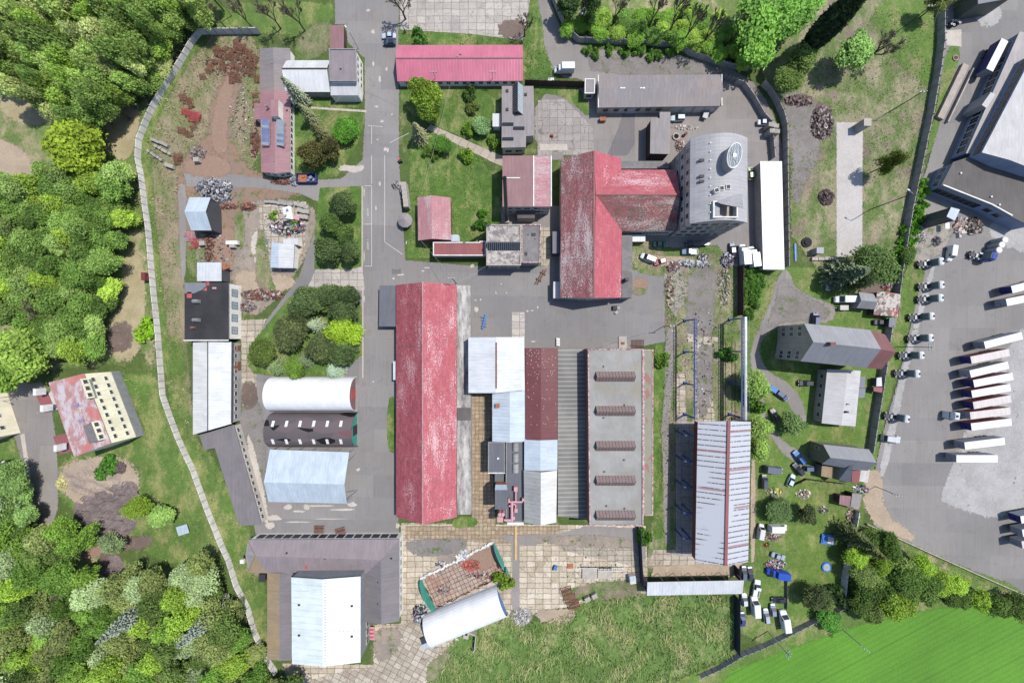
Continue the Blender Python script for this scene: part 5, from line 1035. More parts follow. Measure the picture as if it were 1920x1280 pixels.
# unroofed frame: two green gable ends and torn white edging
def ruin():
    c = W(871, 1077); t = thing('unroofed_hall', 'roofless hall frame with two green gable ends and torn white membrane edging', 'hall frame', c, math.radians(26.5)); L, Wd, hh = 30.5, 12.6, 4.6; n = 14
    P = [(-math.cos(math.pi*i/n)*Wd/2, hh*math.sin(math.pi*i/n)**.8) for i in range(n+1)]
    for sx in (-1, 1):
        m = MB(); x = sx*L/2
        for i in range(n):
            if sx == 1 and i in (4,): continue
            (ya, za), (yb, zb) = P[i], P[i+1]; m.prism([(x-.1, ya, 0), (x-.1, yb, 0), (x+.1, yb, 0), (x+.1, ya, 0)], [(x-.1, ya, za+.05), (x-.1, yb, zb+.05), (x+.1, yb, zb+.05), (x+.1, ya, za+.05)])
        g_ = m.build('gable_end', 'green_paint', t, local=True)
        for yy in ((-1.8, 1.5) if sx < 0 else (-2.6,)):
            m = MB(); m.box((x-sx*1.0, yy, 1.7), (1.9, 1.6, .12), 0, tilt=(0, sx*.9)); m.build('door_panel', 'rust', g_, local=True)
    m = MB(); rr = random.Random(3)
    for k in range(60):
        f = k/59; m.box((-L/2+L*f, Wd/2+rr.uniform(-.3, .3), .35+rr.uniform(0, .3)), (.8, rr.uniform(.3, .9), rr.uniform(.3, .7)), 0, rr.uniform(-1, 1), tilt=(rr.uniform(-.5, .5), rr.uniform(-.5, .5)))
    for k in range(26): m.box((2+rr.gauss(0, 1.2), Wd/2+.6+rr.gauss(0, .6), .5), (.9, .5, .5), 0, rr.uniform(-1.5, 1.5), tilt=(rr.uniform(-1, 1), 0))
    m.build('torn_membrane', 'white_trim', t, local=True); m = MB()
    for k in range(50):
        f = rr.random(); m.box((-L/2+L*f, -Wd/2+rr.uniform(-.4, .5), .2), (rr.uniform(.4, 1.6), .2, .3), 0, rr.uniform(-.6, .6))
    m.build('base_rail', 'rust_dark', t, local=True)
ruin()
patch('pavement', 'slab_inside', [(794, 1082), (928, 1013), (951, 1076), (816, 1140)], .5, 0)
patch('ground', 'red_powder', [(865, 1052), (885, 1046), (894, 1060), (880, 1072), (868, 1066)], 1.2)
patch('ground', 'orange_dirt', [(880, 1035), (925, 1025), (928, 1060), (895, 1072)], 2)
# ---- east: striped hall, canopy
he, hr = 10.4, 13.2
B = bld('striped_roof_hall', 'big open sided hall with striped pale roof, red ridge and red fascia', 'storage hall', [(1308.3, 790.5, he), (1366.8, 789, hr), (1408, 790.5, he), (1403, 1053, he), (1361, 1060, hr), (1303.5, 1052.5, he)],
    [('roof_hall_stripe', [0, 1, 4, 5]), ('roof_hall_stripe', [1, 2, 3, 4])], walls=False)
m = MB(); a, b = W(1366.8, 789, hr+.1), W(1361, 1060, hr+.1); d = b-a; m.box((a+b)/2, (d.length, 1.0, .14), rz=math.atan2(d.y, d.x)); m.build('ridge_cap', 'roof_lean_red', B)
m = MB()
for p, q in ((0, 5), (2, 3)):
    a, b = BASE[B.name][0][p], BASE[B.name][0][q]; m.prism([Vector((a.x-.06, a.y, 7.6)), Vector((b.x-.06, b.y, 7.6)), Vector((b.x+.06, b.y, 7.6)), Vector((a.x+.06, a.y, 7.6))], [Vector((a.x-.06, a.y, he-.2)), Vector((b.x-.06, b.y, he-.2)), Vector((b.x+.06, b.y, he-.2)), Vector((a.x+.06, a.y, he-.2))])
m.build('side_cladding', 'wall_redclad', B); m = MB()
for p, q in ((0, 5), (2, 3)):
    a, b = BASE[B.name][0][p], BASE[B.name][0][q]
    for k in range(5):
        f = (k+.6)/5.2; e = a.lerp(b, f); m = MB(); m.box((e.x, e.y, 3.8), (.5, .5, 7.6))
        if p == 0: m.box((e.x-1.3, e.y, 6.6), (2.6, .4, .5)); m.box((e.x-2.6, e.y, 3.3), (.45, .5, 6.6))
        m.build('steel_column', 'blue_paint', B)
B = bld('open_front_canopy', 'long narrow grey mono pitch canopy with open north front, across the lane end', 'canopy', [(1213.8, 1090.8, 5.2), (1395, 1087.5, 5.2), (1392, 1112.6, 4.2), (1213, 1116, 4.2)], [('roof_offwhite', [0, 1, 2, 3])], walls=False)
I = BASE[B.name][0]; m = MB(); m.prism([Vector((I[3].x, I[3].y, 0)), Vector((I[2].x, I[2].y, 0)), Vector((I[2].x, I[2].y+.2, 0)), Vector((I[3].x, I[3].y+.2, 0))], [Vector((I[3].x, I[3].y, 4)), Vector((I[2].x, I[2].y, 4)), Vector((I[2].x, I[2].y+.2, 4)), Vector((I[3].x, I[3].y+.2, 4))]); m.build('back_wall', 'wall_dark', B)
m = MB()
for k in range(7): p = I[0].lerp(I[1], k/6); m.tube((p.x, p.y, 0), (p.x, p.y, 5), .1); m.tube((p.x-1, p.y+1.2, 3.6), (p.x, p.y, 5), .07)
m.build('post', 'rust', B)
# crane runway
def runway(x, y0, y1, h, side, label):
    a, b = W(x, y0, h), W(x, y1, h); t = thing('crane_runway', label, 'crane runway', (a.x, (a.y+b.y)/2, 0), 0, 'blue steel crane runways'); m = MB(); w_ = .55
    for s_ in (-1, 1): m.box((a.x+s_*w_, (a.y+b.y)/2, h), (.12, a.y-b.y, .2))
    n = 26; L = a.y-b.y
    for k in range(n): m.tube((a.x-w_, b.y+L*k/n, h), (a.x+w_, b.y+L*(k+.5)/n, h), .07, n=4); m.tube((a.x+w_, b.y+L*(k+.5)/n, h), (a.x-w_, b.y+L*(k+1)/n, h), .07, n=4)
    m.build('lattice_girder', 'blue_paint', t); m = MB(); m.box((a.x, (a.y+b.y)/2, h-.5), (.2, L, .5)); m.build('rail_beam', 'blue_paint', t)
    for k in range(4):
        y = a.y-.5-(L-1)*k/3; m = MB(); m.box((a.x, y, h/2-.6), (.35, .45, h-1.2)); m.tube((a.x, y, h-1), (a.x-1.8*side, y, h-2.4), .12, n=4); m.box((a.x, y, .3), (1.2, 1.2, .6), 0); m.build('column', 'blue_paint', t)
    if side < 0: m = MB(); m.box((a.x+1.1, (a.y+b.y)/2, h-.1), (.8, L, .08)); m.tube((a.x+1.5, a.y, h+1), (a.x+1.5, b.y, h+1), .05, n=4); m.build('walkway', 'steel_frame', t)
runway(1304, 596, 787, 7.4, 1, 'blue lattice crane runway on the west side of the concrete strip')
runway(1393, 594, 787, 7.4, -1, 'blue crane runway with a walkway, by the dark wall on the east side')
# ---- houses east
he, hr = 12.2, 16.0
B = bld('apartment_house', 'tall old house, slate roof, bare grey west wall, rusty red east roof end', 'house', [(1507.8, 606, he), (1631.6, 618.4, he), (1659.7, 627, he), (1679.8, 660, hr), (1653, 692, he), (1625, 689.6, he), (1500.7, 676.9, he), (1525, 641, hr)],
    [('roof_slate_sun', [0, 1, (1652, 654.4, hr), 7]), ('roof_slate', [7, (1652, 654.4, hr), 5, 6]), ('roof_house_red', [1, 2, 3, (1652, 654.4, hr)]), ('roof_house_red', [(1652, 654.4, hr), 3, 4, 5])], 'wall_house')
wins(B, 6, 2, 1.2, 1.7, (3, 6.6, 10.2), a=.05, b=.5); wins(B, 7, 2, 1.2, 1.7, (3, 6.6, 10.2), a=.3, b=.95); boxon(B, 'chimney', 1552, 644, 15.2, 1.8, 1.0, 2.0, 'wall_brick'); boxon(B, 'roof_window', 1633.5, 656, 15.0, .9, .7, .3, 'white_trim')
B = bld('long_bungalow', 'low house with pale grey ribbed roof south of the slate roofed house', 'house', [(1551, 692, 4.3), (1589.5, 693, 5.6), (1614, 695, 4.3), (1604, 799, 4.3), (1578, 797, 5.6), (1540.6, 793, 4.3)], [('roof_warehouse', [0, 1, 4, 5]), ('roof_warehouse', [1, 2, 3, 4])], 'wall_house')
wins(B, 5, 5, 1.3, 1.3, (2.2,)); vents(B, [(1588, 757)], 5.3); boxon(B, 'chimney', 1582.5, 771, 4.9, .8, .6, 1.4, 'dark_trim')
for y0, y1 in ((706, 727), (728, 745)): m = MB(); c0 = [W(1610.5, y0, 3), W(1623, y0, 2.8), W(1621, y1, 2.8), W(1609.5, y1, 3)]; m.prism([Vector((p.x, p.y, 0)) for p in c0], c0, 0, 1); m.build('side_extension', ['wall_grey', 'roof_slate'], B)
he, hr = 6, 9.6
B = bld('slate_cottage', 'house with slate gable roof, cross wing and olive west wall beside the parked blue car', 'house', [(1543.5, 833, he), (1629.5, 842, he), (1644, 867, hr), (1627, 882, he), (1599, 880, he), (1591, 878, he), (1540.6, 869.8, he), (1557, 857.7, hr)],
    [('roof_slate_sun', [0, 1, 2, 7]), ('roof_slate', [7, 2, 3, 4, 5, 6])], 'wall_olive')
wins(B, 7, 1, 1.2, 1.6, (3.6,)); m = MB(); c0 = [(W(1600, 864, 8.3), W(1575, 872, 5), W(1572, 900, 4.6), W(1595, 904, 6.6))]
m.prism([Vector((p.x, p.y, 0)) for p in c0[0]], c0[0], 0, 1); m.build('cross_wing', ['wall_olive', 'roof_slate'], B)
for c0, k, r_ in [([W(1541, 873, 3.2), W(1574, 876, 3.2), W(1571, 899, 3), W(1539.6, 892, 3)], 'wall_olive', 'roof_ochre'), ([W(1598, 882, 4), W(1614, 882, 4), W(1610, 905, 3.2), W(1596.5, 904, 3.2)], 'wall_brick', 'roof_lean_red'), ([W(1614, 882, 3.6), W(1631, 880, 3.6), W(1627, 904, 3), W(1611, 902, 3)], 'wall_white', 'roof_ruin_white')]:
    m = MB(); m.prism([Vector((p.x, p.y, 0)) for p in c0], c0, 0, 1); m.build('extension', [k, r_], B)
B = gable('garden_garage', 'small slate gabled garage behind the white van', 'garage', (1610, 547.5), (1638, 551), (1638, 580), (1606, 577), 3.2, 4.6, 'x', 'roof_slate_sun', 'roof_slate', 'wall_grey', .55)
B = bld('derelict_shed', 'derelict shed with holed roof, pale and red patches, by the lorry park wall', 'shed', [(1645, 546, 3), (1668, 548, 3), (1689, 552, 3), (1684, 594, 3), (1638, 590, 3)], [('roof_ruin', [0, 1, 2, 3, 4])], 'wood_dark')
B = flat('small_hut', 'small square grey roofed hut below the derelict shed', 'shed', [(1668, 595), (1681, 597), (1678, 614), (1666.5, 612.5)], 2.8, 'roof_slate', 'wall_dark')
B = flat('red_hut', 'tiny hut with red roof between the fence and the bungalow', 'shed', [(1638.5, 725), (1655, 726), (1654, 736), (1638, 733)], 2.6, 'roof_lean_red', 'wall_dark')
B = flat('grey_hut', 'tiny grey and white roofed hut above the red roofed hut', 'shed', [(1644, 708), (1653, 707), (1654, 724), (1643, 724)], 2.4, 'roof_offwhite', 'wall_dark')
B = flat('garden_shed', 'garden shed with brown roof at the edge of the lawn', 'shed', [(1575, 928), (1597, 930), (1594, 950), (1573.5, 945)], 2.9, 'roof_redbrown', 'wood_dark')
B = flat('garden_shed', 'grey fibre cement shed touching the brown garden shed', 'shed', [(1598.5, 923.5), (1616.5, 927), (1610.5, 954), (1594.5, 949)], 3.1, 'roof_grey_brown', 'wood_dark')
# ---- north-east warehouse
B = bld('warehouse', 'slanted logistics warehouse with pale pitched roof and big grid windows at the right edge', 'warehouse',
    [(1912, 59, 5), (1990, 80, 5), (2010, 300, 5), (1841, 290, 5), (1811, 287.5, 5)], [('roof_warehouse_low', [0, 1, 2, 3, 4])], 'wall_blue')
wins(B, 4, 15, 2.4, 2.6, (2.6,), 'white_trim', 'glass_dark', .02, .96)
m = MB(); o9 = [W(1938, 100, 8.5), W(1841, 286, 8.5), W(1893, 300, 10), W(2010, 345, 8.5), W(2080, 120, 8.5)]; m.prism([Vector((p.x, p.y, 4.9)) for p in o9], o9, 0, 1); up = m.build('upper_hall', ['wall_blue', 'roof_warehouse'], B)
m = MB(); a, b = o9[0], o9[1]; d = b-a
for k in range(13):
    p = a+d*((k+.5)/13); m.box(Vector((p.x-.08, p.y, 6.9)), (d.to_2d().length/13-.5, .12, 1.8), 0, math.atan2(d.y, d.x))
m.build('window_band', 'glass_dark', up)
B.name = 'warehouse'
m = MB(); c0 = [W(1858, 173, 5.6), W(1867, 177, 5.6), W(1850, 203, 5.6), W(1841, 197, 5.6)]; m.prism([Vector((p.x, p.y, 0)) for p in c0], c0, 0, 1); m.build('stair_bay', ['wall_grey', 'roof_warehouse'], B)
B = bld('warehouse_annex', 'dark brown felt roofed block in front of the slanted warehouse', 'warehouse', [(1787.5, 303.8, 5.3), (1822.5, 292.5, 5.3), (1841, 290, 5.3), (1990, 345, 5.3), (1935, 425, 5.3), (1896, 406, 5.3), (1857.5, 384.7, 5.3), (1764.7, 348, 5.3)], [('roof_felt_brown', list(range(8)))], 'wall_blue', thick=.3)
wins(B, 6, 7, 2.6, 2.4, (2.4,), 'grey_trim', 'glass_dark', .06, .95); wins(B, 5, 2, 2.2, 1.6, (2.8,), 'grey_trim', 'glass_dark'); wins(B, 7, 3, 2.0, 1.8, (2.8,), 'white_trim', 'glass_dark')
m = MB()
for p, q in ((7, 6), (6, 5)): a, b = BASE[B.name][0][p], BASE[B.name][0][q]; d = b-a; m.box((a+b)/2+Vector((0, 0, .15)), (d.length, .4, .3), 0, math.atan2(d.y, d.x))
m.build('roof_edge', 'white_trim', B); vents(B, [(1798, 326), (1870, 385), (1855, 370)], 5, 'white_trim')
B = flat('dark_green_block', 'dark green walled block cut off by the top edge of the picture', 'building', [(1832, -30), (1905, -45), (1900, -4), (1834, 8)], 7, 'roof_slate', 'wall_green')
c = W(1787, 401, 8.4); t = thing('silo_tower', 'tall narrow grey clad tower leaning over the scrap near the warehouse', 'tower', (c.x, c.y, 0))
tp = [W(1783.4, 388.4, 8.4), W(1800, 393, 8.4), W(1790, 413.7, 8.4), W(1775, 406, 8.4)]; m = MB(); m.prism([Vector((p.x, p.y, .1)) for p in tp], tp, 0, 1); m.build('tower_shaft', ['wall_dark', 'roof_pale_blue'], t)
m = MB(); q = W(1776, 423, 2); m.box(q, (1.6, 2.4, .15)); m.build('platform', 'white_trim', t)
# loading ramp by the warehouse
c = W(1790, 200); t = thing('loading_ramp', 'long slanted concrete ramp with dark side slots beside the warehouse yard', 'ramp', c); m = MB(); A, Bp = W(1805, 125), W(1757, 225); d = Bp-A
for off, w_, hgt in ((0, 2.4, 1.1), (3.2, .5, 1.1)):
    nn = Vector((-d.y, d.x, 0)).normalized()*off; m.box((A+Bp)/2+nn+Vector((0, 0, hgt/2)), (d.length, w_, hgt), 0, math.atan2(d.y, d.x))
m.build('ramp_deck', 'pale_dirt_solid', t)
# residential block at the left
def west_block():
    he = 11.0; A, Bq, C, D = (91, 717, he), (157, 700, he), (208, 831, he), (139, 856, he)
    B = bld('apartment_block', 'three storey cream apartment block with patchy red and white mansard roof', 'apartment block', [A, Bq, C, D], [('roof_patchy', [A, Bq, C, D])], 'wall_yellow', inset=.1)
    wins(B, 1, 9, 1.4, 1.0, (5.2, 9.0), 'white_trim', 'glass_dark', .04, .97); wins(B, 1, 9, 1.6, .6, (1.6,), 'white_trim', 'glass_pale', .04, .97)
    m = MB(); I = BASE[B.name][0]; a, b = I[1], I[2]; d = b-a; nn = Vector((-d.y, d.x, 0)).normalized()*-.05
    m.box(Vector(((a.x+b.x)/2, (a.y+b.y)/2, 1.5))+Vector((d.y, -d.x, 0)).normalized()*-.08, (d.to_2d().length-.2, .3, 2.9), 0, math.atan2(d.y, d.x)); m.build('plinth', 'grey_trim', B)
    for (q, zz, mat_) in (([(139, 713), (150, 710), (163, 747), (151, 750)], 13.3, 'roof_patchy'), ([(143, 801), (171, 791), (184, 826), (155, 834)], 13.3, 'roof_flat_mid')):
        P4 = [W(x, y, zz) for x, y in q]; m = MB(); lo = [Vector((p.x, p.y, 11)) for p in P4]; P4[0].z = P4[3].z = 11.5; m.prism(lo, P4, 0, 1); dm = m.build('dormer', ['wall_yellow', mat_], B)
        d = P4[2]-P4[1]
        for k in range(3):
            p = P4[1]+d*((k+.5)/3); o = bpy.data.objects.new('window', winmesh(1.3, 1.3, 'white_trim', 'glass_dark')); COL.objects.link(o); o.parent = dm; o.location = Vector((p.x, p.y, 12.2))+Vector((-d.y, d.x, 0)).normalized()*.05-ORG[B.name]; o.rotation_euler = (0, 0, math.atan2(d.x, -d.y)-math.pi/2)
    m = MB(); c0 = [W(67, 740, 10), W(89, 733, 10), W(104, 768, 10), W(83, 774, 10)]; m.prism([Vector((p.x, p.y, 0)) for p in c0], c0, 0, 1); m.build('stair_wing', ['wall_white', 'roof_lean_red'], B)
    m = MB(); c0 = [W(99, 818, 10), W(124, 812, 10), W(135, 845, 10), W(112, 852, 10)]; m.prism([Vector((p.x, p.y, 0)) for p in c0], c0, 0, 1); m.build('stair_wing', ['wall_white', 'roof_lean_red'], B)
    for x, y in [(84, 733), (97, 763), (122, 836)]: boxon(B, 'chimney', x, y, 11, 1.0, 2.2, 2.6, 'white_trim')
    for x, y in [(143, 758), (153, 788)]: boxon(B, 'roof_window', x, y, 11.1, 1.6, .9, .25, 'solar_cell')
    B2 = bld('apartment_block', 'corner of a second pale block cut off by the left edge of the picture', 'apartment block', [(-120, 735, 9), (-63, 720, 9), (-28, 825, 9), (-90, 845, 9)], [('roof_warehouse_low', [0, 1, 2, 3])], 'wall_yellow'); wins(B2, 1, 4, 1.3, 1.2, (4, 7))
west_block()
# ============================================================= WALLS AND FENCES
def wall(name, label, pts, h, mat, th=.2, step=3.0, postmat='post_concrete', posts=True, cap=None, lean=.0, cat='wall', post_over=.5):
    P = [W(x, y) for x, y in pts]; c = sum(P, Vector())/len(P); t = thing(name, label, cat, (c.x, c.y, 0)); m = MB(); pm = MB(); np_ = 0
    rr = random.Random(len(pts))
    for a, b in zip(P, P[1:]):
        d = b-a; k = max(1, round(d.length/step)); rz = math.atan2(d.y, d.x)
        for i in range(k):
            q = a+d*((i+.5)/k); hh = h*(1+rr.uniform(-.02, .02)); m.box(q+Vector((0, 0, hh/2)), (d.length/k-.06, th, hh), 0, rz)
            if cap: m.box(q+Vector((0, 0, hh+.06)), (d.length/k, th+.22, .12), 1, rz)
            if posts: q = a+d*(i/k); pm.box(q+Vector((0, 0, (h+post_over)/2)), (.16, th+.14, h+post_over), 0, rz); np_ += 1
    m.build('wall_panel', [mat, cap or mat], t)
    if posts: o = pm.build('post', postmat, t); o['kind'] = 'stuff' if np_ > 100 else 'part'; 
    if posts and np_ <= 100: del o['kind']
    return t
PW = [(490, 64), (378, 65), (364, 84), (337, 130), (311, 170), (291, 205), (275, 240), (266, 265), (264, 300), (270, 330), (277, 386), (284, 435), (288, 490), (294, 555), (300, 610), (307, 700), (310, 740), (324, 780), (340, 822), (367, 880), (392, 950), (420, 1020), (432, 1045), (447, 1094), (468, 1135), (482, 1183), (506, 1235), (521, 1257)]
wall('perimeter_wall', 'dark shaded stretch of concrete panel wall along the north edge of the rusty yard', PW[:2], 2.6, 'concrete_fence')
wall('perimeter_wall', 'long pale concrete panel wall winding down between the wood and the works', PW[1:], 2.1, 'concrete_fence')
wall('perimeter_wall', 'curved grey concrete panel wall between the lane and the bare trees at the top', [(1028, -30), (1034, 0), (1050, 37), (1064, 62), (1082, 80)], 2.6, 'concrete_grey')
wall('perimeter_wall', 'concrete panel wall running below the bare trees north of the garages', [(1082, 80), (1150, 83), (1215, 86), (1272, 90), (1290, 104), (1319, 114), (1360, 127), (1400, 134)], 2.4, 'concrete_grey')
wall('perimeter_wall', 'outer curved concrete wall beside the rubble ground, ending by the white warehouse', [(1425, 160), (1438, 172), (1447, 186), (1460, 214), (1467, 240), (1468, 345), (1470, 502)], 2.6, 'concrete_grey')
wall('perimeter_wall', 'inner curved concrete wall east of the garage court', [(1375, 157), (1390, 161), (1409, 187), (1427, 219), (1440, 233), (1446, 300)], 2.2, 'concrete_grey')
wall('perimeter_wall', 'long dark concrete wall between waste ground and the warehouse yard', [(1757, -30), (1757, 33), (1756, 88), (1750, 135), (1741, 186), (1738, 206), (1724, 272), (1712, 330), (1697, 399), (1680, 505), (1674, 550), (1672, 594)], 2.6, 'concrete_grey')
wall('perimeter_wall', 'dark wall strip between the houses and the parked tractor units', [(1660, 612), (1656, 640), (1648, 700), (1637, 768), (1625, 846)], 2.6, 'concrete_grey')
wall('garden_wall', 'short concrete wall behind the firs at the east side of the lawn', [(1600, 953), (1589, 1023), (1578, 1078), (1574, 1115)], 2.5, 'concrete_fence')
wall('yard_fence', 'dark brown sheet fence between the pink roofed building and the garages', [(984, 161), (1096, 164)], 3.0, 'wood_dark', .1, 2.5, 'rust_dark', cat='fence')
wall('yard_fence', 'dark red brown slatted fence along the shaded track north of the crane runway', [(1383, 500), (1383, 592)], 3.4, 'wood_dark', .12, 2.5, 'rust_dark', cat='fence')
wall('sheet_wall', 'tall navy sheet wall between the meadow and the parked cars', [(1376, 1057), (1377, 1078)], 3.4, 'navy_sheet', .15, 2.5, 'dark_trim', False)
wall('sheet_wall', 'long navy sheet wall running south from the grey canopy', [(1377, 1113), (1377, 1216)], 3.4, 'navy_sheet', .15, 2.5, 'dark_trim', False)
wall('sheet_wall', 'dark corrugated wall between the slab yard and the overgrown lane', [(1195, 985), (1197, 1030), (1201, 1090)], 3.6, 'navy_sheet', .15, 2.5, 'dark_trim', False)
wall('field_fence', 'grey concrete panel fence with slanted posts between the gardens and the green field', [(1310, 1262), (1345, 1246), (1386, 1222), (1430, 1205), (1469, 1186)], 2.0, 'concrete_grey', .15, 2.6, 'concrete', cat='fence')
wall('field_fence', 'grey concrete fence stretch below the garden tree beside the green field', [(1469, 1186), (1520, 1160), (1576, 1134)], 2.0, 'concrete_grey', .15, 2.6, 'concrete', cat='fence')
wall('boundary_kerb_wall', 'thin pale low wall curving along the south edge of the lorry park', [(1622, 980), (1650, 993), (1766, 1046), (1887, 1100), (1960, 1130)], .9, 'concrete', .35, 3, 'concrete', False)
wall('garden_fence', 'thin wire garden fence beside the parked cars on the lawn', [(1472, 1085), (1472, 1140)], 1.1, 'steel_mesh', .04, 2.5, 'grey_trim', cat='fence')
wall('garden_fence', 'dark panel fence between the cottage and the lawn', [(1483, 908), (1508, 896), (1580, 905)], 1.3, 'wood_dark', .06, 2.5, 'wood_dark', cat='fence')
wall('lattice_gate', 'pale lattice gate in the lane next to the garage block', [(1354, 150), (1376, 156)], 2.2, 'steel_mesh', .05, 1.5, 'steel_frame', cat='gate')
def beam(name, label, cat, pts, w, h, mat):
    P = [W(x, y) for x, y in pts]; m = MB(); c = P[0]; t = thing(name, label, cat, c)
    for a, b in zip(P, P[1:]): d = b-a; m.box((a+b)/2+Vector((0, 0, h/2)), (d.length, w, h), 0, math.atan2(d.y, d.x))
    m.build('body', mat, t); return t
# barriers, pipes and poles
beam('pipe_duct', 'long ochre timber duct running south from the duct building', 'duct', [(967, 984), (967, 1048)], .9, .5, 'yellow_pipe')
beam('blue_pipe', 'pair of bright blue pipes lying in the grass beside the white warehouse', 'pipes', [(1490, 457), (1491, 490)], .7, .3, 'tarp_blue')
def pole(px, py, h, label, arms=1, mat='concrete', lamp=False, r=.16, dirn=0.0):
    c = W(px, py); t = thing('utility_pole' if not lamp else 'street_lamp', label, 'pole' if not lamp else 'street lamp', c); m = MB(); m.tube(c, c+Vector((0, 0, h)), r*1.3, r, 8); m.build('shaft', mat, t)
    m = MB()
    if lamp:
        e = c+Vector((math.cos(dirn)*2.2, math.sin(dirn)*2.2, h+.3)); m.tube(c+Vector((0, 0, h)), e, .07, n=5); m.build('arm', 'steel_frame', t); m = MB(); m.box(e, (1.0, .4, .2), 0, dirn); m.build('lamp_head', 'white_trim', t)
    else:
        for k in range(arms):
            z = h-.3-k*.9; m.box(c+Vector((0, 0, z)), (2.4, .16, .16), 0, dirn)
        m.build('cross_arm', 'steel_frame', t); m = MB()
        for k in range(arms):
            for s_ in (-1, 0, 1): q = c+Vector((math.cos(dirn)*s_*1.05, math.sin(dirn)*s_*1.05, h-.1-k*.9)); m.tube(q, q+Vector((0, 0, .35)), .12, .12, 6)
        m.build('insulator', 'white_trim', t)
    return t
pole(1439, 1182, 10.4, 'power pole with insulators at the edge of the green field, nearer the navy wall', 2, dirn=1.0)
pole(1577.5, 1177, 9.2, 'power pole with insulators in the green field below the garden wood', 2, dirn=-.6)
pole(1680, 650, 11.5, 'slim mast with two white cross arms between tractor units and houses', 2, 'dark_trim', r=.1, dirn=1.5)
pole(1640, 911, 8, 'pole with a row of insulators south of the cottage', 2, 'dark_trim', r=.1)
pole(1666, 211, 11, 'dark leaning pole standing in the rough grass east of the concrete pad', 1, 'bark', r=.14)
pole(1698, 49, 8, 'dark pole in the green verge near the top right wall', 1, 'bark', r=.14)
pole(1631, 393, 14, 'tall lamp mast standing in the mown rings of rough grass', 1, 'dark_trim', True, .14, 2.6)
pole(50, 858, 7, 'street lamp on the pavement left of the apartment block road', 1, 'steel_frame', True, .1, .5)
pole(32, 742, 7, 'street lamp opposite the red roofed stair wing', 1, 'steel_frame', True, .1, -.4)
pole(672, 92, 7, 'lamp at the gatehouse corner reaching over the road', 1, 'steel_frame', True, .1, 2.2)
pole(1036, 150, 6, 'small pole beside the brown sheet fence', 1, 'grey_trim', r=.1)
pole(856, 531, 11, 'pole at the north east corner of the long red hall', 1, 'bark', r=.12)
pole(1243, 612, 8, 'pole in the weeds at the east edge of the asphalt court', 1, 'bark', r=.12)
pole(820, 160, 6.5, 'thin pole in front of the pink roofed building, west one', 1, 'grey_trim', r=.08)
pole(925, 160, 6.5, 'thin pole in front of the pink roofed building, east one', 1, 'grey_trim', r=.08)
pole(435, 30, 9, 'pole among the bare trees above the north wall', 1, 'wood', r=.12)
def cable(label, a, b, sag=1.0):
    A, B = W(*a), W(*b); m = MB(); n = 12; pr_ = None
    for k in range(n+1):
        f = k/n; p = A.lerp(B, f)-Vector((0, 0, sag*4*f*(1-f)))
        if pr_ is not None: m.tube(pr_, p, .035, n=4, cap=False)
        pr_ = p
    tag(m.build('overhead_cable', 'wire'), label, 'cable')
cable('overhead cable from the small red roofed building to the long red hall', (790, 452, 6), (856, 530, 10))
cable('overhead cable crossing the lawn west of the boiler house', (843, 162, 6), (787, 372, 6))
cable('overhead cable from the long red hall pole to the concrete workshop', (856, 530, 10), (912, 498, 7))
cable('overhead cable crossing the asphalt court to the weeds', (1104, 655, 9), (1243, 612, 7))
cable('overhead cable from gatehouse to the pink roofed building', (655, 128, 6.3), (750, 175, 5))
cable('overhead cable from the faded red office to the gatehouse', (506, 310, 4), (640, 180, 5))
cable('long overhead cable falling from the top edge of the lorry yard wall', (1770, 0, 9), (1752, 60, 8))
# ============================================================= VEHICLES (prototypes stand along x, nose to +x)
def wheels(t, xs, y, r=.33, w=.24, name='wheel'):
    for x in xs:
        for s_ in (-1, 1):
            m = MB(); m.tube((x, s_*(y-w/2), r), (x, s_*(y+w/2), r), r, r, 12); o = m.build(name, 'rubber', t, local=True, uv=False)
            m = MB(); m.tube((x, s_*(y+w/2-.02), r), (x, s_*(y+w/2+.02), r), r*.55, r*.55, 8); m.build('rim', 'steel_frame', o, local=True, uv=False)
def loft(secs, mi=0):
    m = MB(); n = len(secs[0])
    for a, b in zip(secs, secs[1:]):
        for i in range(n-1): m.poly([a[i], a[i+1], b[i+1], b[i]], mi)
        m.poly([a[n-1], a[0], b[0], b[n-1]], mi)
    m.poly(secs[0][::-1], mi); m.poly(secs[-1], mi); return m
def sec(x, w, z0, z1, r=.12): return [(x, -w*.94, z0), (x, -w, z0+.15), (x, -w, z1-r), (x, -w+r, z1), (x, w-r, z1), (x, w, z1-r), (x, w, z0+.15), (x, w*.94, z0)]
def smooth(o):
    for p in o.data.polygons: p.use_smooth = False
def tintable(o, c=(1, 1, 1, 1)): o['tintable'] = 1; o.color = c; return o
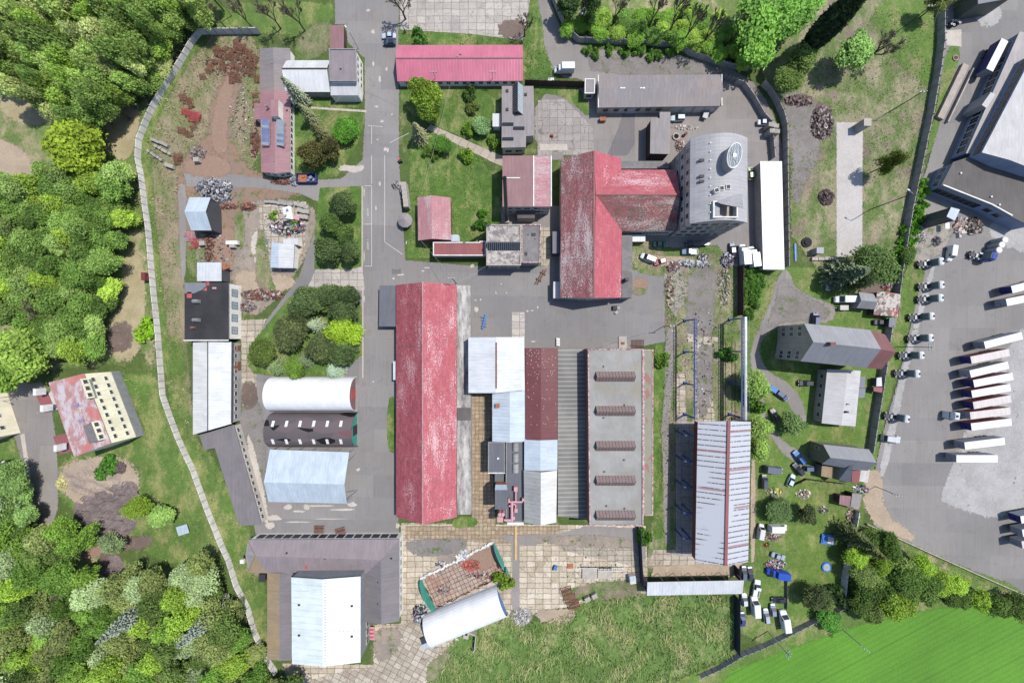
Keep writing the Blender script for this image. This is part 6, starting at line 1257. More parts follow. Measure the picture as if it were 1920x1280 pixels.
def car(kind):
    t = thing('car', 'car', 'car')
    L = {'hatch': 2.05, 'sedan': 2.3, 'estate': 2.3, 'suv': 2.25, 'minivan': 2.3}[kind]; w = .9 if kind in ('suv', 'minivan') else .86; hb = {'suv': 1.05, 'minivan': 1.05}.get(kind, .92); hr_ = {'suv': 1.72, 'minivan': 1.8}.get(kind, 1.45)
    S = [sec(-L, w*.82, .35, hb-.12), sec(-L+.25, w*.97, .25, hb), sec(-L*.5, w, .22, hb+.02), sec(0, w, .22, hb+.03), sec(L*.45, w, .22, hb-.02), sec(L*.82, w*.95, .22, hb-.14), sec(L, w*.74, .35, hb-.32)]
    tintable(loft(S).build('body', 'car_paint', t, local=True))
    xb = {'hatch': -L+.15, 'sedan': -L*.62, 'estate': -L+.1, 'suv': -L+.12, 'minivan': -L+.08}[kind]; xf = L*.42 if kind != 'minivan' else L*.6
    g = MB(); b = [(xb, -w*.9, hb), (xf, -w*.88, hb-.02), (xf, w*.88, hb-.02), (xb, w*.9, hb)]; k = .4 if kind in ('sedan', 'hatch') else .2
    q = [(xb+k, -w*.74, hr_-.06), (xf-.75, -w*.74, hr_-.06), (xf-.75, w*.74, hr_-.06), (xb+k, w*.74, hr_-.06)]; g.prism(b, q); g.build('windows', 'glass_dark', t, local=True)
    r = MB(); r.prism([(x, y*1.02, z) for x, y, z in q], [(x*.98+(.02 if x < 0 else -.02), y*.96, hr_) for x, y, z in q]); tintable(r.build('roof', 'car_paint', t, local=True))
    wheels(t, (-L*.62, L*.62), w-.08)
    for s_ in (-1, 1):
        m = MB(); m.box((L-.16, s_*w*.6, hb-.32), (.25, .3, .14)); m.build('headlight', 'white_trim', t, local=True, uv=False)
        m = MB(); m.box((-L+.1, s_*w*.66, hb-.2), (.2, .25, .16)); m.build('tail_light', 'red_paint', t, local=True, uv=False)
        m = MB(); m.box((xf-.2, s_*(w+.06), hb+.05), (.16, .2, .14)); m.build('mirror', 'dark_trim', t, local=True, uv=False)
    return t
def van(L=5.6, h=2.4, w=1.0, name='van'):
    t = thing(name, 'van', 'van'); x1 = L/2
    S = [sec(-x1, w*.98, .35, h, .1), sec(x1-1.75, w, .3, h, .12), sec(x1-.95, w, .3, 1.3, .12), sec(x1-.2, w*.92, .3, 1.05, .15), sec(x1, w*.8, .4, .8)]
    tintable(loft(S).build('body', 'car_paint', t, local=True)); m = MB(); m.poly([(x1-1.62, -w*.82, h-.12), (x1-.98, -w*.85, 1.42), (x1-.98, w*.85, 1.42), (x1-1.62, w*.82, h-.12)])
    for s_ in (-1, 1): m.poly([(x1-2.4, s_*(w+.01), 1.4), (x1-1.3, s_*(w+.01), 1.4), (x1-1.75, s_*(w+.01), 2.0), (x1-2.4, s_*(w+.01), 2.0)])
    m.build('windows', 'glass_dark', t, local=True); wheels(t, (-x1*.6, x1*.62), w-.1, .36)
    for s_ in (-1, 1): m = MB(); m.box((x1-.12, s_*w*.62, .85), (.25, .3, .2)); m.build('headlight', 'white_trim', t, local=True, uv=False)
    return t
def box_truck():
    t = thing('box_truck', 'truck', 'truck'); m = loft([sec(.9, 1.0, .4, 2.3, .15), sec(1.9, 1.0, .4, 2.25, .2), sec(2.5, .98, .4, 1.4, .2), sec(3.2, .9, .4, 1.1, .2), sec(3.35, .8, .5, .8)])
    tintable(m.build('cab', 'car_paint', t, local=True)); m = MB(); m.poly([(1.98, -.85, 2.18), (2.5, -.88, 1.48), (2.5, .88, 1.48), (1.98, .85, 2.18)]); m.build('windscreen', 'glass_dark', t, local=True)
    m = MB(); m.box((-1.2, 0, 1.95), (4.2, 2.2, 2.3)); tintable(m.build('cargo_box', 'car_paint', t, local=True)); m = MB(); m.box((-1, 0, .6), (4.6, 1.0, .3)); m.build('chassis', 'chassis', t, local=True); wheels(t, (-2.2, 2.5), .9, .4); return t
def tractor():
    t = thing('tractor_unit', 'lorry cab', 'lorry cab'); m = MB(); m.box((-.9, 0, .75), (4.6, .9, .35)); m.box((-2.2, 0, 1.0), (1.3, 1.5, .12)); m.build('chassis', 'chassis', t, local=True)
    m = loft([sec(.95, 1.22, .7, 3.5, .2), sec(1.4, 1.26, .5, 3.75, .3), sec(2.4, 1.26, .45, 3.5, .35), sec(2.85, 1.2, .4, 2.1, .25), sec(3.0, 1.12, .4, 1.6, .2)]); tintable(m.build('cab', 'car_paint', t, local=True))
    m = MB(); m.poly([(2.45, -1.0, 3.15), (2.86, -1.02, 2.15), (2.86, 1.02, 2.15), (2.45, 1.0, 3.15)])
    for s_ in (-1, 1): m.poly([(1.5, s_*1.26, 2.0), (2.5, s_*1.26, 2.0), (2.3, s_*1.26, 2.7), (1.5, s_*1.26, 2.7)])
    m.build('windscreen', 'glass_dark', t, local=True); m = MB(); m.box((.86, 0, 2.1), (.2, 2.0, 2.5)); m.build('rear_wall', 'cab_rear', t, local=True)
    m = MB(); m.box((1.9, 0, 3.66), (.6, .8, .1)); m.build('roof_hatch', 'dark_trim', t, local=True)
    m = MB()
    for s_ in (-1, 1):
        m.box((.1, s_*.95, .95), (1.1, .5, .6)); m.tube((.5, s_*.6, 1.2), (.5, s_*.6, 1.6), .1)
    m.box((-.9, 0, 1.05), (.7, 1.4, .2)); m.build('fuel_tank', 'steel_frame', t, local=True)
    wheels(t, (-2.1, 1.9), 1.0, .5, .4); m = MB()
    for s_ in (-1, 1):
        for x in (-2.7, -1.45): m.box((x, s_*1.0, .95), (.5, .5, .1))
    m.build('mudguard', 'trailer_grey', t, local=True); return t
def trailer(front, roof, side):
    t = thing('semitrailer', 'trailer', 'trailer'); L = 13.6; m = MB(); m.box((0, 0, 2.62), (L, 2.5, 2.76)); o = m.build('cargo_box', side, t, local=True)
    m = MB(); m.box((0, 0, 4.03), (L+.06, 2.56, .07)); m.build('roof', roof, t, local=True)
    m = MB(); m.box((L/2+.05, 0, 2.6), (.1, 2.5, 2.7)); m.box((L/2+.25, .55, 2.4), (.35, .7, .6)); m.build('front_panel', front, t, local=True)
    m = MB(); m.box((0, 0, 1.05), (L-.4, 1.0, .3)); m.build('chassis', 'chassis', t, local=True); wheels(t, (-5.2, -3.9, -2.6), 1.0, .5, .4)
    for s_ in (-1, 1): m = MB(); m.box((3.6, s_*.9, .6), (.14, .14, 1.1)); m.build('landing_leg', 'chassis', t, local=True)
    return t
def pickup():
    t = thing('pickup_truck', 'pickup', 'pickup truck'); m = loft([sec(.1, .9, .4, 1.0), sec(1.3, .92, .3, 1.0), sec(2.5, .85, .4, .8)]); tintable(m.build('cab', 'car_paint', t, local=True))
    m = MB(); m.prism([(-.3, -.8, 1), (1.3, -.8, 1), (1.3, .8, 1), (-.3, .8, 1)], [(-.1, -.7, 1.65), (.7, -.7, 1.65), (.7, .7, 1.65), (-.1, .7, 1.65)]); m.build('windows', 'glass_dark', t, local=True)
    m = MB(); m.box((.3, 0, 1.68), (.85, 1.45, .06)); tintable(m.build('roof', 'car_paint', t, local=True)); m = MB(); m.box((-1.2, 0, .7), (2.4, 1.7, .1)); 
    for a in ((-1.2, .88, 2.4, .08), (-1.2, -.88, 2.4, .08), (-2.4, 0, .08, 1.8)): m.box((a[0], a[1], .9), (a[2], a[3], .5))
    tintable(m.build('load_bed', 'car_paint', t, local=True)); wheels(t, (-1.6, 1.7), .8, .38); return t
def small_trailer():
    t = thing('car_trailer', 'trailer', 'trailer'); m = MB(); m.prism([(-1.3, -.75, .5), (1.3, -.75, .5), (1.3, .75, .5), (-1.3, .75, .5)], [(-1.35, -.78, 1.25), (1.35, -.78, 1.25), (1.35, .78, 1.25), (-1.35, .78, 1.25)]); tintable(m.build('cover', 'car_paint', t, local=True))
    m = MB(); m.tube((1.3, 0, .5), (2.4, 0, .45), .06); m.build('drawbar', 'steel_frame', t, local=True); wheels(t, (0,), .85, .28, .18); return t
CARS = {k: car(k) for k in ('hatch', 'sedan', 'estate', 'suv', 'minivan')}; VAN = van(); BT = box_truck(); TR = tractor(); PK = pickup(); ST = small_trailer()
def v(proto, px, py, deg, col, label, group=None, sc=1.15, h=.8, cat=None):
    "px,py: centre of the vehicle in the photo; deg: heading, 0 = right, 90 = up"
    c = W(px, py, h); c.z = .08; o = put(proto, c, math.radians(deg), sc, label, group, T(*col))
    if cat: o['category'] = cat
    return o
WH, SI, BK, NV, GY = (245, 246, 248), (176, 188, 206), (38, 40, 48), (38, 52, 86), (104, 112, 128)
C = CARS; GP = None
v(C['sedan'], 729, 68, 180, (205, 214, 232), 'silver car parked nose left beside the entrance road'); v(C['hatch'], 730, 80.5, 180, NV, 'dark navy car parked just below the silver one on the entrance road')
v(BT, 1058, 128, 180, WH, 'white box truck with grey body parked on the lane by the green verge', sc=1.1, h=2)
v(C['suv'], 1270, 222.5, 180, (200, 228, 226), 'pale teal car with white roof in front of the garage block'); v(C['sedan'], 1433, 230, 0, SI, 'silver blue car parked against the curved inner wall')
v(ST, 1322, 216, 70, (150, 152, 158), 'grey covered trailer at the south east end of the garage block')
v(C['sedan'], 1238, 458, 0, (40, 140, 112), 'green car in the shade between the red wing and the tower'); v(C['minivan'], 1299, 457, 180, (46, 58, 84), 'dark blue car in the tower shade')
v(ST, 1320, 456, 0, (84, 88, 96), 'dark trailer behind the dark blue car below the tower'); v(PK, 1293, 472, 180, (66, 110, 170), 'blue pickup parked in the tower shade')
v(C['minivan'], 1214.8, 484, 158, (226, 234, 236), 'white estate car at the edge of the weeds below the grey lean-to', sc=1.25); v(C['hatch'], 1238, 490.5, 197, (196, 56, 74), 'red car with white roof beside the white estate car')
v(C['hatch'], 1407.5, 325.5, 95, (206, 214, 150), 'yellow green car between the tower and the white warehouse')
v(BT, 1395.5, 477, 95, WH, 'white box truck west of the white warehouse, left one', sc=1.2, h=2); v(BT, 1412.5, 481, 97, WH, 'white box truck touching the white warehouse, right one', sc=1.2, h=2)
v(C['hatch'], 1373, 466, 95, GY, 'grey car left of the two white box trucks')
v(C['hatch'], 1554.7, 533, 262, (214, 226, 244), 'pale blue white car parked under the big conifer'); v(VAN, 1585, 561, 180, WH, 'long white van beside the slate roofed garage', sc=1.25, h=1.6)
v(ST, 1580, 577, 180, (190, 186, 176), 'beige flat trailer below the long white van'); v(C['minivan'], 1528, 599, 88, (66, 84, 130), 'dark blue car against the north wall of the slate roofed house')
v(C['sedan'], 1651, 604, 0, BK, 'black car beside the small hut near the wall'); v(C['suv'], 1509, 718, 180, (46, 42, 52), 'black car parked nose left in front of the bungalow')
v(ST, 1448, 729, 143, (70, 130, 220), 'blue covered trailer hitched behind the slate blue car'); v(C['estate'], 1466, 741.5, 323, (100, 116, 148), 'slate blue car pulling a blue trailer on the lawn')
v(C['suv'], 1452, 778, 115, (122, 118, 106), 'grey brown car parked on the grass under a round tree'); v(C['estate'], 1498, 857, 128, (50, 120, 200), 'bright blue car with cyan roof beside the cottage', sc=1.25)
v(C['suv'], 1496, 879, 128, (44, 46, 62), 'black car parked behind the bright blue car'); v(C['estate'], 1521, 878, 0, (96, 116, 150), 'blue grey car in the shade of the cottage wing')
v(VAN, 1452, 881, 352, (110, 112, 132), 'grey camper van on the grass', sc=1.2, h=1.6); v(C['hatch'], 1483, 900, 65, (214, 234, 240), 'pale white car with dark glass by the panel fence')
v(C['minivan'], 1432, 902.5, 88, (84, 92, 104), 'dark grey car south west of the camper van'); v(VAN, 1427, 996, 80, (226, 226, 222), 'white van body by the striped hall, facing the scrap', sc=.95, h=1.3)
v(VAN, 1460, 990, 0, WH, 'long white van with scrap around it on the lawn edge', sc=1.2, h=1.6); v(C['sedan'], 1459, 1042, 342, (170, 184, 200), 'silver car among scrap above the blue truck')
v(BT, 1457.5, 1074.5, 172, (36, 84, 200), 'blue truck with blue cover parked on the grass', sc=1.1, h=1.6); v(C['estate'], 1394.5, 1074, 88, GY, 'dark grey car parked tight to the navy wall, left one'); v(C['sedan'], 1406, 1075, 92, (58, 62, 70), 'black car beside the navy wall, right one')
v(PK, 1419, 1103, 80, WH, 'white pickup with a white bed facing up the lawn', sc=1.25, h=1.2); v(C['hatch'], 1395.5, 1124, 92, (220, 226, 230), 'small white car next to the navy wall'); v(VAN, 1416, 1136, 94, WH, 'long white van south of the white pickup', sc=1.2, h=1.5)
v(C['sedan'], 1460, 1124, 180, (48, 50, 62), 'black car parked across by the thin garden fence'); v(C['hatch'], 1449, 1143, 92, (146, 160, 180), 'grey blue car right of the silver estate'); v(C['estate'], 1436.5, 1153.5, 96, (186, 194, 206), 'silver estate car on the lawn between two vans')
v(C['sedan'], 1392, 1160, 92, (60, 76, 130), 'dark blue car with white bonnet along the navy wall'); v(VAN, 1471.5, 1163, 98, WH, 'long white van against the grey field fence', sc=1.25, h=1.6)
v(VAN, 1783.5, 475, 262, WH, 'white van standing upright beside the first lorry cab', sc=1.0, h=1.3); v(C['hatch'], 22, 628, 20, (226, 234, 244), 'white car half hidden by trees at the left edge')
v(C['estate'], 1386, 75, 160, (190, 194, 200), 'silver car half hidden under the bright green tree at the top'); v(BT, 1396, 38, 165, (230, 230, 232), 'white truck body under the bright green tree', h=2, sc=1.1); v(BT, 1392, 58, 168, (222, 222, 226), 'second white truck body just below the first under the bright tree', h=2)
rt = ['first', 'second', 'third', 'fourth', 'fifth', 'sixth', 'seventh']
for i, (x0, x1, y, a) in enumerate([(1721, 1775, 493, 6), (1722, 1775, 536, 4), (1721, 1773, 560, 3), (1704, 1757, 594, 4), (1702, 1755, 634, 4), (1687, 1736, 666, 2), (1680, 1728, 700, 1), (1660, 1709, 782, -8)]):
    v(TR, (x0+x1)/2-4, y, a, (244, 244, 244) if i != 7 else (232, 236, 238), 'white lorry cab without trailer, number %s from the top of the parked column' % ['one', 'two', 'three', 'four', 'five', 'six', 'seven', 'eight'][i], 'lorry cabs parked along the verge', 1.12, 2.0)
v(C['suv'], 1670, 822, -8, (214, 216, 218), 'white car with dark windows at the foot of the lorry cab column', sc=1.5, h=1.0)
v(TR, 1838, 480, -16, (40, 70, 190), 'blue lorry cab with a load bed beside three round tanks', h=1.5); 
GT = 'semitrailers parked in the lorry park'
def trl(front, roof, side, x0, y0, x1, y1, label, dx=0):
    k = (front, roof, side)
    if k not in TRL: TRL[k] = trailer(*k)
    a, b = W(x0, y0, 4.45), W(x1, y1, 4.45); d = a-b; c = (a+b)/2; c.z = .06; ex = 1
    if d.length > 15: pass
    put(TRL[k], c, math.atan2(d.y, d.x), (max(.9, min(1.15, d.length/13.6)), 1.03, 1.1), label, GT)
TRL = {}
trl('trailer_blue', 'trailer_white', 'trailer_grey', 1897, 543, 1972, 524, 'white roofed semitrailer with navy front cut off by the right edge, upper one')
trl('trailer_grey', 'trailer_white', 'trailer_grey', 1887, 567, 1963, 552, 'white roofed semitrailer with grey front cut off by the right edge, lower one')
trl('trailer_grey', 'trailer_white', 'trailer_grey', 1846, 647, 1916, 629, 'white semitrailer with grey front, topmost of the trailer rank')
trl('trailer_blue', 'trailer_beige', 'trailer_red', 1820.5, 675, 1892, 660.5, 'beige roofed semitrailer with blue front and red side, second of the rank')
trl('trailer_grey', 'trailer_white', 'trailer_grey', 1819, 701, 1890, 684, 'white semitrailer with grey front between two blue fronted ones')
trl('trailer_blue', 'trailer_white', 'trailer_red', 1825.6, 719, 1898.7, 705, 'white semitrailer with dark blue front, fourth of the rank')
trl('trailer_blue', 'trailer_white', 'trailer_red', 1822, 738.7, 1894, 726, 'white semitrailer with blue front, fifth of the rank')
trl('trailer_blue', 'trailer_beige', 'trailer_red', 1825, 760, 1895, 747, 'beige roofed semitrailer with blue front above the one coupled to a cab')
trl('trailer_grey', 'trailer_beige', 'trailer_red', 1819, 779, 1894, 770, 'beige roofed semitrailer coupled to a white cab'); v(TR, 1795, 779.5, 174, (236, 238, 240), 'white lorry cab coupled to the beige roofed semitrailer', h=2.4, sc=1.1)
trl('trailer_blue', 'trailer_white', 'trailer_red', 1821, 800, 1896, 790.6, 'white semitrailer with blue front just below the coupled one')
trl('trailer_grey', 'trailer_white', 'trailer_grey', 1808.7, 835.6, 1883.5, 826.6, 'white semitrailer with grey front standing apart, second from the bottom')
trl('trailer_grey', 'trailer_white', 'trailer_grey', 1793, 859.5, 1870, 859.5, 'white semitrailer with grey front, lowest of the rank and level')
trl('trailer_blue', 'trailer_white', 'trailer_grey', 1914, 974, 1990, 960, 'semitrailer front poking in at the right edge, highest of three')
trl('trailer_grey', 'trailer_white', 'trailer_grey', 1917, 999, 1992, 986, 'semitrailer front poking in at the right edge, middle of three')
trl('trailer_grey', 'trailer_beige', 'trailer_grey', 1916, 1021, 1990, 1008, 'semitrailer front poking in at the right edge, lowest of three')
trl('trailer_grey', 'trailer_white', 'trailer_blue', 1856, 130, 1883, 77, 'white roofed trailer docked against the slanted warehouse')
# ============================================================= VEGETATION
def leafmesh(name, C_, N_, S_, tone, mat, asp=1.5):
    n = len(C_); rs = np.random.RandomState(len(C_)); N_ = N_/np.linalg.norm(N_, axis=1, keepdims=True)
    r = rs.normal(size=(n, 3)); U = np.cross(N_, r); U /= np.linalg.norm(U, axis=1, keepdims=True)+1e-9; V = np.cross(N_, U)
    a = U*S_[:, None]*.5*asp; b = V*S_[:, None]*.5
    vs = np.stack([C_-a, C_-b, C_+a, C_+b], 1).reshape(-1, 3)
    me = bpy.data.meshes.new(name); me.vertices.add(4*n); me.vertices.foreach_set('co', vs.ravel().astype(np.float32))
    me.loops.add(4*n); me.loops.foreach_set('vertex_index', np.arange(4*n)); me.polygons.add(n); me.polygons.foreach_set('loop_start', np.arange(n)*4)
    try: me.polygons.foreach_set('loop_total', np.full(n, 4))
    except Exception: pass
    at = me.attributes.new('tone', 'FLOAT', 'POINT'); at.data.foreach_set('value', np.repeat(tone, 4).astype(np.float32))
    me.update(calc_edges=True); me.materials.append(M[mat]); return me
def attach(name, me, root, tint_=True):
    o = bpy.data.objects.new(name, me); COL.objects.link(o); o.parent = root
    if tint_: o['tintable'] = 1
    return o
def trunk(root, h, r, limbs=5, seed=0, R=3.0, mat='bark'):
    rr = random.Random(seed); m = MB(); m.tube((0, 0, 0), (rr.uniform(-.2, .2), rr.uniform(-.2, .2), h*.55), r, r*.7, 7)
    for k in range(limbs):
        a = 2*math.pi*k/limbs+rr.uniform(-.4, .4); z = h*rr.uniform(.3, .55); e = Vector((math.cos(a)*R*.6, math.sin(a)*R*.6, h*rr.uniform(.65, .85))); m.tube((0, 0, z), e, r*.5, r*.15, 5)
    m.build('trunk', mat, root, local=True, uv=False)
def broad(seed, h=9.0, R=3.6, nl=12, n=7000, s=.28, label='', name='broadleaf_tree', squash=.8, low=.35):  # noqa
    rs = np.random.RandomState(seed); root = thing(name, label, 'tree'); trunk(root, h, .22, 5, seed, R)
    cz = h*(low+1)/2; lob = []
    for k in range(nl):
        a = rs.uniform(0, 6.28); q = R*.66*math.sqrt(rs.uniform(.02, 1)); z = cz+rs.uniform(-.5, .5)*h*(1-low)*.7*(1-.5*q/R); lob.append((q*math.cos(a), q*math.sin(a), z, R*rs.uniform(.2, .5)))
    lob.append((0, 0, h-R*.45, R*.5)); lob = np.array(lob); w = lob[:, 3]**2; idx = rs.choice(len(lob), n, p=w/w.sum())
    d = rs.normal(size=(n, 3)); d /= np.linalg.norm(d, axis=1, keepdims=True); d[:, 2] = np.where(d[:, 2] < -.3, -d[:, 2], d[:, 2])
    rad = lob[idx, 3]*(.62+.55*rs.rand(n)**1.3); P = lob[idx, :3]+d*rad[:, None]*np.array([1, 1, squash]); N_ = d*.7+rs.normal(size=(n, 3))*.75
    tone = np.clip(.5+(rs.rand(len(lob))[idx]-.5)*.7+rs.normal(size=n)*.2, 0, 1); attach('crown', leafmesh('crown', P, N_, s*(.7+.7*rs.rand(n)), tone, 'leaves'), root); return root
def conifer(seed, h=12.0, R=2.6, whorls=20, nb=13, name='conifer_tree', droop=.35, s=.38, col=None, gap=1.0):
    rs = np.random.RandomState(seed); root = thing(name, '', 'tree'); m = MB(); m.tube((0, 0, 0), (0, 0, h*.97), .2, .04, 6); m.build('trunk', 'bark', root, local=True, uv=False); P, N_, S_, tn = [], [], [], []
    for k in range(whorls):
        f = (k+.5)/whorls; z = h*(.1+.88*f); r = R*(1-f)**.8*(.85+.3*rs.rand())+.12
        for b in range(nb):
            a = 2*math.pi*(b+rs.rand()*.6)/nb+k*.7; rb = r*rs.uniform(.75, 1.12); q = max(3, int(rb/.3*gap)); tb = rs.rand()
            for i in range(q):
                u = (i+.6)/q; P.append((math.cos(a)*rb*u, math.sin(a)*rb*u, z-droop*rb*u*u+rs.normal()*.04)); side = rs.normal()*.9
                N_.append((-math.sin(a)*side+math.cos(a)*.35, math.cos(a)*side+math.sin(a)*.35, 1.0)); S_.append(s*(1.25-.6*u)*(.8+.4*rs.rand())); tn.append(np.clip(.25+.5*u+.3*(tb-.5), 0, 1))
    attach('crown', leafmesh('crown', np.array(P), np.array(N_), np.array(S_), np.array(tn), 'needles', 1.9), root); return root
def column(seed, h=20.0, R=1.7, n=5000, name='poplar_tree'):
    rs = np.random.RandomState(seed); root = thing(name, '', 'tree'); m = MB(); m.tube((0, 0, 0), (0, 0, h*.9), .35, .08, 7)
    for k in range(14): a = k*2.4; z = 2+k; m.tube((0, 0, z), (math.cos(a)*R*.7, math.sin(a)*R*.7, z+4.5), .1, .03, 4)
    m.build('trunk', 'bark', root, local=True, uv=False); z = rs.rand(n); r = R*np.sin(np.pi*np.clip(z*.93+.05, 0, 1))**.6*(.6+.5*rs.rand(n)); a = rs.rand(n)*6.283; st = np.round(a*5)/5
    P = np.stack([r*np.cos(a), r*np.sin(a), h*(.12+.88*z)], 1); N_ = np.stack([np.cos(a), np.sin(a), .3+0*a], 1)+rs.normal(size=(n, 3))*.5
    attach('crown', leafmesh('crown', P, N_, .42*(.7+.6*rs.rand(n)), np.clip(.3+.4*np.sin(st*9)+rs.normal(size=n)*.15, 0, 1), 'leaves', 2.4), root); return root
def bare(seed, h=12.0, spread=4.5, depth=5, mat='twig', name='bare_tree'):
    rr = random.Random(seed); root = thing(name, '', 'tree'); tm, cm = MB(), MB()
    def br(p, d, L, r, k):
        e = p+d*L; (tm if k < 2 else cm).tube(p, e, r, r*.68, 5 if k < 2 else 3, cap=False)
        if k >= depth: return
        for i in range(3 if k < 3 else 4):
            ax = Vector((rr.gauss(0, 1), rr.gauss(0, 1), rr.gauss(0, .3))).normalized(); nd = (d+ax*rr.uniform(.28, .62)+Vector((0, 0, .12))).normalized(); br(p.lerp(e, rr.uniform(.55, 1)) if i else e, nd, L*rr.uniform(.6, .8), max(.05, r*.64), k+1)
    br(Vector((0, 0, 0)), Vector((rr.uniform(-.1, .1), rr.uniform(-.1, .1), 1)).normalized(), h*.28, .26, 0)
    tm.build('trunk', 'bark', root, local=True, uv=False); cm.build('branches', mat, root, local=True, uv=False); return root
def shrub(seed, R=1.2, n=500, name='bush'):
    rs = np.random.RandomState(seed); root = thing(name, '', 'bush'); m = MB()
    for k in range(5): a = k*1.3; m.tube((0, 0, 0), (math.cos(a)*R*.5, math.sin(a)*R*.5, R*.9), .06, .03, 4)
    m.build('stem', 'bark', root, local=True, uv=False); d = rs.normal(size=(n, 3)); d /= np.linalg.norm(d, axis=1, keepdims=True); d[:, 2] = np.abs(d[:, 2]); k = 8
    off = rs.uniform(-.85, .85, size=(k, 3))*R*np.array([1, 1, .3]); idx = rs.randint(0, k, n); P = off[idx]+d*R*(.3+.3*rs.rand(n))[:, None]+np.array([0, 0, R*.25])
    attach('foliage', leafmesh('foliage', P, d+rs.normal(size=(n, 3))*.5, R*.2*(.7+.7*rs.rand(n)), np.clip(.5+.35*(rs.rand(k)[idx]-.5)+rs.normal(size=n)*.2, 0, 1), 'leaves'), root); return root
BR = [broad(11, 9, 3.6, 30), broad(12, 9, 3.6, 44, 8000, .25), broad(13, 9, 3.3, 22, 6000, .3), broad(14, 9, 3.9, 52, 8500, .25), broad(15, 9, 3.4, 30, 7000, .27, squash=1.5), broad(16, 9, 3.4, 18, 5000, .27, squash=1.7, low=.2)]
DN = [broad(21, 8, 3.6, 30, 8000, .3, low=.2), broad(22, 8, 3.5, 22, 7600, .3, low=.2), broad(23, 8, 3.6, 40, 8000, .28, low=.2)]
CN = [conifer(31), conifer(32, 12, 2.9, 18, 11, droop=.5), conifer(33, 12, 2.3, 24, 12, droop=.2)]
BA = [bare(41), bare(42, 12), bare(43, 12)]; PO = column(51); SH = [shrub(61, 1.2, 900), shrub(62, 1.2, 1100), shrub(63, 1.2, 800)]
SP = {'b': BR, 'd': DN, 'c': CN, 'n': BA, 'p': [PO], 's': SH}; HT = {'b': 9.0, 'd': 8.0, 'c': 12.0, 'n': 12.0, 'p': 20.0, 's': 1.4}; FR = {'b': .66, 'd': .6, 'c': .4, 'n': .6, 'p': .5, 's': .5}
tr = random.Random(99)
def tree(k, px, py, h, R, col, label, group=None, jit=.0, i=None):
    "px,py: middle of the crown as the photo shows it"
    pr_ = SP[k]; p = pr_[(i if i is not None else tr.randrange(len(pr_)))]; base = {'b': 3.7, 'd': 3.6, 'c': 2.6, 'n': 5.0, 'p': 1.7, 's': 1.2}[k]
    c = W(px, py, h*FR[k]); c.z = 0; ax = tr.uniform(.8, 1.25) if group else tr.uniform(.88, 1.14); f = 1+tr.uniform(-jit, jit); q = T(*col, 1.55 if k == 'c' else 2.1 if k in 'ds' or not group else 2.9); q = (q[0]*f, q[1]*f, q[2]*f, 1)
    return put(p, c, tr.uniform(0, 6.28), (R/base*ax, R/base/ax, h/HT[k]), label, group, q)
DK, MG, LG, YG, PG, OL = (84, 106, 58), (92, 120, 54), (118, 150, 62), (150, 182, 40), (148, 164, 96), (124, 134, 78)
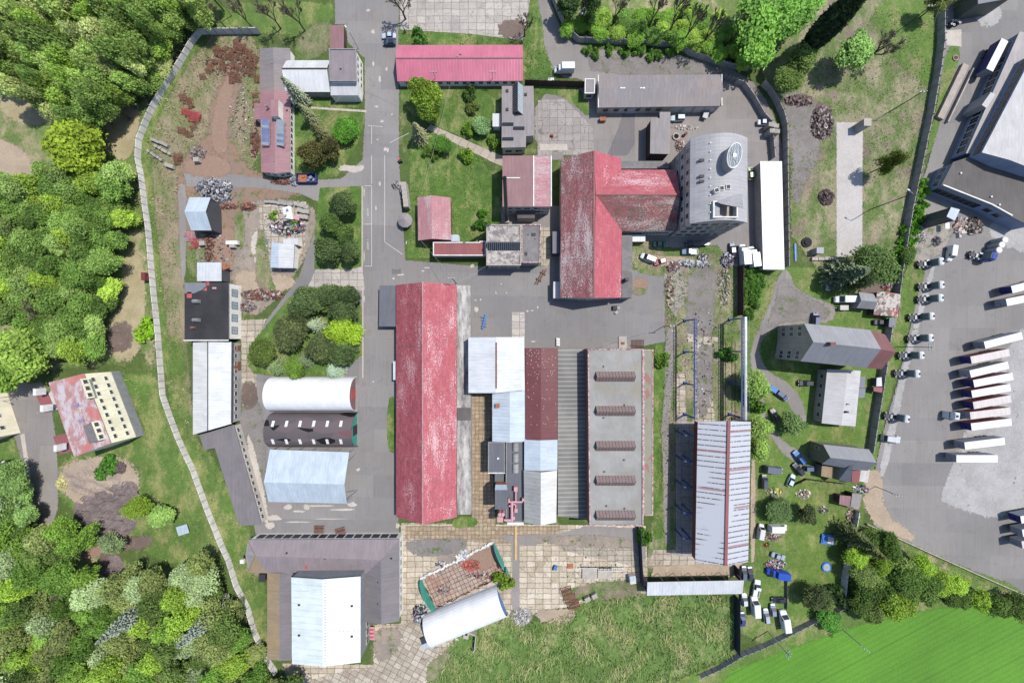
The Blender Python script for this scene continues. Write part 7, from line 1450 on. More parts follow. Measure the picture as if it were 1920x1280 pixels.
# trees one can point at
for a in [
 ('d', 640, 385, 8, 4.6, DK, 'dark round tree at the top of the tree group left of the painted bays'), ('d', 622, 420, 7, 3.6, MG, 'green tree at the left of the tree group by the painted bays'), ('d', 648, 438, 7, 3.2, MG, 'mid green tree in the middle of the tree group by the painted bays'),
 ('d', 616, 470, 7.5, 4.6, DK, 'broad dark tree at the lower left of the group by the painted bays'), ('d', 655, 474, 7.5, 4.0, DK, 'dark tree at the lower right of the group by the painted bays'), ('d', 655, 392, 7, 3.0, DK, 'dark tree on the right edge of the upper tree group'),
 ('d', 578, 565, 8, 5.6, DK, 'large dark tree at the top left of the garden group'), ('d', 618, 560, 8, 4.6, DK, 'dark tree at the top middle of the garden group'), ('d', 655, 557, 8, 4.4, (78, 98, 54), 'dark tree at the top right of the garden group'), ('d', 645, 585, 8, 4.6, DK, 'dark tree under the top right tree of the garden group'),
 ('d', 545, 625, 8, 6.0, (92, 104, 60), 'big dark olive tree at the left of the garden group'), ('d', 560, 600, 7, 4.0, (78, 92, 50), 'olive green tree between big dark ones in the garden group'), ('c', 590, 610, 7, 3.6, (140, 156, 122), 'pale spruce in the middle of the garden group'),
 ('d', 647, 622, 8, 5.6, (146, 178, 40), 'brilliant yellow green tree in the garden group'), ('d', 605, 650, 8, 5.2, (90, 104, 60), 'dark tree south of the pale spruce'), ('d', 645, 660, 8, 4.8, DK, 'dark tree below the yellow green tree'), ('b', 492, 662, 6, 5.4, (96, 116, 48), 'low spreading green tree at the west tip of the garden group'),
 ('c', 520, 688, 7, 3.8, (106, 128, 76), 'bluish conifer at the south west of the garden group'), ('b', 552, 690, 6, 4.2, (108, 142, 48), 'fresh green tree near the white tent hall'), ('c', 572, 675, 6, 3.6, (96, 114, 78), 'grey green conifer above the white tent hall'), ('c', 628, 696, 6, 4.2, (142, 164, 136), 'silvery conifer overhanging the white tent hall'),
 ('c', 555, 175, 14, 3.6, (140, 148, 120), 'tall leaning spruce beside the white roofed workshop'), ('c', 578, 215, 10, 3.0, (120, 124, 84), 'spruce behind the faded red office, below the tall one'), ('c', 600, 250, 10, 3.4, (98, 98, 58), 'brownish conifer in the lawn east of the faded red office'),
 ('d', 586, 290, 8, 4.2, (98, 94, 50), 'dark brownish yew at the south of the office lawn'), ('d', 622, 278, 7, 3.6, (90, 88, 46), 'dark brownish yew beside the curve of the road'), ('d', 648, 245, 4, 4.6, (84, 140, 36), 'bright green spreading shrub tree at the bend of the road'),
 ('d', 797, 175, 10, 5.8, (124, 152, 44), 'large bright round tree in front of the pink roofed building'), ('d', 805, 205, 8, 4.6, (108, 136, 42), 'lower bright tree merging with the large round one'), ('c', 785, 250, 10, 3.8, (128, 128, 90), 'star shaped spruce at the corner of the path'),
 ('d', 829, 271, 4, 3.2, (84, 130, 40), 'green bush tree south of the concrete path'), ('d', 903, 236, 4, 3.4, (136, 170, 108), 'pale whitish green round tree on the lawn'), ('s', 880, 174, 3.2, 2.2, (72, 100, 42), 'clipped dark round bush below the pink roofed building'),
 ('s', 872, 292, 3, 2.4, (112, 150, 40), 'bright round bush in the lawn south of the path'), ('s', 880, 243, 3, 2.2, (112, 150, 40), 'bright green bush left of the whitish round tree'), ('s', 887, 200, 2.5, 2.2, (104, 118, 54), 'olive bush north of the whitish round tree'), ('s', 925, 264, 3, 2.0, (100, 138, 40), 'bush at the fence beside the skylight building'),
 ('s', 805, 284, 2.5, 1.8, (96, 124, 44), 'small bush at the west of the large lawn'), ('s', 816, 288, 2.5, 1.6, (92, 120, 44), 'small bush next to another at the west of the large lawn'), ('s', 906, 398, 3, 1.6, (94, 150, 34), 'narrow bright bush on the lawn west of the boiler house'), ('s', 904, 420, 3.5, 2.2, (72, 124, 32), 'darker bush just south of the narrow bright bush'),
 ('s', 786, 68, 4, 2.6, (82, 130, 44), 'round bush above the pink roof'), ('s', 996, 459, 3, 1.7, (120, 156, 40), 'bush growing on the flat roof of the concrete annex'),
 ('d', 1420, 62, 13, 10.0, (122, 170, 66), 'huge bright green tree over the white vehicles at the top'), ('d', 1482, 28, 13, 8.0, (126, 176, 72), 'second huge bright green tree at the top'), ('p', 1550, 52, 26, 3.5, (46, 66, 34), 'tall dark poplar leaning across the upper right'), ('p', 1575, 30, 23, 2.6, (46, 64, 34), 'dark poplar close behind the tall one'),
 ('b', 1600, 95, 11, 8.2, (138, 176, 92), 'light green airy tree right of the dark poplars'), ('b', 1500, 118, 9, 6.4, (112, 136, 62), 'olive tree leaning towards the curved wall'), ('b', 1478, 148, 8, 5.2, (112, 138, 64), 'olive tree next to the end of the outer wall'), ('n', 1665, 80, 13, 9, (0, 0, 0), 'bare spreading tree right of the light green airy tree'),
 ('b', 1672, 305, 11, 3.8, (92, 108, 34), 'dark olive leaning tree east of the concrete pad'), ('d', 1700, 480, 4, 3.0, (90, 120, 50), 'scrub at the foot of the lorry park wall'),
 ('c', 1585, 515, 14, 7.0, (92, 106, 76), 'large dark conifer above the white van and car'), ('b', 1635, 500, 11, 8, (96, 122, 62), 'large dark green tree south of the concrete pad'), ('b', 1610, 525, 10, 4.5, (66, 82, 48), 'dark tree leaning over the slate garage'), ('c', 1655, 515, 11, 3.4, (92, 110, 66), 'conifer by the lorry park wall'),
 ('b', 1417, 722, 9, 5.4, (156, 186, 92), 'pale yellowish willow beside the crane runway'), ('b', 1424, 800, 9, 5.2, (154, 182, 88), 'pale yellowish willow beside the striped hall, upper'), ('b', 1420, 840, 9, 5.0, (150, 178, 84), 'pale yellowish willow beside the striped hall, lower'), ('s', 1418, 752, 5, 3.4, (96, 140, 40), 'green bush between the pale willows'),
 ('b', 1487, 792, 7, 5.6, (104, 130, 74), 'round grey green tree over the track near the bungalow'), ('b', 1460, 955, 5, 5.0, (102, 128, 74), 'ragged bush tree in front of the white vans'), ('b', 1515, 965, 6, 4.4, (66, 80, 46), 'dark shrub tree in the middle of the lawn'), ('c', 1600, 1005, 13, 4.8, (70, 80, 38), 'tall dark fir casting its shadow on the blue tarpaulin'),
 ('c', 1622, 1025, 12, 4.2, (84, 88, 40), 'second dark fir east of the blue tarpaulin'), ('b', 1527, 1120, 7, 5.0, (72, 86, 50), 'dark round tree at the foot of the lawn'), ('b', 1545, 1130, 6, 3.6, (112, 134, 70), 'lighter tree touching the dark round one at the fence'), ('s', 1570, 1120, 5, 3.6, (52, 84, 34), 'dark bush at the end of the garden wall'),
 ('b', 1556, 1160, 4, 5.8, (72, 132, 40), 'leafy thicket on the field side of the grey fence'), ('s', 1205, 1005, 4, 2.8, (70, 116, 30), 'round bush at the south east corner of the monitor roofed hall'), ('s', 1241, 672, 4, 2.8, (100, 140, 44), 'bush at the north east corner of the monitor roofed hall'),
 ('s', 943, 1091, 4, 2.8, (112, 142, 36), 'yellow green bush between the two tent halls'), ('s', 1368, 665, 3.5, 2.6, (70, 120, 36), 'green bush beside the railway track'), ('d', 148, 275, 13, 9.5, (146, 168, 44), 'very large yellow green tree at the left edge of the works'), ('s', 268, 620, 4, 3.2, (136, 180, 34), 'yellow green round bush outside the perimeter wall'),
 ('d', 40, 665, 12, 9.5, (148, 178, 74), 'huge pale green tree above the apartment road'), ('d', 5, 690, 12, 8, (128, 166, 60), 'huge green tree at the left edge above the road'), ('n', 50, 590, 12, 7.5, (0, 0, 0), 'bare grey tree among the green at the left edge'), ('s', 196, 879, 3, 3.4, (74, 128, 36), 'lone green bush on the bare earth'),
 ('b', 300, 965, 5, 5.8, (138, 172, 84), 'light green spreading tree on the meadow'), ('b', 258, 950, 7, 4.6, (128, 156, 44), 'yellow green tree at the edge of the bare earth'), ('b', 212, 1020, 6, 4.8, (140, 160, 108), 'pale grey green tree on the bare earth'), ('b', 15, 950, 9, 6, (142, 168, 106), 'pale tree on the left edge beside the road end'),
 ('c', 250, 1155, 19, 4.6, (122, 132, 118), 'silver spruce in the lower left wood, western one'), ('c', 392, 1160, 20, 4.8, (124, 134, 120), 'silver spruce in the lower left wood, eastern one'), ('c', 345, 1090, 9, 3.6, (122, 120, 66), 'brownish conifer above the silver spruces'), ('n', 330, 1130, 12, 5, (0, 0, 0), 'bare grey tree between the silver spruces'),
 ('b', 1062, 10, 9, 5.5, (62, 90, 46), 'dark tree left of the tented car at the top'), ('b', 1110, 12, 11, 4.5, (72, 104, 46), 'dark green tree above the lane wall'), ('n', 1100, -5, 16, 5, (0, 0, 0), 'bare trunked tree at the top near the small hut'), ('n', 1277, 14, 19, 6.5, (0, 0, 0), 'bare tree with a grey crown in the middle of the top edge'),
 ('n', 1307, 31, 19, 6.5, (0, 0, 0), 'tall bare tree right of the grey crowned one'), ('n', 1345, 40, 19, 6.5, (0, 0, 0), 'tall bare tree by the pale clearing at the top'), ('n', 1235, 5, 18, 6, (0, 0, 0), 'bare tree left of the grey crowned one'), ('n', 1160, 10, 13, 5, (0, 0, 0), 'bare tree above the green thicket at the top'), ('n', 1388, 50, 15, 5.5, (0, 0, 0), 'bare tree next to the huge bright green tree'),
 ('n', 85, 390, 9, 4.5, (0, 0, 0), 'thin bare tree in a gap of the left edge wood'), ('n', 120, 1112, 11, 5, (0, 0, 0), 'thin bare tree in the western gap of the lower left wood'), ('n', 300, 1180, 12, 5, (0, 0, 0), 'thin bare tree in the middle gap of the lower left wood'), ('n', 150, 112, 12, 5, (0, 0, 0), 'thin bare tree in a gap of the upper left wood'), ('n', 985, 40, 10, 6, (0, 0, 0), 'bare twiggy tree at the corner of the pale concrete lot'), ('n', 748, -2, 13, 7.5, (0, 0, 0), 'bare tree whose shadow falls on the entrance road'), ('n', 545, 18, 14, 6, (0, 0, 0), 'bare tree above the straw bank, right one'), ('n', 497, 14, 14, 6, (0, 0, 0), 'bare tree above the straw bank, left one'), ('n', 440, 12, 14, 6, (0, 0, 0), 'bare tree above the north wall'), ('n', 395, 20, 11, 4.5, (0, 0, 0), 'bare tree at the corner of the north wall'),
 ('b', 1760, 5, 9, 4.0, (120, 130, 66), 'olive tree overhanging the top of the warehouse yard'), ('c', 1820, -8, 10, 3.6, (110, 120, 56), 'conifer at the top edge over the warehouse yard')]:
    k, x, y, h, R, c, l = a; tree(k, x, y, h, R*(1.14 if k == 'd' else 1), c, l)
def inside(x, y, poly):
    c = False; j = len(poly)-1
    for i in range(len(poly)):
        xi, yi = poly[i]; xj, yj = poly[j]
        if (yi > y) != (yj > y) and x < (xj-xi)*(y-yi)/(yj-yi)+xi: c = not c
        j = i
    return c
def scatter(poly, r, holes=(), seed=1, tries=6000):
    rr = random.Random(seed); xs = [p[0] for p in poly]; ys = [p[1] for p in poly]; out = []
    for _ in range(tries):
        x, y = rr.uniform(min(xs), max(xs)), rr.uniform(min(ys), max(ys))
        if not inside(x, y, poly) or any(inside(x, y, h_) for h_ in holes): continue
        if all((x-a)**2+(y-b)**2 > r*r for a, b in out): out.append((x, y))
    return out
WORKS = [(x-9, y+(-7 if y < 240 else 0)) for x, y in PW]+[(900, 1300), (900, 55), (480, 55)]
HOLES = [[(a+rx*math.cos(t*.785), b+ry*math.sin(t*.785)) for t in range(8)] for a, b, rx, ry in ((130, 480, 22, 12), (85, 385, 16, 10), (175, 560, 16, 12), (60, 120, 18, 10), (150, 110, 16, 10), (250, 90, 14, 10), (120, 1110, 18, 10), (300, 1180, 20, 10), (190, 1200, 18, 10), (400, 1230, 16, 10), (262, 1145, 24, 14), (385, 1165, 30, 16), (30, 520, 20, 14), (210, 30, 16, 9))]
W1 = [(-30, -30), (410, -30), (372, 40), (338, 100), (296, 150), (235, 180), (200, 205), (120, 225), (60, 190), (20, 165), (-30, 140)]
W1b = [(-30, 350), (60, 345), (90, 322), (225, 325), (246, 420), (240, 460), (200, 490), (215, 560), (185, 600), (175, 655), (100, 660), (-30, 560)]
W3 = [(-30, 870), (30, 880), (50, 950), (60, 1000), (-30, 1000)]
W4 = [(-30, 1020), (60, 1000), (160, 985), (175, 1020), (125, 1050), (180, 1080), (240, 1085), (330, 1075), (380, 1040), (425, 1110), (450, 1170), (500, 1270), (560, 1300), (-30, 1300)]
W5 = [(1600, 1000), (1640, 1000), (1700, 1040), (1790, 1090), (1925, 1135), (1925, 1150), (1830, 1125), (1740, 1120), (1640, 1150), (1600, 1150)]
GW = [('willowy trees of the wood at the upper left', W1, 25, 14, [(120, 146, 68), (150, 168, 90), (106, 132, 60), (124, 152, 58), (162, 172, 106), (134, 156, 78)], 'upper left wood'),
      ('bushy trees of the wood along the left edge', W1b, 27, 8.5, [(106, 138, 58), (120, 148, 70), (92, 122, 50), (130, 154, 80), (138, 164, 58), (112, 142, 62)], 'left middle wood'),
      ('trees beside the road end at the left edge', W3, 24, 8, [(88, 116, 50), (120, 150, 80)], 'roadside thicket at the left'),
      ('trees of the wood at the lower left', W4, 30, 10, [(92, 126, 46), (108, 140, 50), (82, 104, 46), (132, 160, 54), (122, 134, 74), (144, 162, 112), (112, 124, 66)], 'lower left wood'),
      ('trees of the wood strip above the green field', W5, 26, 7, [(74, 100, 38), (94, 118, 50), (112, 132, 66), (130, 160, 48)], 'wood strip above the green field')]
cn = {'upper left wood': 0}
NMC = {(162, 172, 106): 'pale yellowish', (150, 168, 90): 'pale green', (138, 164, 58): 'bright green', (132, 160, 54): 'bright yellow green', (144, 162, 112): 'whitish blossoming', (130, 160, 48): 'bright yellow green'}
for gi, (grp, poly, r, h, cols, where) in enumerate(GW):
    for j, (x, y) in enumerate(scatter(poly, r, HOLES, seed=gi+3)):
        c = cols[tr.randrange(len(cols))]; big = tr.uniform(.7, 1.25)
        while gi in (0, 1, 3) and inside(960+(x-960)*(1-h*big*.66/H), 640+(y-640)*(1-h*big*.66/H), WORKS) and big > .12: big *= .82
        if big < .25: continue
        o = tree('b' if tr.random() > .25 else 'd', x, y, h*big, r*.2*tr.uniform(.75, 1.1), c, '%s leafy %s tree in the %s' % (NMC.get(c, 'mid green'), 'tall' if big > 1.05 else 'low' if big < .9 else 'middling', where), grp, .15)
        if gi == 0: o.name = 'willow_tree'
for j, (x, y) in enumerate(scatter([(1060, 55), (1120, 68), (1270, 80), (1330, 95), (1400, 120), (1430, 100), (1420, 60), (1330, 20), (1280, 20), (1150, 30), (1075, 40)], 21, seed=8)):
    tree('b', x, y, 3.6, 3.6, [(112, 150, 50), (136, 164, 62), (96, 130, 52)][j % 3], 'green bush in the thicket behind the north lane wall', 'bushes of the thicket behind the north lane wall', .15)
for j, (x, y) in enumerate(scatter([(1085, 92), (1150, 90), (1260, 96), (1240, 104), (1100, 102)], 16, seed=18)): tree('s', x, y, 2.2, 1.5, (96, 140, 44), 'bush growing through the foot of the north lane wall', 'bushes at the foot of the north lane wall', .15)
for j, (x, y) in enumerate(scatter([(1402, 500), (1430, 505), (1425, 560), (1404, 590)], 12, seed=28)): tree('s', x, y, 2, 1.8, (86, 130, 44), 'bush south of the white warehouse', 'bushes south of the white warehouse', .15)
for j, (x, y) in enumerate(scatter([(1690, 455), (1735, 340), (1742, 345), (1705, 480), (1680, 520), (1660, 515)], 11, seed=38)): tree('s', x, y, 2.4, 1.7, (96, 150, 34), 'bright bush along the foot of the lorry park wall', 'bushes along the lorry park wall', .15)
for x, y, l in [(548, 420, 'bright bush between scrap and white boat hull'), (513, 402, 'weedy bush on the slab yard'), (466, 1, 'x')][:2]: tree('s', x, y, 2, 1.4, (124, 160, 50), l)
# ground cover
def cover(name, label, polys, seed, kind='blade'):
    rs = np.random.RandomState(seed); Cc, Hh, Ww, Co, Ln = [], [], [], [], []
    for poly, dens_, hgt, wid, cols, lean in polys:
        P = [W(x, y).to_2d() for x, y in poly]; xs = [p.x for p in P]; ys = [p.y for p in P]; ar = abs(sum(P[i].cross(P[(i+1) % len(P)]) for i in range(len(P))))/2; n = int(ar*dens_*((max(xs)-min(xs))*(max(ys)-min(ys))/max(ar, 1)))
        X = rs.uniform(min(xs), max(xs), n); Y = rs.uniform(min(ys), max(ys), n); ok = np.zeros(n, bool); j = len(P)-1
        for i in range(len(P)):
            cnd = ((P[i].y > Y) != (P[j].y > Y)) & (X < (P[j].x-P[i].x)*(Y-P[i].y)/((P[j].y-P[i].y) or 1e-9)+P[i].x); ok ^= cnd; j = i
        # clumping
        cl = np.sin(X*.35+np.sin(Y*.23)*2)+np.sin(Y*.41+np.sin(X*.19)*2.3); ok &= (cl+rs.normal(size=n)*.9 > -.6); X, Y, cl = X[ok], Y[ok], cl[ok]; n = len(X)
        cols = np.array([T(*c, 1.5)[:3] for c in cols]); pick = np.clip(((cl+2)/4*len(cols)+rs.normal(size=n)*.8).astype(int), 0, len(cols)-1)
        Cc.append(np.stack([X, Y, np.full(n, .05)], 1)); Hh.append(hgt*(.5+rs.rand(n))); Ww.append(wid*(.6+.8*rs.rand(n))); Co.append(cols[pick]*(.75+.5*rs.rand(n))[:, None]); Ln.append(np.tile(np.array(lean), (n, 1))+rs.normal(size=(n, 2))*.45)
    Cc, Hh, Ww, Co, Ln = map(np.concatenate, (Cc, Hh, Ww, Co, Ln)); n = len(Cc); a = rs.rand(n)*6.283; S_ = np.stack([np.cos(a), np.sin(a), 0*a], 1)*Ww[:, None]/2
    top = Cc+np.stack([Ln[:, 0]*Hh, Ln[:, 1]*Hh, Hh*.75], 1); vs = np.stack([Cc-S_, Cc+S_, top], 1).reshape(-1, 3)
    me = bpy.data.meshes.new(name); me.vertices.add(3*n); me.vertices.foreach_set('co', vs.ravel().astype(np.float32)); me.loops.add(3*n); me.loops.foreach_set('vertex_index', np.arange(3*n)); me.polygons.add(n); me.polygons.foreach_set('loop_start', np.arange(n)*3)
    try: me.polygons.foreach_set('loop_total', np.full(n, 3))
    except Exception: pass
    at = me.color_attributes.new('bcol', 'FLOAT_COLOR', 'POINT'); at.data.foreach_set('color', np.repeat(np.hstack([Co, np.ones((n, 1))]), 3, 0).ravel().astype(np.float32)); me.update(calc_edges=True); me.materials.append(M['blades'])
    o = bpy.data.objects.new(name, me); COL.objects.link(o); tag(o, label, 'grass', kind='stuff')
GR = [(84, 116, 44), (108, 136, 56), (92, 122, 50)]; DR = [(76, 106, 46), (92, 122, 56), (108, 134, 68), (132, 152, 80), (164, 164, 110)]; SC_ = [(128, 130, 78), (98, 116, 56), (150, 134, 100), (166, 156, 118)]
cover('tall_grass', 'tall streaked grass of the meadow south of the slab yard', [([(840, 1228), (882, 1172), (962, 1150), (1010, 1168), (1060, 1148), (1110, 1122), (1200, 1112), (1372, 1114), (1372, 1225), (1290, 1262), (1200, 1300), (800, 1310)], 5.0, 1.5, .3, DR, (.12, -.4))], 1)
cover('rough_grass', 'dry rough grass inside the perimeter wall on the west side', [([(275, 250), (340, 130), (375, 75), (490, 78), (488, 330), (470, 320), (445, 280), (430, 230), (450, 160), (430, 120), (395, 195), (390, 255), (335, 300), (335, 340), (330, 520), (345, 640), (358, 815), (390, 845), (340, 815), (315, 700), (285, 450)], 2.6, .7, .32, SC_, (0, 0)), ([(345, 760), (360, 815), (398, 850), (470, 985), (495, 1080), (500, 1230), (460, 1120), (400, 960)], 2.4, .6, .3, GR, (0, 0))], 2)
cover('lawn_grass', 'short green grass of the lawns among the buildings', [([(755, 168), (938, 165), (938, 290), (880, 260), (800, 232), (770, 210)], 2.4, .35, .26, GR, (0, 0)), ([(770, 262), (788, 250), (925, 310), (918, 420), (905, 450), (848, 450), (846, 372), (786, 370), (770, 470)], 2.4, .5, .3, [(74, 104, 42), (98, 126, 52), (144, 150, 86)], (0, 0)), ([(555, 195), (682, 208), (662, 285), (632, 332), (556, 332)], 2.2, .4, .26, GR, (0, 0)), ([(748, 60), (980, 76), (1008, 20), (1040, 140), (985, 150), (984, 86), (748, 84)], 2.2, .5, .3, GR, (0, 0))], 3)
cover('verge_grass', 'green grass around the houses and along the lorry park', [([(1400, 510), (1460, 512), (1440, 580), (1404, 660)], 2.2, .5, .3, [(88, 132, 40), (110, 150, 52)], (0, 0)), ([(1412, 850), (1475, 905), (1600, 960), (1590, 1100), (1560, 1140), (1390, 1220), (1392, 1062)], 1.8, .3, .26, [(104, 138, 46), (128, 154, 58)], (0, 0)), ([(1696, 485), (1738, 492), (1716, 560), (1660, 790), (1640, 850), (1655, 770)], 2.2, .4, .28, [(96, 132, 46), (124, 150, 60)], (0, 0)), ([(1620, 985), (1700, 1020), (1920, 1110), (1920, 1135), (1760, 1085), (1610, 1015)], 2.2, .5, .3, [(90, 140, 36), (112, 154, 52)], (0, 0)), ([(1776, 90), (1804, 90), (1772, 180), (1745, 285)], 2, .4, .3, [(96, 146, 40)], (0, 0))], 4)
cover('waste_ground_grass', 'patchy weeds over the waste ground and the railway strip', [([(1490, 150), (1560, 100), (1640, 20), (1770, 20), (1750, 200), (1700, 470), (1640, 500), (1618, 480), (1618, 225), (1500, 200)], 2.0, .5, .34, [(84, 126, 40), (112, 146, 54), (142, 152, 84), (166, 160, 108)], (0, 0)), ([(1486, 300), (1566, 260), (1566, 480), (1486, 480)], 1.4, .45, .3, SC_, (0, 0)), ([(1250, 505), (1290, 510), (1285, 600), (1275, 780), (1250, 1000), (1222, 1000), (1244, 700)], 2.2, .7, .36, [(84, 112, 46), (112, 136, 60), (150, 146, 100)], (0, 0)), ([(1348, 510), (1385, 510), (1385, 780), (1350, 780)], 2.0, .6, .34, [(84, 108, 46), (118, 130, 66)], (0, 0)), ([(1188, 445), (1340, 460), (1340, 505), (1188, 505)], 1.8, .5, .32, SC_, (0, 0))], 5)
cover('meadow_grass', 'green meadow around the bare earth patch at the left', [([(215, 700), (300, 640), (318, 780), (380, 930), (430, 1050), (300, 1060), (245, 1000), (270, 900), (270, 830)], 2.0, .4, .3, [(100, 140, 46), (124, 158, 60), (88, 124, 42)], (0, 0)), ([(-5, 830), (40, 830), (60, 980), (0, 990)], 2.0, .5, .3, GR, (0, 0))], 6)
def under(polys, seed, col, n_per=.9):
    rs = np.random.RandomState(seed); P_ = []
    for poly in polys:
        pts = [W(*p).to_2d() for p in poly]; xs = [p.x for p in pts]; ys = [p.y for p in pts]; n = int((max(xs)-min(xs))*(max(ys)-min(ys))*n_per)
        X = rs.uniform(min(xs), max(xs), n); Y = rs.uniform(min(ys), max(ys), n); ok = np.zeros(n, bool); j = len(pts)-1
        for i in range(len(pts)):
            ok ^= ((pts[i].y > Y) != (pts[j].y > Y)) & (X < (pts[j].x-pts[i].x)*(Y-pts[i].y)/((pts[j].y-pts[i].y) or 1e-9)+pts[i].x); j = i
        X, Y = X[ok], Y[ok]; z = np.clip(1.1+np.sin(X*.5+Y*.2)*.8+np.sin(Y*.6)*.7, .15, 3)*rs.rand(len(X)); P_.append(np.stack([X, Y, z], 1))
    P_ = np.concatenate(P_); n = len(P_); N_ = rs.normal(size=(n, 3))*.6+np.array([0, 0, 1]); me = leafmesh('undergrowth', P_, N_, .5+.4*rs.rand(n), np.clip(.5+.25*np.sin(P_[:, 0]*.3)*np.sin(P_[:, 1]*.25)+rs.normal(size=n)*.2, 0, 1), 'leaves')
    o = bpy.data.objects.new('undergrowth', me); COL.objects.link(o); o.color = T(*col, 1.55); tag(o, 'green undergrowth filling the floor of the woods', 'undergrowth', kind='stuff')
under([W1, W1b, W3, W4, W5, [(1040, -20), (1130, -20), (1120, 60), (1060, 50)], [(1075, 45), (1150, 40), (1290, 60), (1300, 88), (1120, 70)]], 77, (120, 150, 64), 1.7)
# ============================================================= YARD CLUTTER
cr = random.Random(4242)
def heap(name, label, cat, px, py, rx, ry, hh, n, cols, smin=.3, smax=1.0, mat='bits', kind=None):
    c = W(px, py); m = MB()
    for i in range(n):
        a = cr.uniform(0, 6.283); q = math.sqrt(cr.random()); x, y = c.x+math.cos(a)*q*rx*.2, c.y+math.sin(a)*q*ry*.2; z = hh*(1-q*q)*cr.uniform(.3, 1)+.1; s_ = cr.uniform(smin, smax); k = cr.choice(cols); f = cr.uniform(.7, 1.25); cc = T(*k); cc = (cc[0]*f, cc[1]*f, cc[2]*f, 1)
        if cr.random() < .3: v_ = Vector((cr.gauss(0, 1), cr.gauss(0, 1), cr.gauss(0, .3))).normalized()*s_; m.tube(Vector((x, y, z))-v_, Vector((x, y, z))+v_, .07, n=4, col=cc)
        else: m.box((x, y, z), (s_, s_*cr.uniform(.3, .9), s_*cr.uniform(.12, .5)), 0, cr.uniform(0, 3.1), cc, (cr.uniform(-.6, .6), cr.uniform(-.6, .6)))
    o = m.build(name, mat, None); return tag(o, label, cat, kind=kind)
GS = [(150, 150, 156), (188, 188, 192), (112, 112, 118), (206, 206, 208), (80, 80, 86)]; RS = [(150, 84, 66), (120, 70, 60), (176, 104, 78), (96, 62, 56), (170, 130, 110)]; MX = [(60, 60, 66), (226, 226, 226), (120, 124, 132), (40, 42, 48), (180, 70, 60), (90, 120, 160), (200, 190, 170)]
heap('scrap_heap', 'big heap of grey metal car parts north of the pale blue shed', 'scrap heap', 403, 354, 34, 18, 2.6, 520, GS, .5, 1.3)
heap('scrap_heap', 'smaller skirt of grey metal parts at the east side of the big heap', 'scrap heap', 417, 370, 20, 10, 1.2, 160, GS, .4, .9)
heap('wire_heap', 'round heap of brown grey wire on the rusty ground', 'scrap heap', 372, 288, 14, 12, 1.4, 240, [(140, 124, 116), (170, 156, 150), (110, 98, 94)], .5, 1.2)
heap('scrap_heap', 'mixed black and white car scrap on the slab yard', 'scrap heap', 540, 428, 34, 13, 1.5, 360, MX, .4, 1.3)
heap('scrap_heap', 'black and green scrap by the white boat hull', 'scrap heap', 545, 421, 14, 9, 1.4, 120, [(40, 42, 44), (60, 70, 66), (140, 140, 140)], .5, 1.2)
heap('scrap_heap', 'rusty scrap strip below the black roofed workshop windows, east end', 'scrap heap', 492, 553, 40, 10, 1.3, 330, RS+[(180, 176, 170), (90, 90, 90)], .4, 1.2)
heap('scrap_heap', 'grey and rusty scrap against the workshop wall', 'scrap heap', 465, 574, 16, 9, 1.2, 130, GS+RS, .4, 1.1)
heap('scrap_heap', 'grey parts piled beside the blue skip', 'scrap heap', 553, 340, 10, 8, 1.2, 120, GS, .4, 1.0); heap('scrap_heap', 'rust coloured iron pieces along the south wall of the red office', 'scrap heap', 530, 341, 22, 5, .8, 120, RS, .4, 1.0)
heap('scrap_heap', 'line of rusty iron beside the big grey heap', 'scrap heap', 428, 387, 20, 4, .9, 110, RS, .5, 1.1); heap('scrap_heap', 'rusty iron pieces in the weedy strip', 'scrap heap', 466, 388, 14, 8, .9, 100, RS, .5, 1.1)
heap('scrap_heap', 'brown rusty parts south of the pale blue shed', 'scrap heap', 392, 455, 12, 14, .9, 150, RS, .4, .9); heap('scrap_heap', 'rusty parts above the small grey shed', 'scrap heap', 392, 480, 8, 10, .8, 70, RS, .4, .9)
heap('wood_heap', 'pinkish pile of split wood beside the tower', 'wood pile', 1275, 273, 9, 12, 1.6, 260, [(210, 176, 168), (180, 140, 130), (230, 206, 200)], .3, .6)
heap('brush_heap', 'heap of grey branches and brushwood on the gravel', 'brush pile', 1540, 232, 20, 30, 1.6, 420, [(150, 134, 126), (186, 172, 164), (110, 90, 86), (90, 70, 68)], .6, 1.6)
heap('brush_heap', 'brown brushwood pile near the outer wall end', 'brush pile', 1497, 190, 26, 9, 1.2, 220, [(124, 98, 92), (150, 124, 116)], .6, 1.5); heap('brush_heap', 'dark brown thorny heap west of the concrete pad', 'brush pile', 1548, 370, 14, 14, 1.2, 170, [(112, 84, 82), (96, 74, 72)], .6, 1.3)
heap('scrap_heap', 'long white wreck of a conveyor lying by the weeds', 'scrap', 1300, 494, 32, 4, 1.2, 130, [(214, 214, 214), (180, 184, 190), (140, 140, 146)], .6, 1.8); heap('scrap_heap', 'white and red machine scrap west of the white conveyor', 'scrap heap', 1262, 500, 12, 9, 1.2, 110, [(220, 220, 220), (150, 120, 110), (180, 90, 80), (110, 100, 96)], .5, 1.4)
heap('scrap_heap', 'dark machinery scrap beside the white conveyor', 'scrap heap', 1317, 484, 8, 7, 1.2, 70, MX, .5, 1.2); heap('scrap_heap', 'dark red and blue machine scrap left of the box trucks', 'scrap heap', 1364, 487, 12, 14, 1.4, 130, [(100, 50, 54), (140, 150, 170), (60, 60, 66), (190, 190, 196)], .5, 1.5)
heap('scrap_heap', 'brown and white scrap piled below the silo tower', 'scrap heap', 1820, 425, 22, 16, 1.3, 220, [(170, 140, 116), (210, 200, 186), (96, 90, 86), (60, 60, 62)], .5, 1.5)
heap('pipe_stack', 'stack of long pale pipes below the silo tower', 'pipes', 1797, 428, 8, 15, .6, 40, [(220, 206, 196), (190, 150, 136)], 1.2, 2.4)
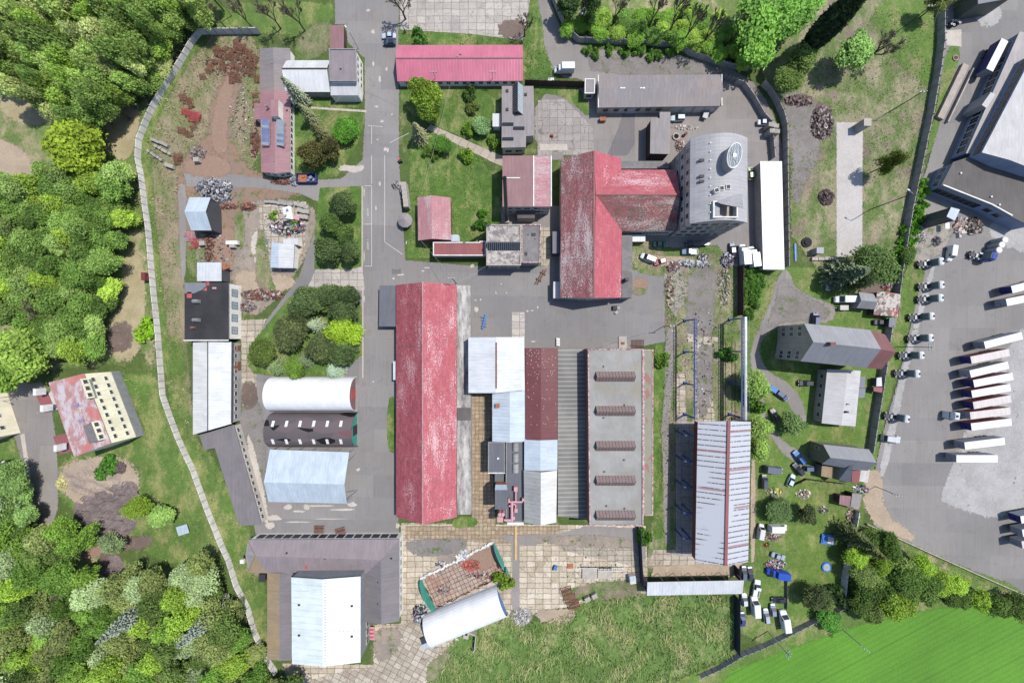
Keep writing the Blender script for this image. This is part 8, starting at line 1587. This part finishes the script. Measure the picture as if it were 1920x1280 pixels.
heap('rubble_heap', 'round heap of dark rubble on the verge of the lorry park', 'rubble', 1754, 453, 8, 9, .9, 90, [(84, 82, 84), (130, 128, 128)], .4, .8); heap('rubble_heap', 'pale rubble pile beside the lorry park wall', 'rubble', 1722, 445, 14, 12, .8, 160, [(206, 196, 190), (170, 150, 146), (230, 226, 222)], .3, .9)
heap('rubble_heap', 'pale rubble heap at the edge of the meadow near the blue gable', 'rubble', 977, 1155, 16, 15, 1.3, 320, [(206, 200, 196), (170, 164, 158), (226, 222, 218)], .3, .8)
heap('scrap_heap', 'black and white frames stacked beside the turned tent hall', 'scrap heap', 788, 1150, 14, 18, 1.2, 200, [(50, 50, 54), (200, 200, 204), (120, 120, 124)], .5, 1.3); heap('scrap_heap', 'pieces of white and grey metal north of the roofless hall', 'scrap heap', 870, 1040, 9, 10, .9, 90, [(226, 226, 228), (180, 180, 184)], .4, 1.1)
heap('scrap_heap', 'dark scrap along the north west side of the roofless hall', 'scrap heap', 828, 1058, 12, 6, .8, 60, MX, .4, 1.0)
heap('scrap_heap', 'white and yellow garden junk near the camper van', 'junk', 1450, 923, 16, 9, .8, 90, [(230, 230, 220), (224, 224, 70), (200, 170, 140), (120, 120, 116)], .4, 1.0); heap('scrap_heap', 'white junk around the long white van on the lawn edge', 'junk', 1446, 1004, 16, 8, .9, 110, [(220, 220, 220), (150, 80, 90), (90, 90, 94), (200, 150, 80)], .4, 1.1)
heap('scrap_heap', 'junk heap with white, red and black pieces above the blue truck', 'junk', 1452, 1056, 20, 8, 1.0, 150, [(220, 214, 210), (200, 110, 110), (50, 50, 54), (150, 150, 150)], .4, 1.1); heap('scrap_heap', 'orange garden machine parts beside the white junk', 'junk', 1436, 1020, 6, 5, .7, 40, [(224, 140, 50), (60, 50, 40), (150, 80, 40)], .3, .7)
heap('wood_heap', 'pile of pale brushwood beneath the grey garden shed', 'wood pile', 1598, 965, 11, 12, .9, 130, [(190, 170, 150), (150, 124, 104)], .6, 1.6); heap('scrap_heap', 'garden junk in the middle of the lawn', 'junk', 1542, 955, 10, 7, .6, 60, MX, .3, .9); heap('scrap_heap', 'junk north of the dark lawn shrub', 'junk', 1505, 925, 14, 9, .6, 60, [(226, 222, 214), (190, 160, 140)], .4, 1.0)
heap('scrap_heap', 'junk beside the cottage extension and sheds', 'junk', 1612, 915, 14, 7, .8, 80, MX, .4, 1.1); heap('scrap_heap', 'junk between the derelict shed and the big trees', 'junk', 1662, 535, 12, 9, .8, 90, [(220, 214, 210), (206, 110, 110), (120, 120, 118)], .4, 1.2)
heap('leaf_heap', 'yellowish straw heap beside the road near the apartment block', 'straw pile', 117, 905, 10, 14, .8, 260, [(214, 204, 140), (190, 184, 110)], .3, .8); heap('rubble_heap', 'dark earth mound on the bare ground near the apartment block', 'rubble', 226, 876, 11, 11, 1.4, 200, [(104, 90, 88), (124, 108, 104)], .4, .9)
heap('scrap_heap', 'white debris along the fence line of the vegetable strip', 'debris', 1285, 240, 26, 4, .3, 50, [(226, 214, 206), (190, 176, 166)], .3, .8); heap('scrap_heap', 'weathered wooden frames at the west edge of the railway strip', 'debris', 1255, 545, 7, 30, .6, 90, [(190, 176, 150), (120, 80, 70)], .6, 1.4)
heap('rubble_heap', 'rubbly weeds with pale stones east of the gravel court', 'rubble', 1357, 535, 12, 40, .5, 200, [(206, 200, 190), (140, 134, 120), (110, 126, 80)], .3, .8); heap('debris_field', 'white litter scattered beside the office in the rusty yard', 'debris', 455, 215, 24, 55, .25, 110, [(226, 222, 220), (180, 176, 172), (120, 90, 80)], .2, .7)
heap('scrap_heap', 'rust coloured iron along the west wall of the faded red office', 'scrap heap', 478, 268, 8, 28, .7, 110, RS, .4, 1.2)
heap('debris_field', 'rusty bits strewn over the north of the rusty yard', 'debris', 435, 118, 50, 30, .25, 260, RS+[(180, 170, 160)], .3, .9); heap('debris_field', 'rusty and grey bits strewn down the west yard', 'debris', 400, 475, 40, 40, .2, 150, RS+GS, .25, .7); heap('debris_field', 'grey and white bits strewn over the slab yard', 'debris', 525, 450, 40, 60, .2, 170, MX+GS, .25, .7)
heap('debris_field', 'small debris strewn on the south slab yard', 'debris', 1120, 1060, 80, 40, .15, 110, RS+GS, .2, .6); heap('debris_field', 'debris strewn along the crane strip', 'debris', 1318, 680, 36, 100, .2, 230, RS+GS+[(206, 196, 180)], .3, .8)
heap('scrap_heap', 'rust red bits piled inside the roofless hall', 'scrap heap', 885, 1058, 16, 10, .5, 110, [(224, 90, 76), (200, 110, 84), (150, 80, 66)], .4, 1.0); heap('scrap_heap', 'dark bits lying along the south side inside the roofless hall', 'scrap heap', 905, 1078, 34, 6, .5, 90, MX+RS, .3, .9); heap('scrap_heap', 'brown bits at the west end inside the roofless hall', 'scrap heap', 832, 1104, 16, 10, .4, 60, RS+GS, .3, .8)
# cage frames: one prototype, copied
def cage(matk='rust'):
    t = thing('cage_frame', '', 'metal cage'); m = MB(); X, Y, Z = 1.3, .95, .85
    for x in (-X, X):
        for y in (-Y, Y): m.box((x, y, Z/2), (.1, .1, Z))
    for y in np.linspace(-Y, Y, 6): m.box((0, y, Z), (2*X, .09, .08))
    for x in np.linspace(-X, X, 7): m.box((x, 0, Z-.005), (.09, 2*Y, .08))
    for s_ in (-1, 1): m.box((0, s_*Y, .2), (2*X, .08, .08)); m.box((s_*X, 0, .2), (.08, 2*Y, .08))
    m.build('bar_frame', matk, t, local=True, uv=False); m = MB(); m.box((0, 0, .05), (2*X-.1, .5, .05)); m.build('floor_plate', 'rust_dark', t, local=True, uv=False); return t
CG, CR = cage(), cage('red_paint'); CT = cage('pink_paint')
SPOTS = [(436, 100), (450, 96), (462, 98), (470, 104), (478, 112), (444, 110), (458, 116), (468, 122), (476, 128), (440, 124), (452, 130), (430, 108), (424, 94), (410, 96), (404, 118), (398, 128), (418, 118), (382, 145), (392, 135), (440, 142), (448, 150), (436, 152), (462, 138), (474, 140), (484, 150), (345, 183), (352, 190), (360, 196), (420, 128), (342, 245), (350, 250), (358, 254), (365, 240), (334, 302), (337, 296), (486, 262), (484, 275), (480, 180), (482, 196), (484, 232), (414, 104), (456, 90), (446, 86)]
for i, (x, y) in enumerate(SPOTS):
    put(CG, W(x, y), cr.uniform(-.5, .5)+(1.4 if i % 3 == 0 else 0), cr.uniform(.75, 1.15), 'rusty steel cage frame lying in the dry grass of the north west yard', 'rusty cage frames in the north west yard', tilt=(cr.uniform(-.15, .15), cr.uniform(-.2, .2)))
for i, (x, y) in enumerate([(350, 210), (357, 215), (366, 217), (373, 219), (362, 224), (371, 226)]): put(CR, W(x, y)+Vector((0, 0, .3*(i % 2))), cr.uniform(-.1, .1), 1.0, 'bright red cage frame in the stack on the dry grass', 'bright red cage frames')
for i, (x, y) in enumerate([(352, 439), (359, 440), (366, 441), (358, 449), (366, 450)]): put(CT, W(x, y), 0, .8, 'pink cage frame south of the pale blue shed', 'pink cage frames south of the pale blue shed')
for i, (x, y, s_) in enumerate([(366, 452, .9), (372, 460, .9), (361, 465, .6)]): put(CR, W(x, y), .3*i, s_, 'red cage frame below the pink ones', 'red cage frames south of the pale blue shed')
for i, (x, y, r) in enumerate([(1062, 1106, .3), (1069, 1120, .2), (1076, 1130, .3), (600, 990, 0), (640, 994, .3), (1284, 740, 0), (1275, 740, .2)][:5]): put(CG, W(x, y), r, 1.5 if i < 3 else 1.25, 'rusty cage frame %s' % ('on the slabs at the meadow edge' if i < 3 else 'in front of the brown roofed complex, %s one' % ('left' if i == 3 else 'right')), 'rusty cages at the meadow edge' if i < 3 else None)
# crates and pallets
def crate(matk):
    t = thing('crate', '', 'crate'); m = MB(); m.box((0, 0, .55), (1.2, 1.0, .9)); m.build('box', matk, t, local=True); m = MB()
    for y in (-.4, 0, .4): m.box((0, y, .08), (1.2, .12, .14))
    m.build('pallet_base', 'wood', t, local=True, uv=False); m = MB()
    for k in range(5): m.box((-.5+k*.25, 0, 1.02), (.14, 1.02, .04))
    m.build('lid_slats', 'concrete', t, local=True, uv=False); return t
K1, K2 = crate('concrete'), crate('trailer_grey')
def rowof(p, x0, y0, x1, y1, n, rz, label, group, sc=1.3, jit=.6, st=1):
    for i in range(n):
        f = (i+.5)/n
        for k in range(st): put(p, W(x0+(x1-x0)*f+cr.uniform(-jit, jit), y0+(y1-y0)*f+cr.uniform(-jit, jit))+Vector((0, 0, k*1.05*sc)), rz+cr.uniform(-.08, .08), sc, label, group)
rowof(K2, 287, 262, 318, 276, 6, -.4, 'grey crate in the upper diagonal row by the perimeter wall', 'grey crates in the upper row by the perimeter wall', .95); rowof(K1, 294, 275, 324, 291, 5, -.4, 'grey crate in the middle diagonal row by the perimeter wall', 'grey crates in the middle row by the perimeter wall', .95)
rowof(K2, 280, 283, 308, 303, 5, -.5, 'grey crate in the lower diagonal row by the perimeter wall', 'grey crates in the lower row by the perimeter wall', .95); rowof(K1, 315, 311, 330, 316, 2, -.3, 'pinkish crate near the rust patch', 'crates near the rust patch')
rowof(K2, 499, 379, 552, 385, 9, 0, 'dark grey crate in the north row of the slab yard', 'dark crates in the north row of the slab yard', .95, .6); rowof(K1, 558, 384, 580, 391, 4, -.2, 'grey crate in the top of the corner stack on the slab yard', 'corner crates, first row', 1.4); rowof(K1, 563, 396, 581, 400, 3, -.2, 'grey crate in the middle of the corner stack on the slab yard', 'corner crates, second row', 1.5); rowof(K1, 566, 408, 580, 410, 2, -.2, 'grey crate at the bottom of the corner stack on the slab yard', 'corner crates, third row', 1.5)
rowof(K1, 761, 348, 766, 394, 6, 0, 'grey pallet crate in the long stack beside the lawn edge', 'pallet crates stacked beside the lawn edge', 1.5, .3, 2); rowof(K1, 754, 345, 757, 362, 3, 0, 'grey pallet crate at the top of the stack left of the lawn', 'pallet crates left of the main stack', 1.4)
rowof(K1, 1432, 242, 1447, 246, 3, 0, 'stacked crate by the curved inner wall, upper row', 'crates by the inner wall, upper row', 1.5, .3, 2); rowof(K1, 1434, 254, 1448, 256, 3, 0, 'stacked crate by the curved inner wall, lower row', 'crates by the inner wall, lower row', 1.5, .3, 2)
heap('scrap_heap', 'white and grey twisted parts next to the pallet crates', 'scrap heap', 744, 348, 9, 7, .8, 80, [(210, 210, 210), (90, 90, 94), (150, 150, 150)], .3, .9)
for x, y, r, l in [(385, 458, .1, 'pale crate south of the pale blue shed'), (374, 303, .1, 'single grey crate below the wire heap'), (1100, 1118, .5, 'pale concrete block crate on the slabs, left'), (1113, 1112, .5, 'pale concrete block crate on the slabs, right'), (441, 462, 0, 'white crate in the middle of the west yard')]: put(K1, W(x, y), r, 1.6, l)
def single(name, label, cat, px, py, parts):
    c = W(px, py); t = thing(name, label, cat, c)
    for pn, mt, shapes in parts:
        m = MB()
        for s_ in shapes:
            if s_[0] == 'b': m.box(c+Vector(s_[1]), s_[2], 0, s_[3] if len(s_) > 3 else 0)
            else: m.tube(c+Vector(s_[1]), c+Vector(s_[2]), s_[3], s_[4] if len(s_) > 4 else None, 14)
        m.build(pn, mt, t)
    return t
single('skip_container', 'blue and orange open skip full of scrap south of the red office', 'skip', 578, 337, [('hull', 'blue_dark', [('b', (0, -1.6, .8), (7.2, .15, 1.6)), ('b', (0, 1.6, .8), (7.2, .15, 1.6)), ('b', (3.6, 0, .8), (.15, 3.2, 1.6)), ('b', (-3.6, 0, .8), (.15, 3.2, 1.6)), ('b', (0, 0, .1), (7.2, 3.2, .2))]), ('orange_load', 'rust_orange', [('b', (-1.6, 0, .6), (3.0, 2.8, .8)), ('b', (-1.2, .6, 1.1), (1.2, .8, .5), .4)]), ('scrap_load', 'trailer_grey', [('b', (1.5, .3, .8), (1.2, 1.0, 1.0), .5), ('b', (2.6, -.5, .8), (1.0, .7, .8), 1.0), ('b', (.6, -.7, .8), (.9, .7, .9), .2)])])
single('boat_hull', 'white upturned hull on the slab yard', 'boat', 543, 402, [('hull', 'white_trim', [('b', (0, 0, .6), (3.2, 5.0, 1.0), .2), ('t', (.2, -2.2, .5), (.2, 2.8, .6), 1.5, .5)]), ('hatch', 'trailer_grey', [('b', (.3, 1.0, 1.9), (.9, .7, .15), .3), ('b', (-.4, -1.2, 1.9), (.9, .7, .15), .3)])])
single('red_box', 'bright red metal box beside the grey corner crates', 'box', 561, 411, [('body', 'red_paint', [('b', (0, 0, .7), (2.0, 1.4, 1.4), -.4)]), ('lid', 'pink_paint', [('b', (0, 0, 1.45), (2.1, 1.5, .1), -.4)])])
single('container_tank', 'white long tank on legs in the middle of the west yard', 'tank', 441, 457, [('tank_body', 'white_trim', [('b', (0, 0, 1.2), (4.4, 1.4, 1.0))]), ('leg', 'rust', [('b', (-1.8, 0, .35), (.2, 1.2, .7)), ('b', (1.8, 0, .35), (.2, 1.2, .7))])])
single('picnic_rack', 'small blue rack with cross bars on the asphalt near the long red hall', 'rack', 908, 603, [('frame', 'blue_bright', [('b', (0, 0, .5), (.7, 5.6, .3), -.25), ('b', (-.2, 1.6, .75), (2.0, .2, .15), -.25), ('b', (-.1, .5, .75), (2.0, .2, .15), -.25), ('b', (.1, -.6, .75), (2.0, .2, .15), -.25), ('b', (.1, -1.7, .75), (2.0, .2, .15), -.25)]), ('leg', 'blue_bright', [('b', (.5, 2, .25), (.15, .15, .5)), ('b', (-.4, -2, .25), (.15, .15, .5))])])
single('trestle_beams', 'pair of long rusty beams on trestles in the asphalt court', 'beams', 1014, 519, [('beam', 'rust', [('b', (-.4, 0, .7), (.3, 6.4, .3), -.55), ('b', (.5, 0, .7), (.3, 6.4, .3), -.55)]), ('trestle', 'rust_dark', [('b', (-.8, -1.2, .3), (2.2, .2, .6), -.55), ('b', (.8, 1.2, .3), (2.2, .2, .6), -.55)])])
single('fuel_pump', 'small red and black machine standing on the road edge by the star shaped spruce', 'machine', 752, 304, [('cabinet', 'dark_trim', [('b', (0, 0, .6), (1.0, .9, 1.2), .4)]), ('red_top', 'red_paint', [('b', (-.3, .5, 1.2), (.8, .7, .4), .4)]), ('wheel', 'rubber', [('t', (-.5, -.4, .25), (-.5, -.2, .25), .25), ('t', (.5, -.4, .25), (.5, -.2, .25), .25)])])
single('garden_pool', 'round blue paddling pool on the lawn', 'pool', 1548, 1061.5, [('rim', 'tarp_blue', [('t', (0, 0, 0), (0, 0, .5), 1.9, 1.75)]), ('water', 'glass_pale', [('t', (0, 0, .5), (0, 0, .52), 1.3)]), ('mat', 'pale_dirt_solid', [('t', (0, 0, .52), (0, 0, .53), .6)])])
single('blue_tarpaulin', 'crumpled blue tarpaulin spread over a low frame on the lawn', 'tarpaulin', 1549.5, 1009, [('sheet', 'tarp_blue', [('b', (0, 0, .5), (4.8, 3.6, .25), -.12), ('b', (-1.2, .4, .7), (2.0, 2.4, .25), .2)]), ('white_fold', 'trailer_beige', [('b', (.9, -.3, .68), (2.2, 2.4, .12), -.2)]), ('frame_leg', 'steel_frame', [('b', (-2, -1.4, .2), (.1, .1, .4)), ('b', (2, 1.4, .2), (.1, .1, .4))])])
single('car_tent', 'small tented shelter with black and white roof under the trees at the top', 'shelter', 1097, 27, [('canopy', 'trailer_grey', [('b', (.5, .6, 2.0), (4.2, 2.6, .2), 1.0), ('b', (-1.5, -1.0, 1.5), (2.2, 2.2, .2), .6)]), ('wall', 'wall_dark', [('b', (.3, -.4, .9), (4.6, 4.0, 1.8), 1.0)]), ('white_flap', 'white_trim', [('b', (-.6, -1.6, 1.9), (1.6, 1.4, .1), .5)])])
single('orange_bin', 'orange bin standing in front of the garages', 'bin', 1129, 227, [('body', 'rust_orange', [('b', (0, 0, .6), (2.2, 1.3, 1.2))]), ('lid', 'rust_orange', [('b', (0, 0, 1.25), (2.3, 1.4, .1))])]); single('orange_bin', 'small orange post box in the pale court', 'bin', 1035, 255, [('body', 'rust_orange', [('b', (0, 0, .5), (.9, .9, 1.0))]), ('foot', 'rust', [('b', (0, -.8, .1), (.3, 1.0, .2))])])
single('electric_cabinet', 'white cabinet standing by the brown sheet fence', 'cabinet', 1032, 157, [('body', 'wall_white', [('b', (0, 0, .9), (2.0, 1.3, 1.8))]), ('roof', 'white_trim', [('b', (0, 0, 1.85), (2.2, 1.5, .1))])]); single('garden_hut', 'grey box hut on the north end of the concrete pad', 'hut', 1606, 242, [('wall', 'wall_grey', [('b', (0, 0, 2.0), (2.5, 2.5, 4.0))]), ('roof', 'concrete', [('b', (0, 0, 4.05), (2.7, 2.7, .12))])])
single('grey_kiosk', 'grey box kiosk with a shadow at the south end of the waste ground', 'kiosk', 1526, 473, [('wall', 'wall_grey', [('b', (0, 0, 1.3), (2.4, 2.0, 2.6))]), ('roof', 'trailer_grey', [('b', (0, 0, 2.65), (2.6, 2.2, .12))])]); single('round_tyre_mound', 'dark round mound of tyres on the gravel waste ground', 'tyre pile', 1511, 455, [('tyre', 'rubber', [('t', (0, 0, 0), (0, 0, .5), 1.9), ('t', (0, 0, .5), (0, 0, .8), 1.0)])])
single('tarp_block', 'blocky pale slabs stacked along the kiosk', 'slabs', 1545, 486, [('slab', 'concrete', [('b', (-4, 0, .4), (2.2, 1.2, .8)), ('b', (-1.6, .05, .4), (2.2, 1.2, .8)), ('b', (.8, .1, .4), (2.2, 1.2, .8)), ('b', (3.2, .05, .4), (2.2, 1.2, .8))])])
for i, (x, y) in enumerate([(1859, 455), (1853, 464), (1848, 473.5)]): single('silo_tank', 'upright round white topped tank by the blue lorry cab, %s of three' % ['upper', 'middle', 'lower'][i], 'tank', x, y, [('shell', 'steel_frame', [('t', (0, 0, .3), (0, 0, 3.6), 1.15)]), ('lid', 'white_trim', [('t', (0, 0, 3.6), (0, 0, 3.75), 1.15, 1.0)]), ('leg', 'chassis', [('t', (.6, 0, 0), (.6, 0, .3), .1), ('t', (-.6, 0, 0), (-.6, 0, .3), .1)])])
single('stone_ring', 'pale round manhole ring in the grass near the warehouse ramp', 'manhole', 1790, 110, [('ring', 'stone_brown', [('t', (0, 0, 0), (0, 0, .4), 1.1)]), ('cover', 'rust_dark', [('t', (0, 0, .4), (0, 0, .42), .75)])]); 
for i, (x, y) in enumerate([(1778, 45.5), (1783, 45), (1788, 46), (1791, 49), (1776, 51), (1780, 53)]): single('concrete_pipe', 'dark standing pipe with pale rim by the wall near the top right', 'pipe', x, y, [('pipe', 'chassis', [('t', (0, 0, 0), (0, 0, 1.4), .42)]), ('rim', 'white_trim', [('t', (0, 0, 1.4), (0, 0, 1.46), .42)]), ('bore', 'black_hole', [('t', (0, 0, 1.461), (0, 0, 1.47), .24)])])['group'] = 'standing pipes by the wall at the top right'
single('scaffold_frame', 'pale steel frame rack with dark bays on the slabs', 'rack', 1115, 1072, [('platform', 'concrete', [('b', (-2, 0, .5), (5.5, 4.2, .3)), ('b', (3.6, 0, .5), (5.2, 4.0, .3))]), ('frame', 'white_trim', [('b', (0, 2.2, 1.1), (12, .12, .12)), ('b', (6, 1.2, 1.1), (10, .12, .12)), ('b', (6, 2.2, 1.1), (10, .12, .12))]+[('b', (2+k*1.4, 1.7, 1.1), (.1, 1.1, .1)) for k in range(7)]), ('post', 'dark_trim', [('b', (-4.8+k*2.6, 2.2, .55), (.15, .15, 1.1)) for k in range(6)])])
single('machine_cabinet', 'pale blue cabinet standing at the slab yard edge', 'cabinet', 1183, 1080, [('body', 'trailer_beige', [('b', (0, 0, 1.0), (2.2, 3.0, 2.0), .15)]), ('top', 'roof_pale_blue', [('b', (0, .6, 2.05), (2.2, 1.8, .1), .15)])]); single('orange_plate', 'orange square plate on the pale slabs', 'plate', 1069, 1060, [('plate', 'rust_orange', [('b', (0, 0, .25), (2.3, 1.7, .15))]), ('block', 'wood', [('b', (-.8, 0, .1), (.2, 1.4, .2)), ('b', (.8, 0, .1), (.2, 1.4, .2))])]); single('blue_case', 'small blue and black case on the pale slabs', 'box', 1040, 1062, [('case', 'blue_bright', [('b', (.2, 0, .5), (1.2, 1.6, .7), -.3)]), ('side', 'dark_trim', [('b', (-.5, -.1, .4), (.3, 1.7, .8), -.3)])])
single('curved_bunker', 'curved concrete bunker wall in the meadow below the turned tent hall', 'bunker', 884, 1196, [('wall', 'concrete', [('b', (1.6, 0, 1.0), (.4, 5.0, 2.0), -.1), ('b', (.6, 3.0, 1.0), (2.6, .4, 2.0), -.4), ('b', (1.2, -3.0, 1.0), (.4, 1.8, 2.0), -.6)]), ('box_part', 'concrete', [('b', (-1.6, 3.6, 1.0), (2.0, 4.4, 2.0), -.15)]), ('shaft', 'black_hole', [('b', (-1.6, 3.8, 2.01), (.9, 2.2, .04), -.15)])])
single('dark_plinth', 'dark sheets leaning by the west end of the turned tent hall', 'sheets', 796, 1205, [('sheet', 'dark_trim', [('b', (0, 1.6, .4), (2.6, 2.4, .5), .4)]), ('blue_sheet', 'roof_pale_blue', [('b', (.6, -.6, .3), (2.8, 2.0, .3), .4)])]); single('red_racks', 'pink red racks against the east wall of the white upper hall', 'racks', 697, 1183, [('rack', 'pink_paint', [('b', (0, 0, .8), (2.6, 4.6, .15)), ('b', (-1.2, 0, .4), (.15, 4.6, .8)), ('b', (1.2, 0, .4), (.15, 4.6, .8))]), ('shelf', 'red_paint', [('b', (0, -1.4+k*1.4, 1.0), (2.2, .6, .2)) for k in range(3)])])
single('manhole_stack', 'pale round well rings in front of the tower', 'well rings', 1267, 257, [('ring', 'pale_dirt_solid', [('t', (0, 0, 0), (0, 0, .5), 1.4)]), ('bore', 'black_hole', [('t', (0, 0, .5), (0, 0, .52), .9)])]); single('orange_mixer', 'small orange and black cement mixer by the well ring', 'cement mixer', 1283, 254, [('drum', 'rust_orange', [('t', (0, 0, .8), (.5, .3, 1.4), .6, .35)]), ('stand', 'dark_trim', [('b', (-.4, -.3, .4), (.8, .8, .8), .5)]), ('wheel', 'rubber', [('t', (.6, .5, .25), (.6, .7, .25), .25)])])
single('road_barrier', 'thin white barrier across the road end at the left', 'barrier', 96, 987, [('bar', 'white_trim', [('b', (0, 0, .9), (10, .15, .15), .35)]), ('post', 'steel_frame', [('b', (-4, -1.4, .45), (.2, .2, .9)), ('b', (4, 1.4, .45), (.2, .2, .9))])]); single('garden_table', 'square pale blue table top on the green meadow', 'table', 346, 991, [('top', 'roof_pale_blue', [('b', (0, 0, .75), (4.2, 3.4, .12), .3)]), ('leg', 'wood', [('b', (-1.6, -1.1, .35), (.2, .2, .7)), ('b', (1.6, 1.1, .35), (.2, .2, .7)), ('b', (1.6, -1.1, .35), (.2, .2, .7)), ('b', (-1.6, 1.1, .35), (.2, .2, .7))])])
single('wall_gate', 'small rusty red gate panel on the outer side of the perimeter wall', 'gate', 284, 520, [('panel', 'wall_redclad', [('b', (-.7, 0, 1.2), (1.4, 2.6, 2.4))]), ('frame', 'rust', [('b', (-.7, 1.35, 1.25), (1.5, .12, 2.5)), ('b', (-.7, -1.35, 1.25), (1.5, .12, 2.5))])]); single('white_rack', 'row of white sacks on the asphalt above the dark red roof', 'sacks', 1046, 641, [('sack', 'white_trim', [('b', (0, 1.2-k*.6, .4), (1.3, .5, .8), -.1) for k in range(5)]), ('pallet', 'wood', [('b', (0, 0, .08), (1.5, 3.2, .16))])])
single('iron_grating', 'bar grating leaning beside the brick edged roof', 'grating', 1194, 645, [('bars', 'rust', [('b', (-2+k*.5, 0, .3), (.12, 3.4, .12)) for k in range(10)]), ('rail', 'rust_dark', [('b', (0, -.6, .4), (5.2, .2, .2), -.08)])]); single('pallet_pad', 'small concrete plinth north of the brick edged roof', 'plinth', 1167, 642, [('plinth', 'concrete', [('b', (0, 0, .2), (3.0, 4.6, .4))]), ('cover', 'rust', [('b', (0, -.3, .42), (1.4, 1.0, .06))])])
single('black_pump', 'black machine with pale trolley in the asphalt court', 'machine', 1154, 580, [('engine', 'dark_trim', [('b', (-.4, .5, .5), (1.6, 1.6, 1.0))]), ('trolley', 'concrete', [('b', (.9, .5, .3), (1.2, .9, .4)), ('b', (.2, -1.2, .3), (1.4, .9, .4), .5)]), ('wheel', 'rubber', [('t', (-.2, -1.6, .3), (0, -1.6, .3), .3)])])
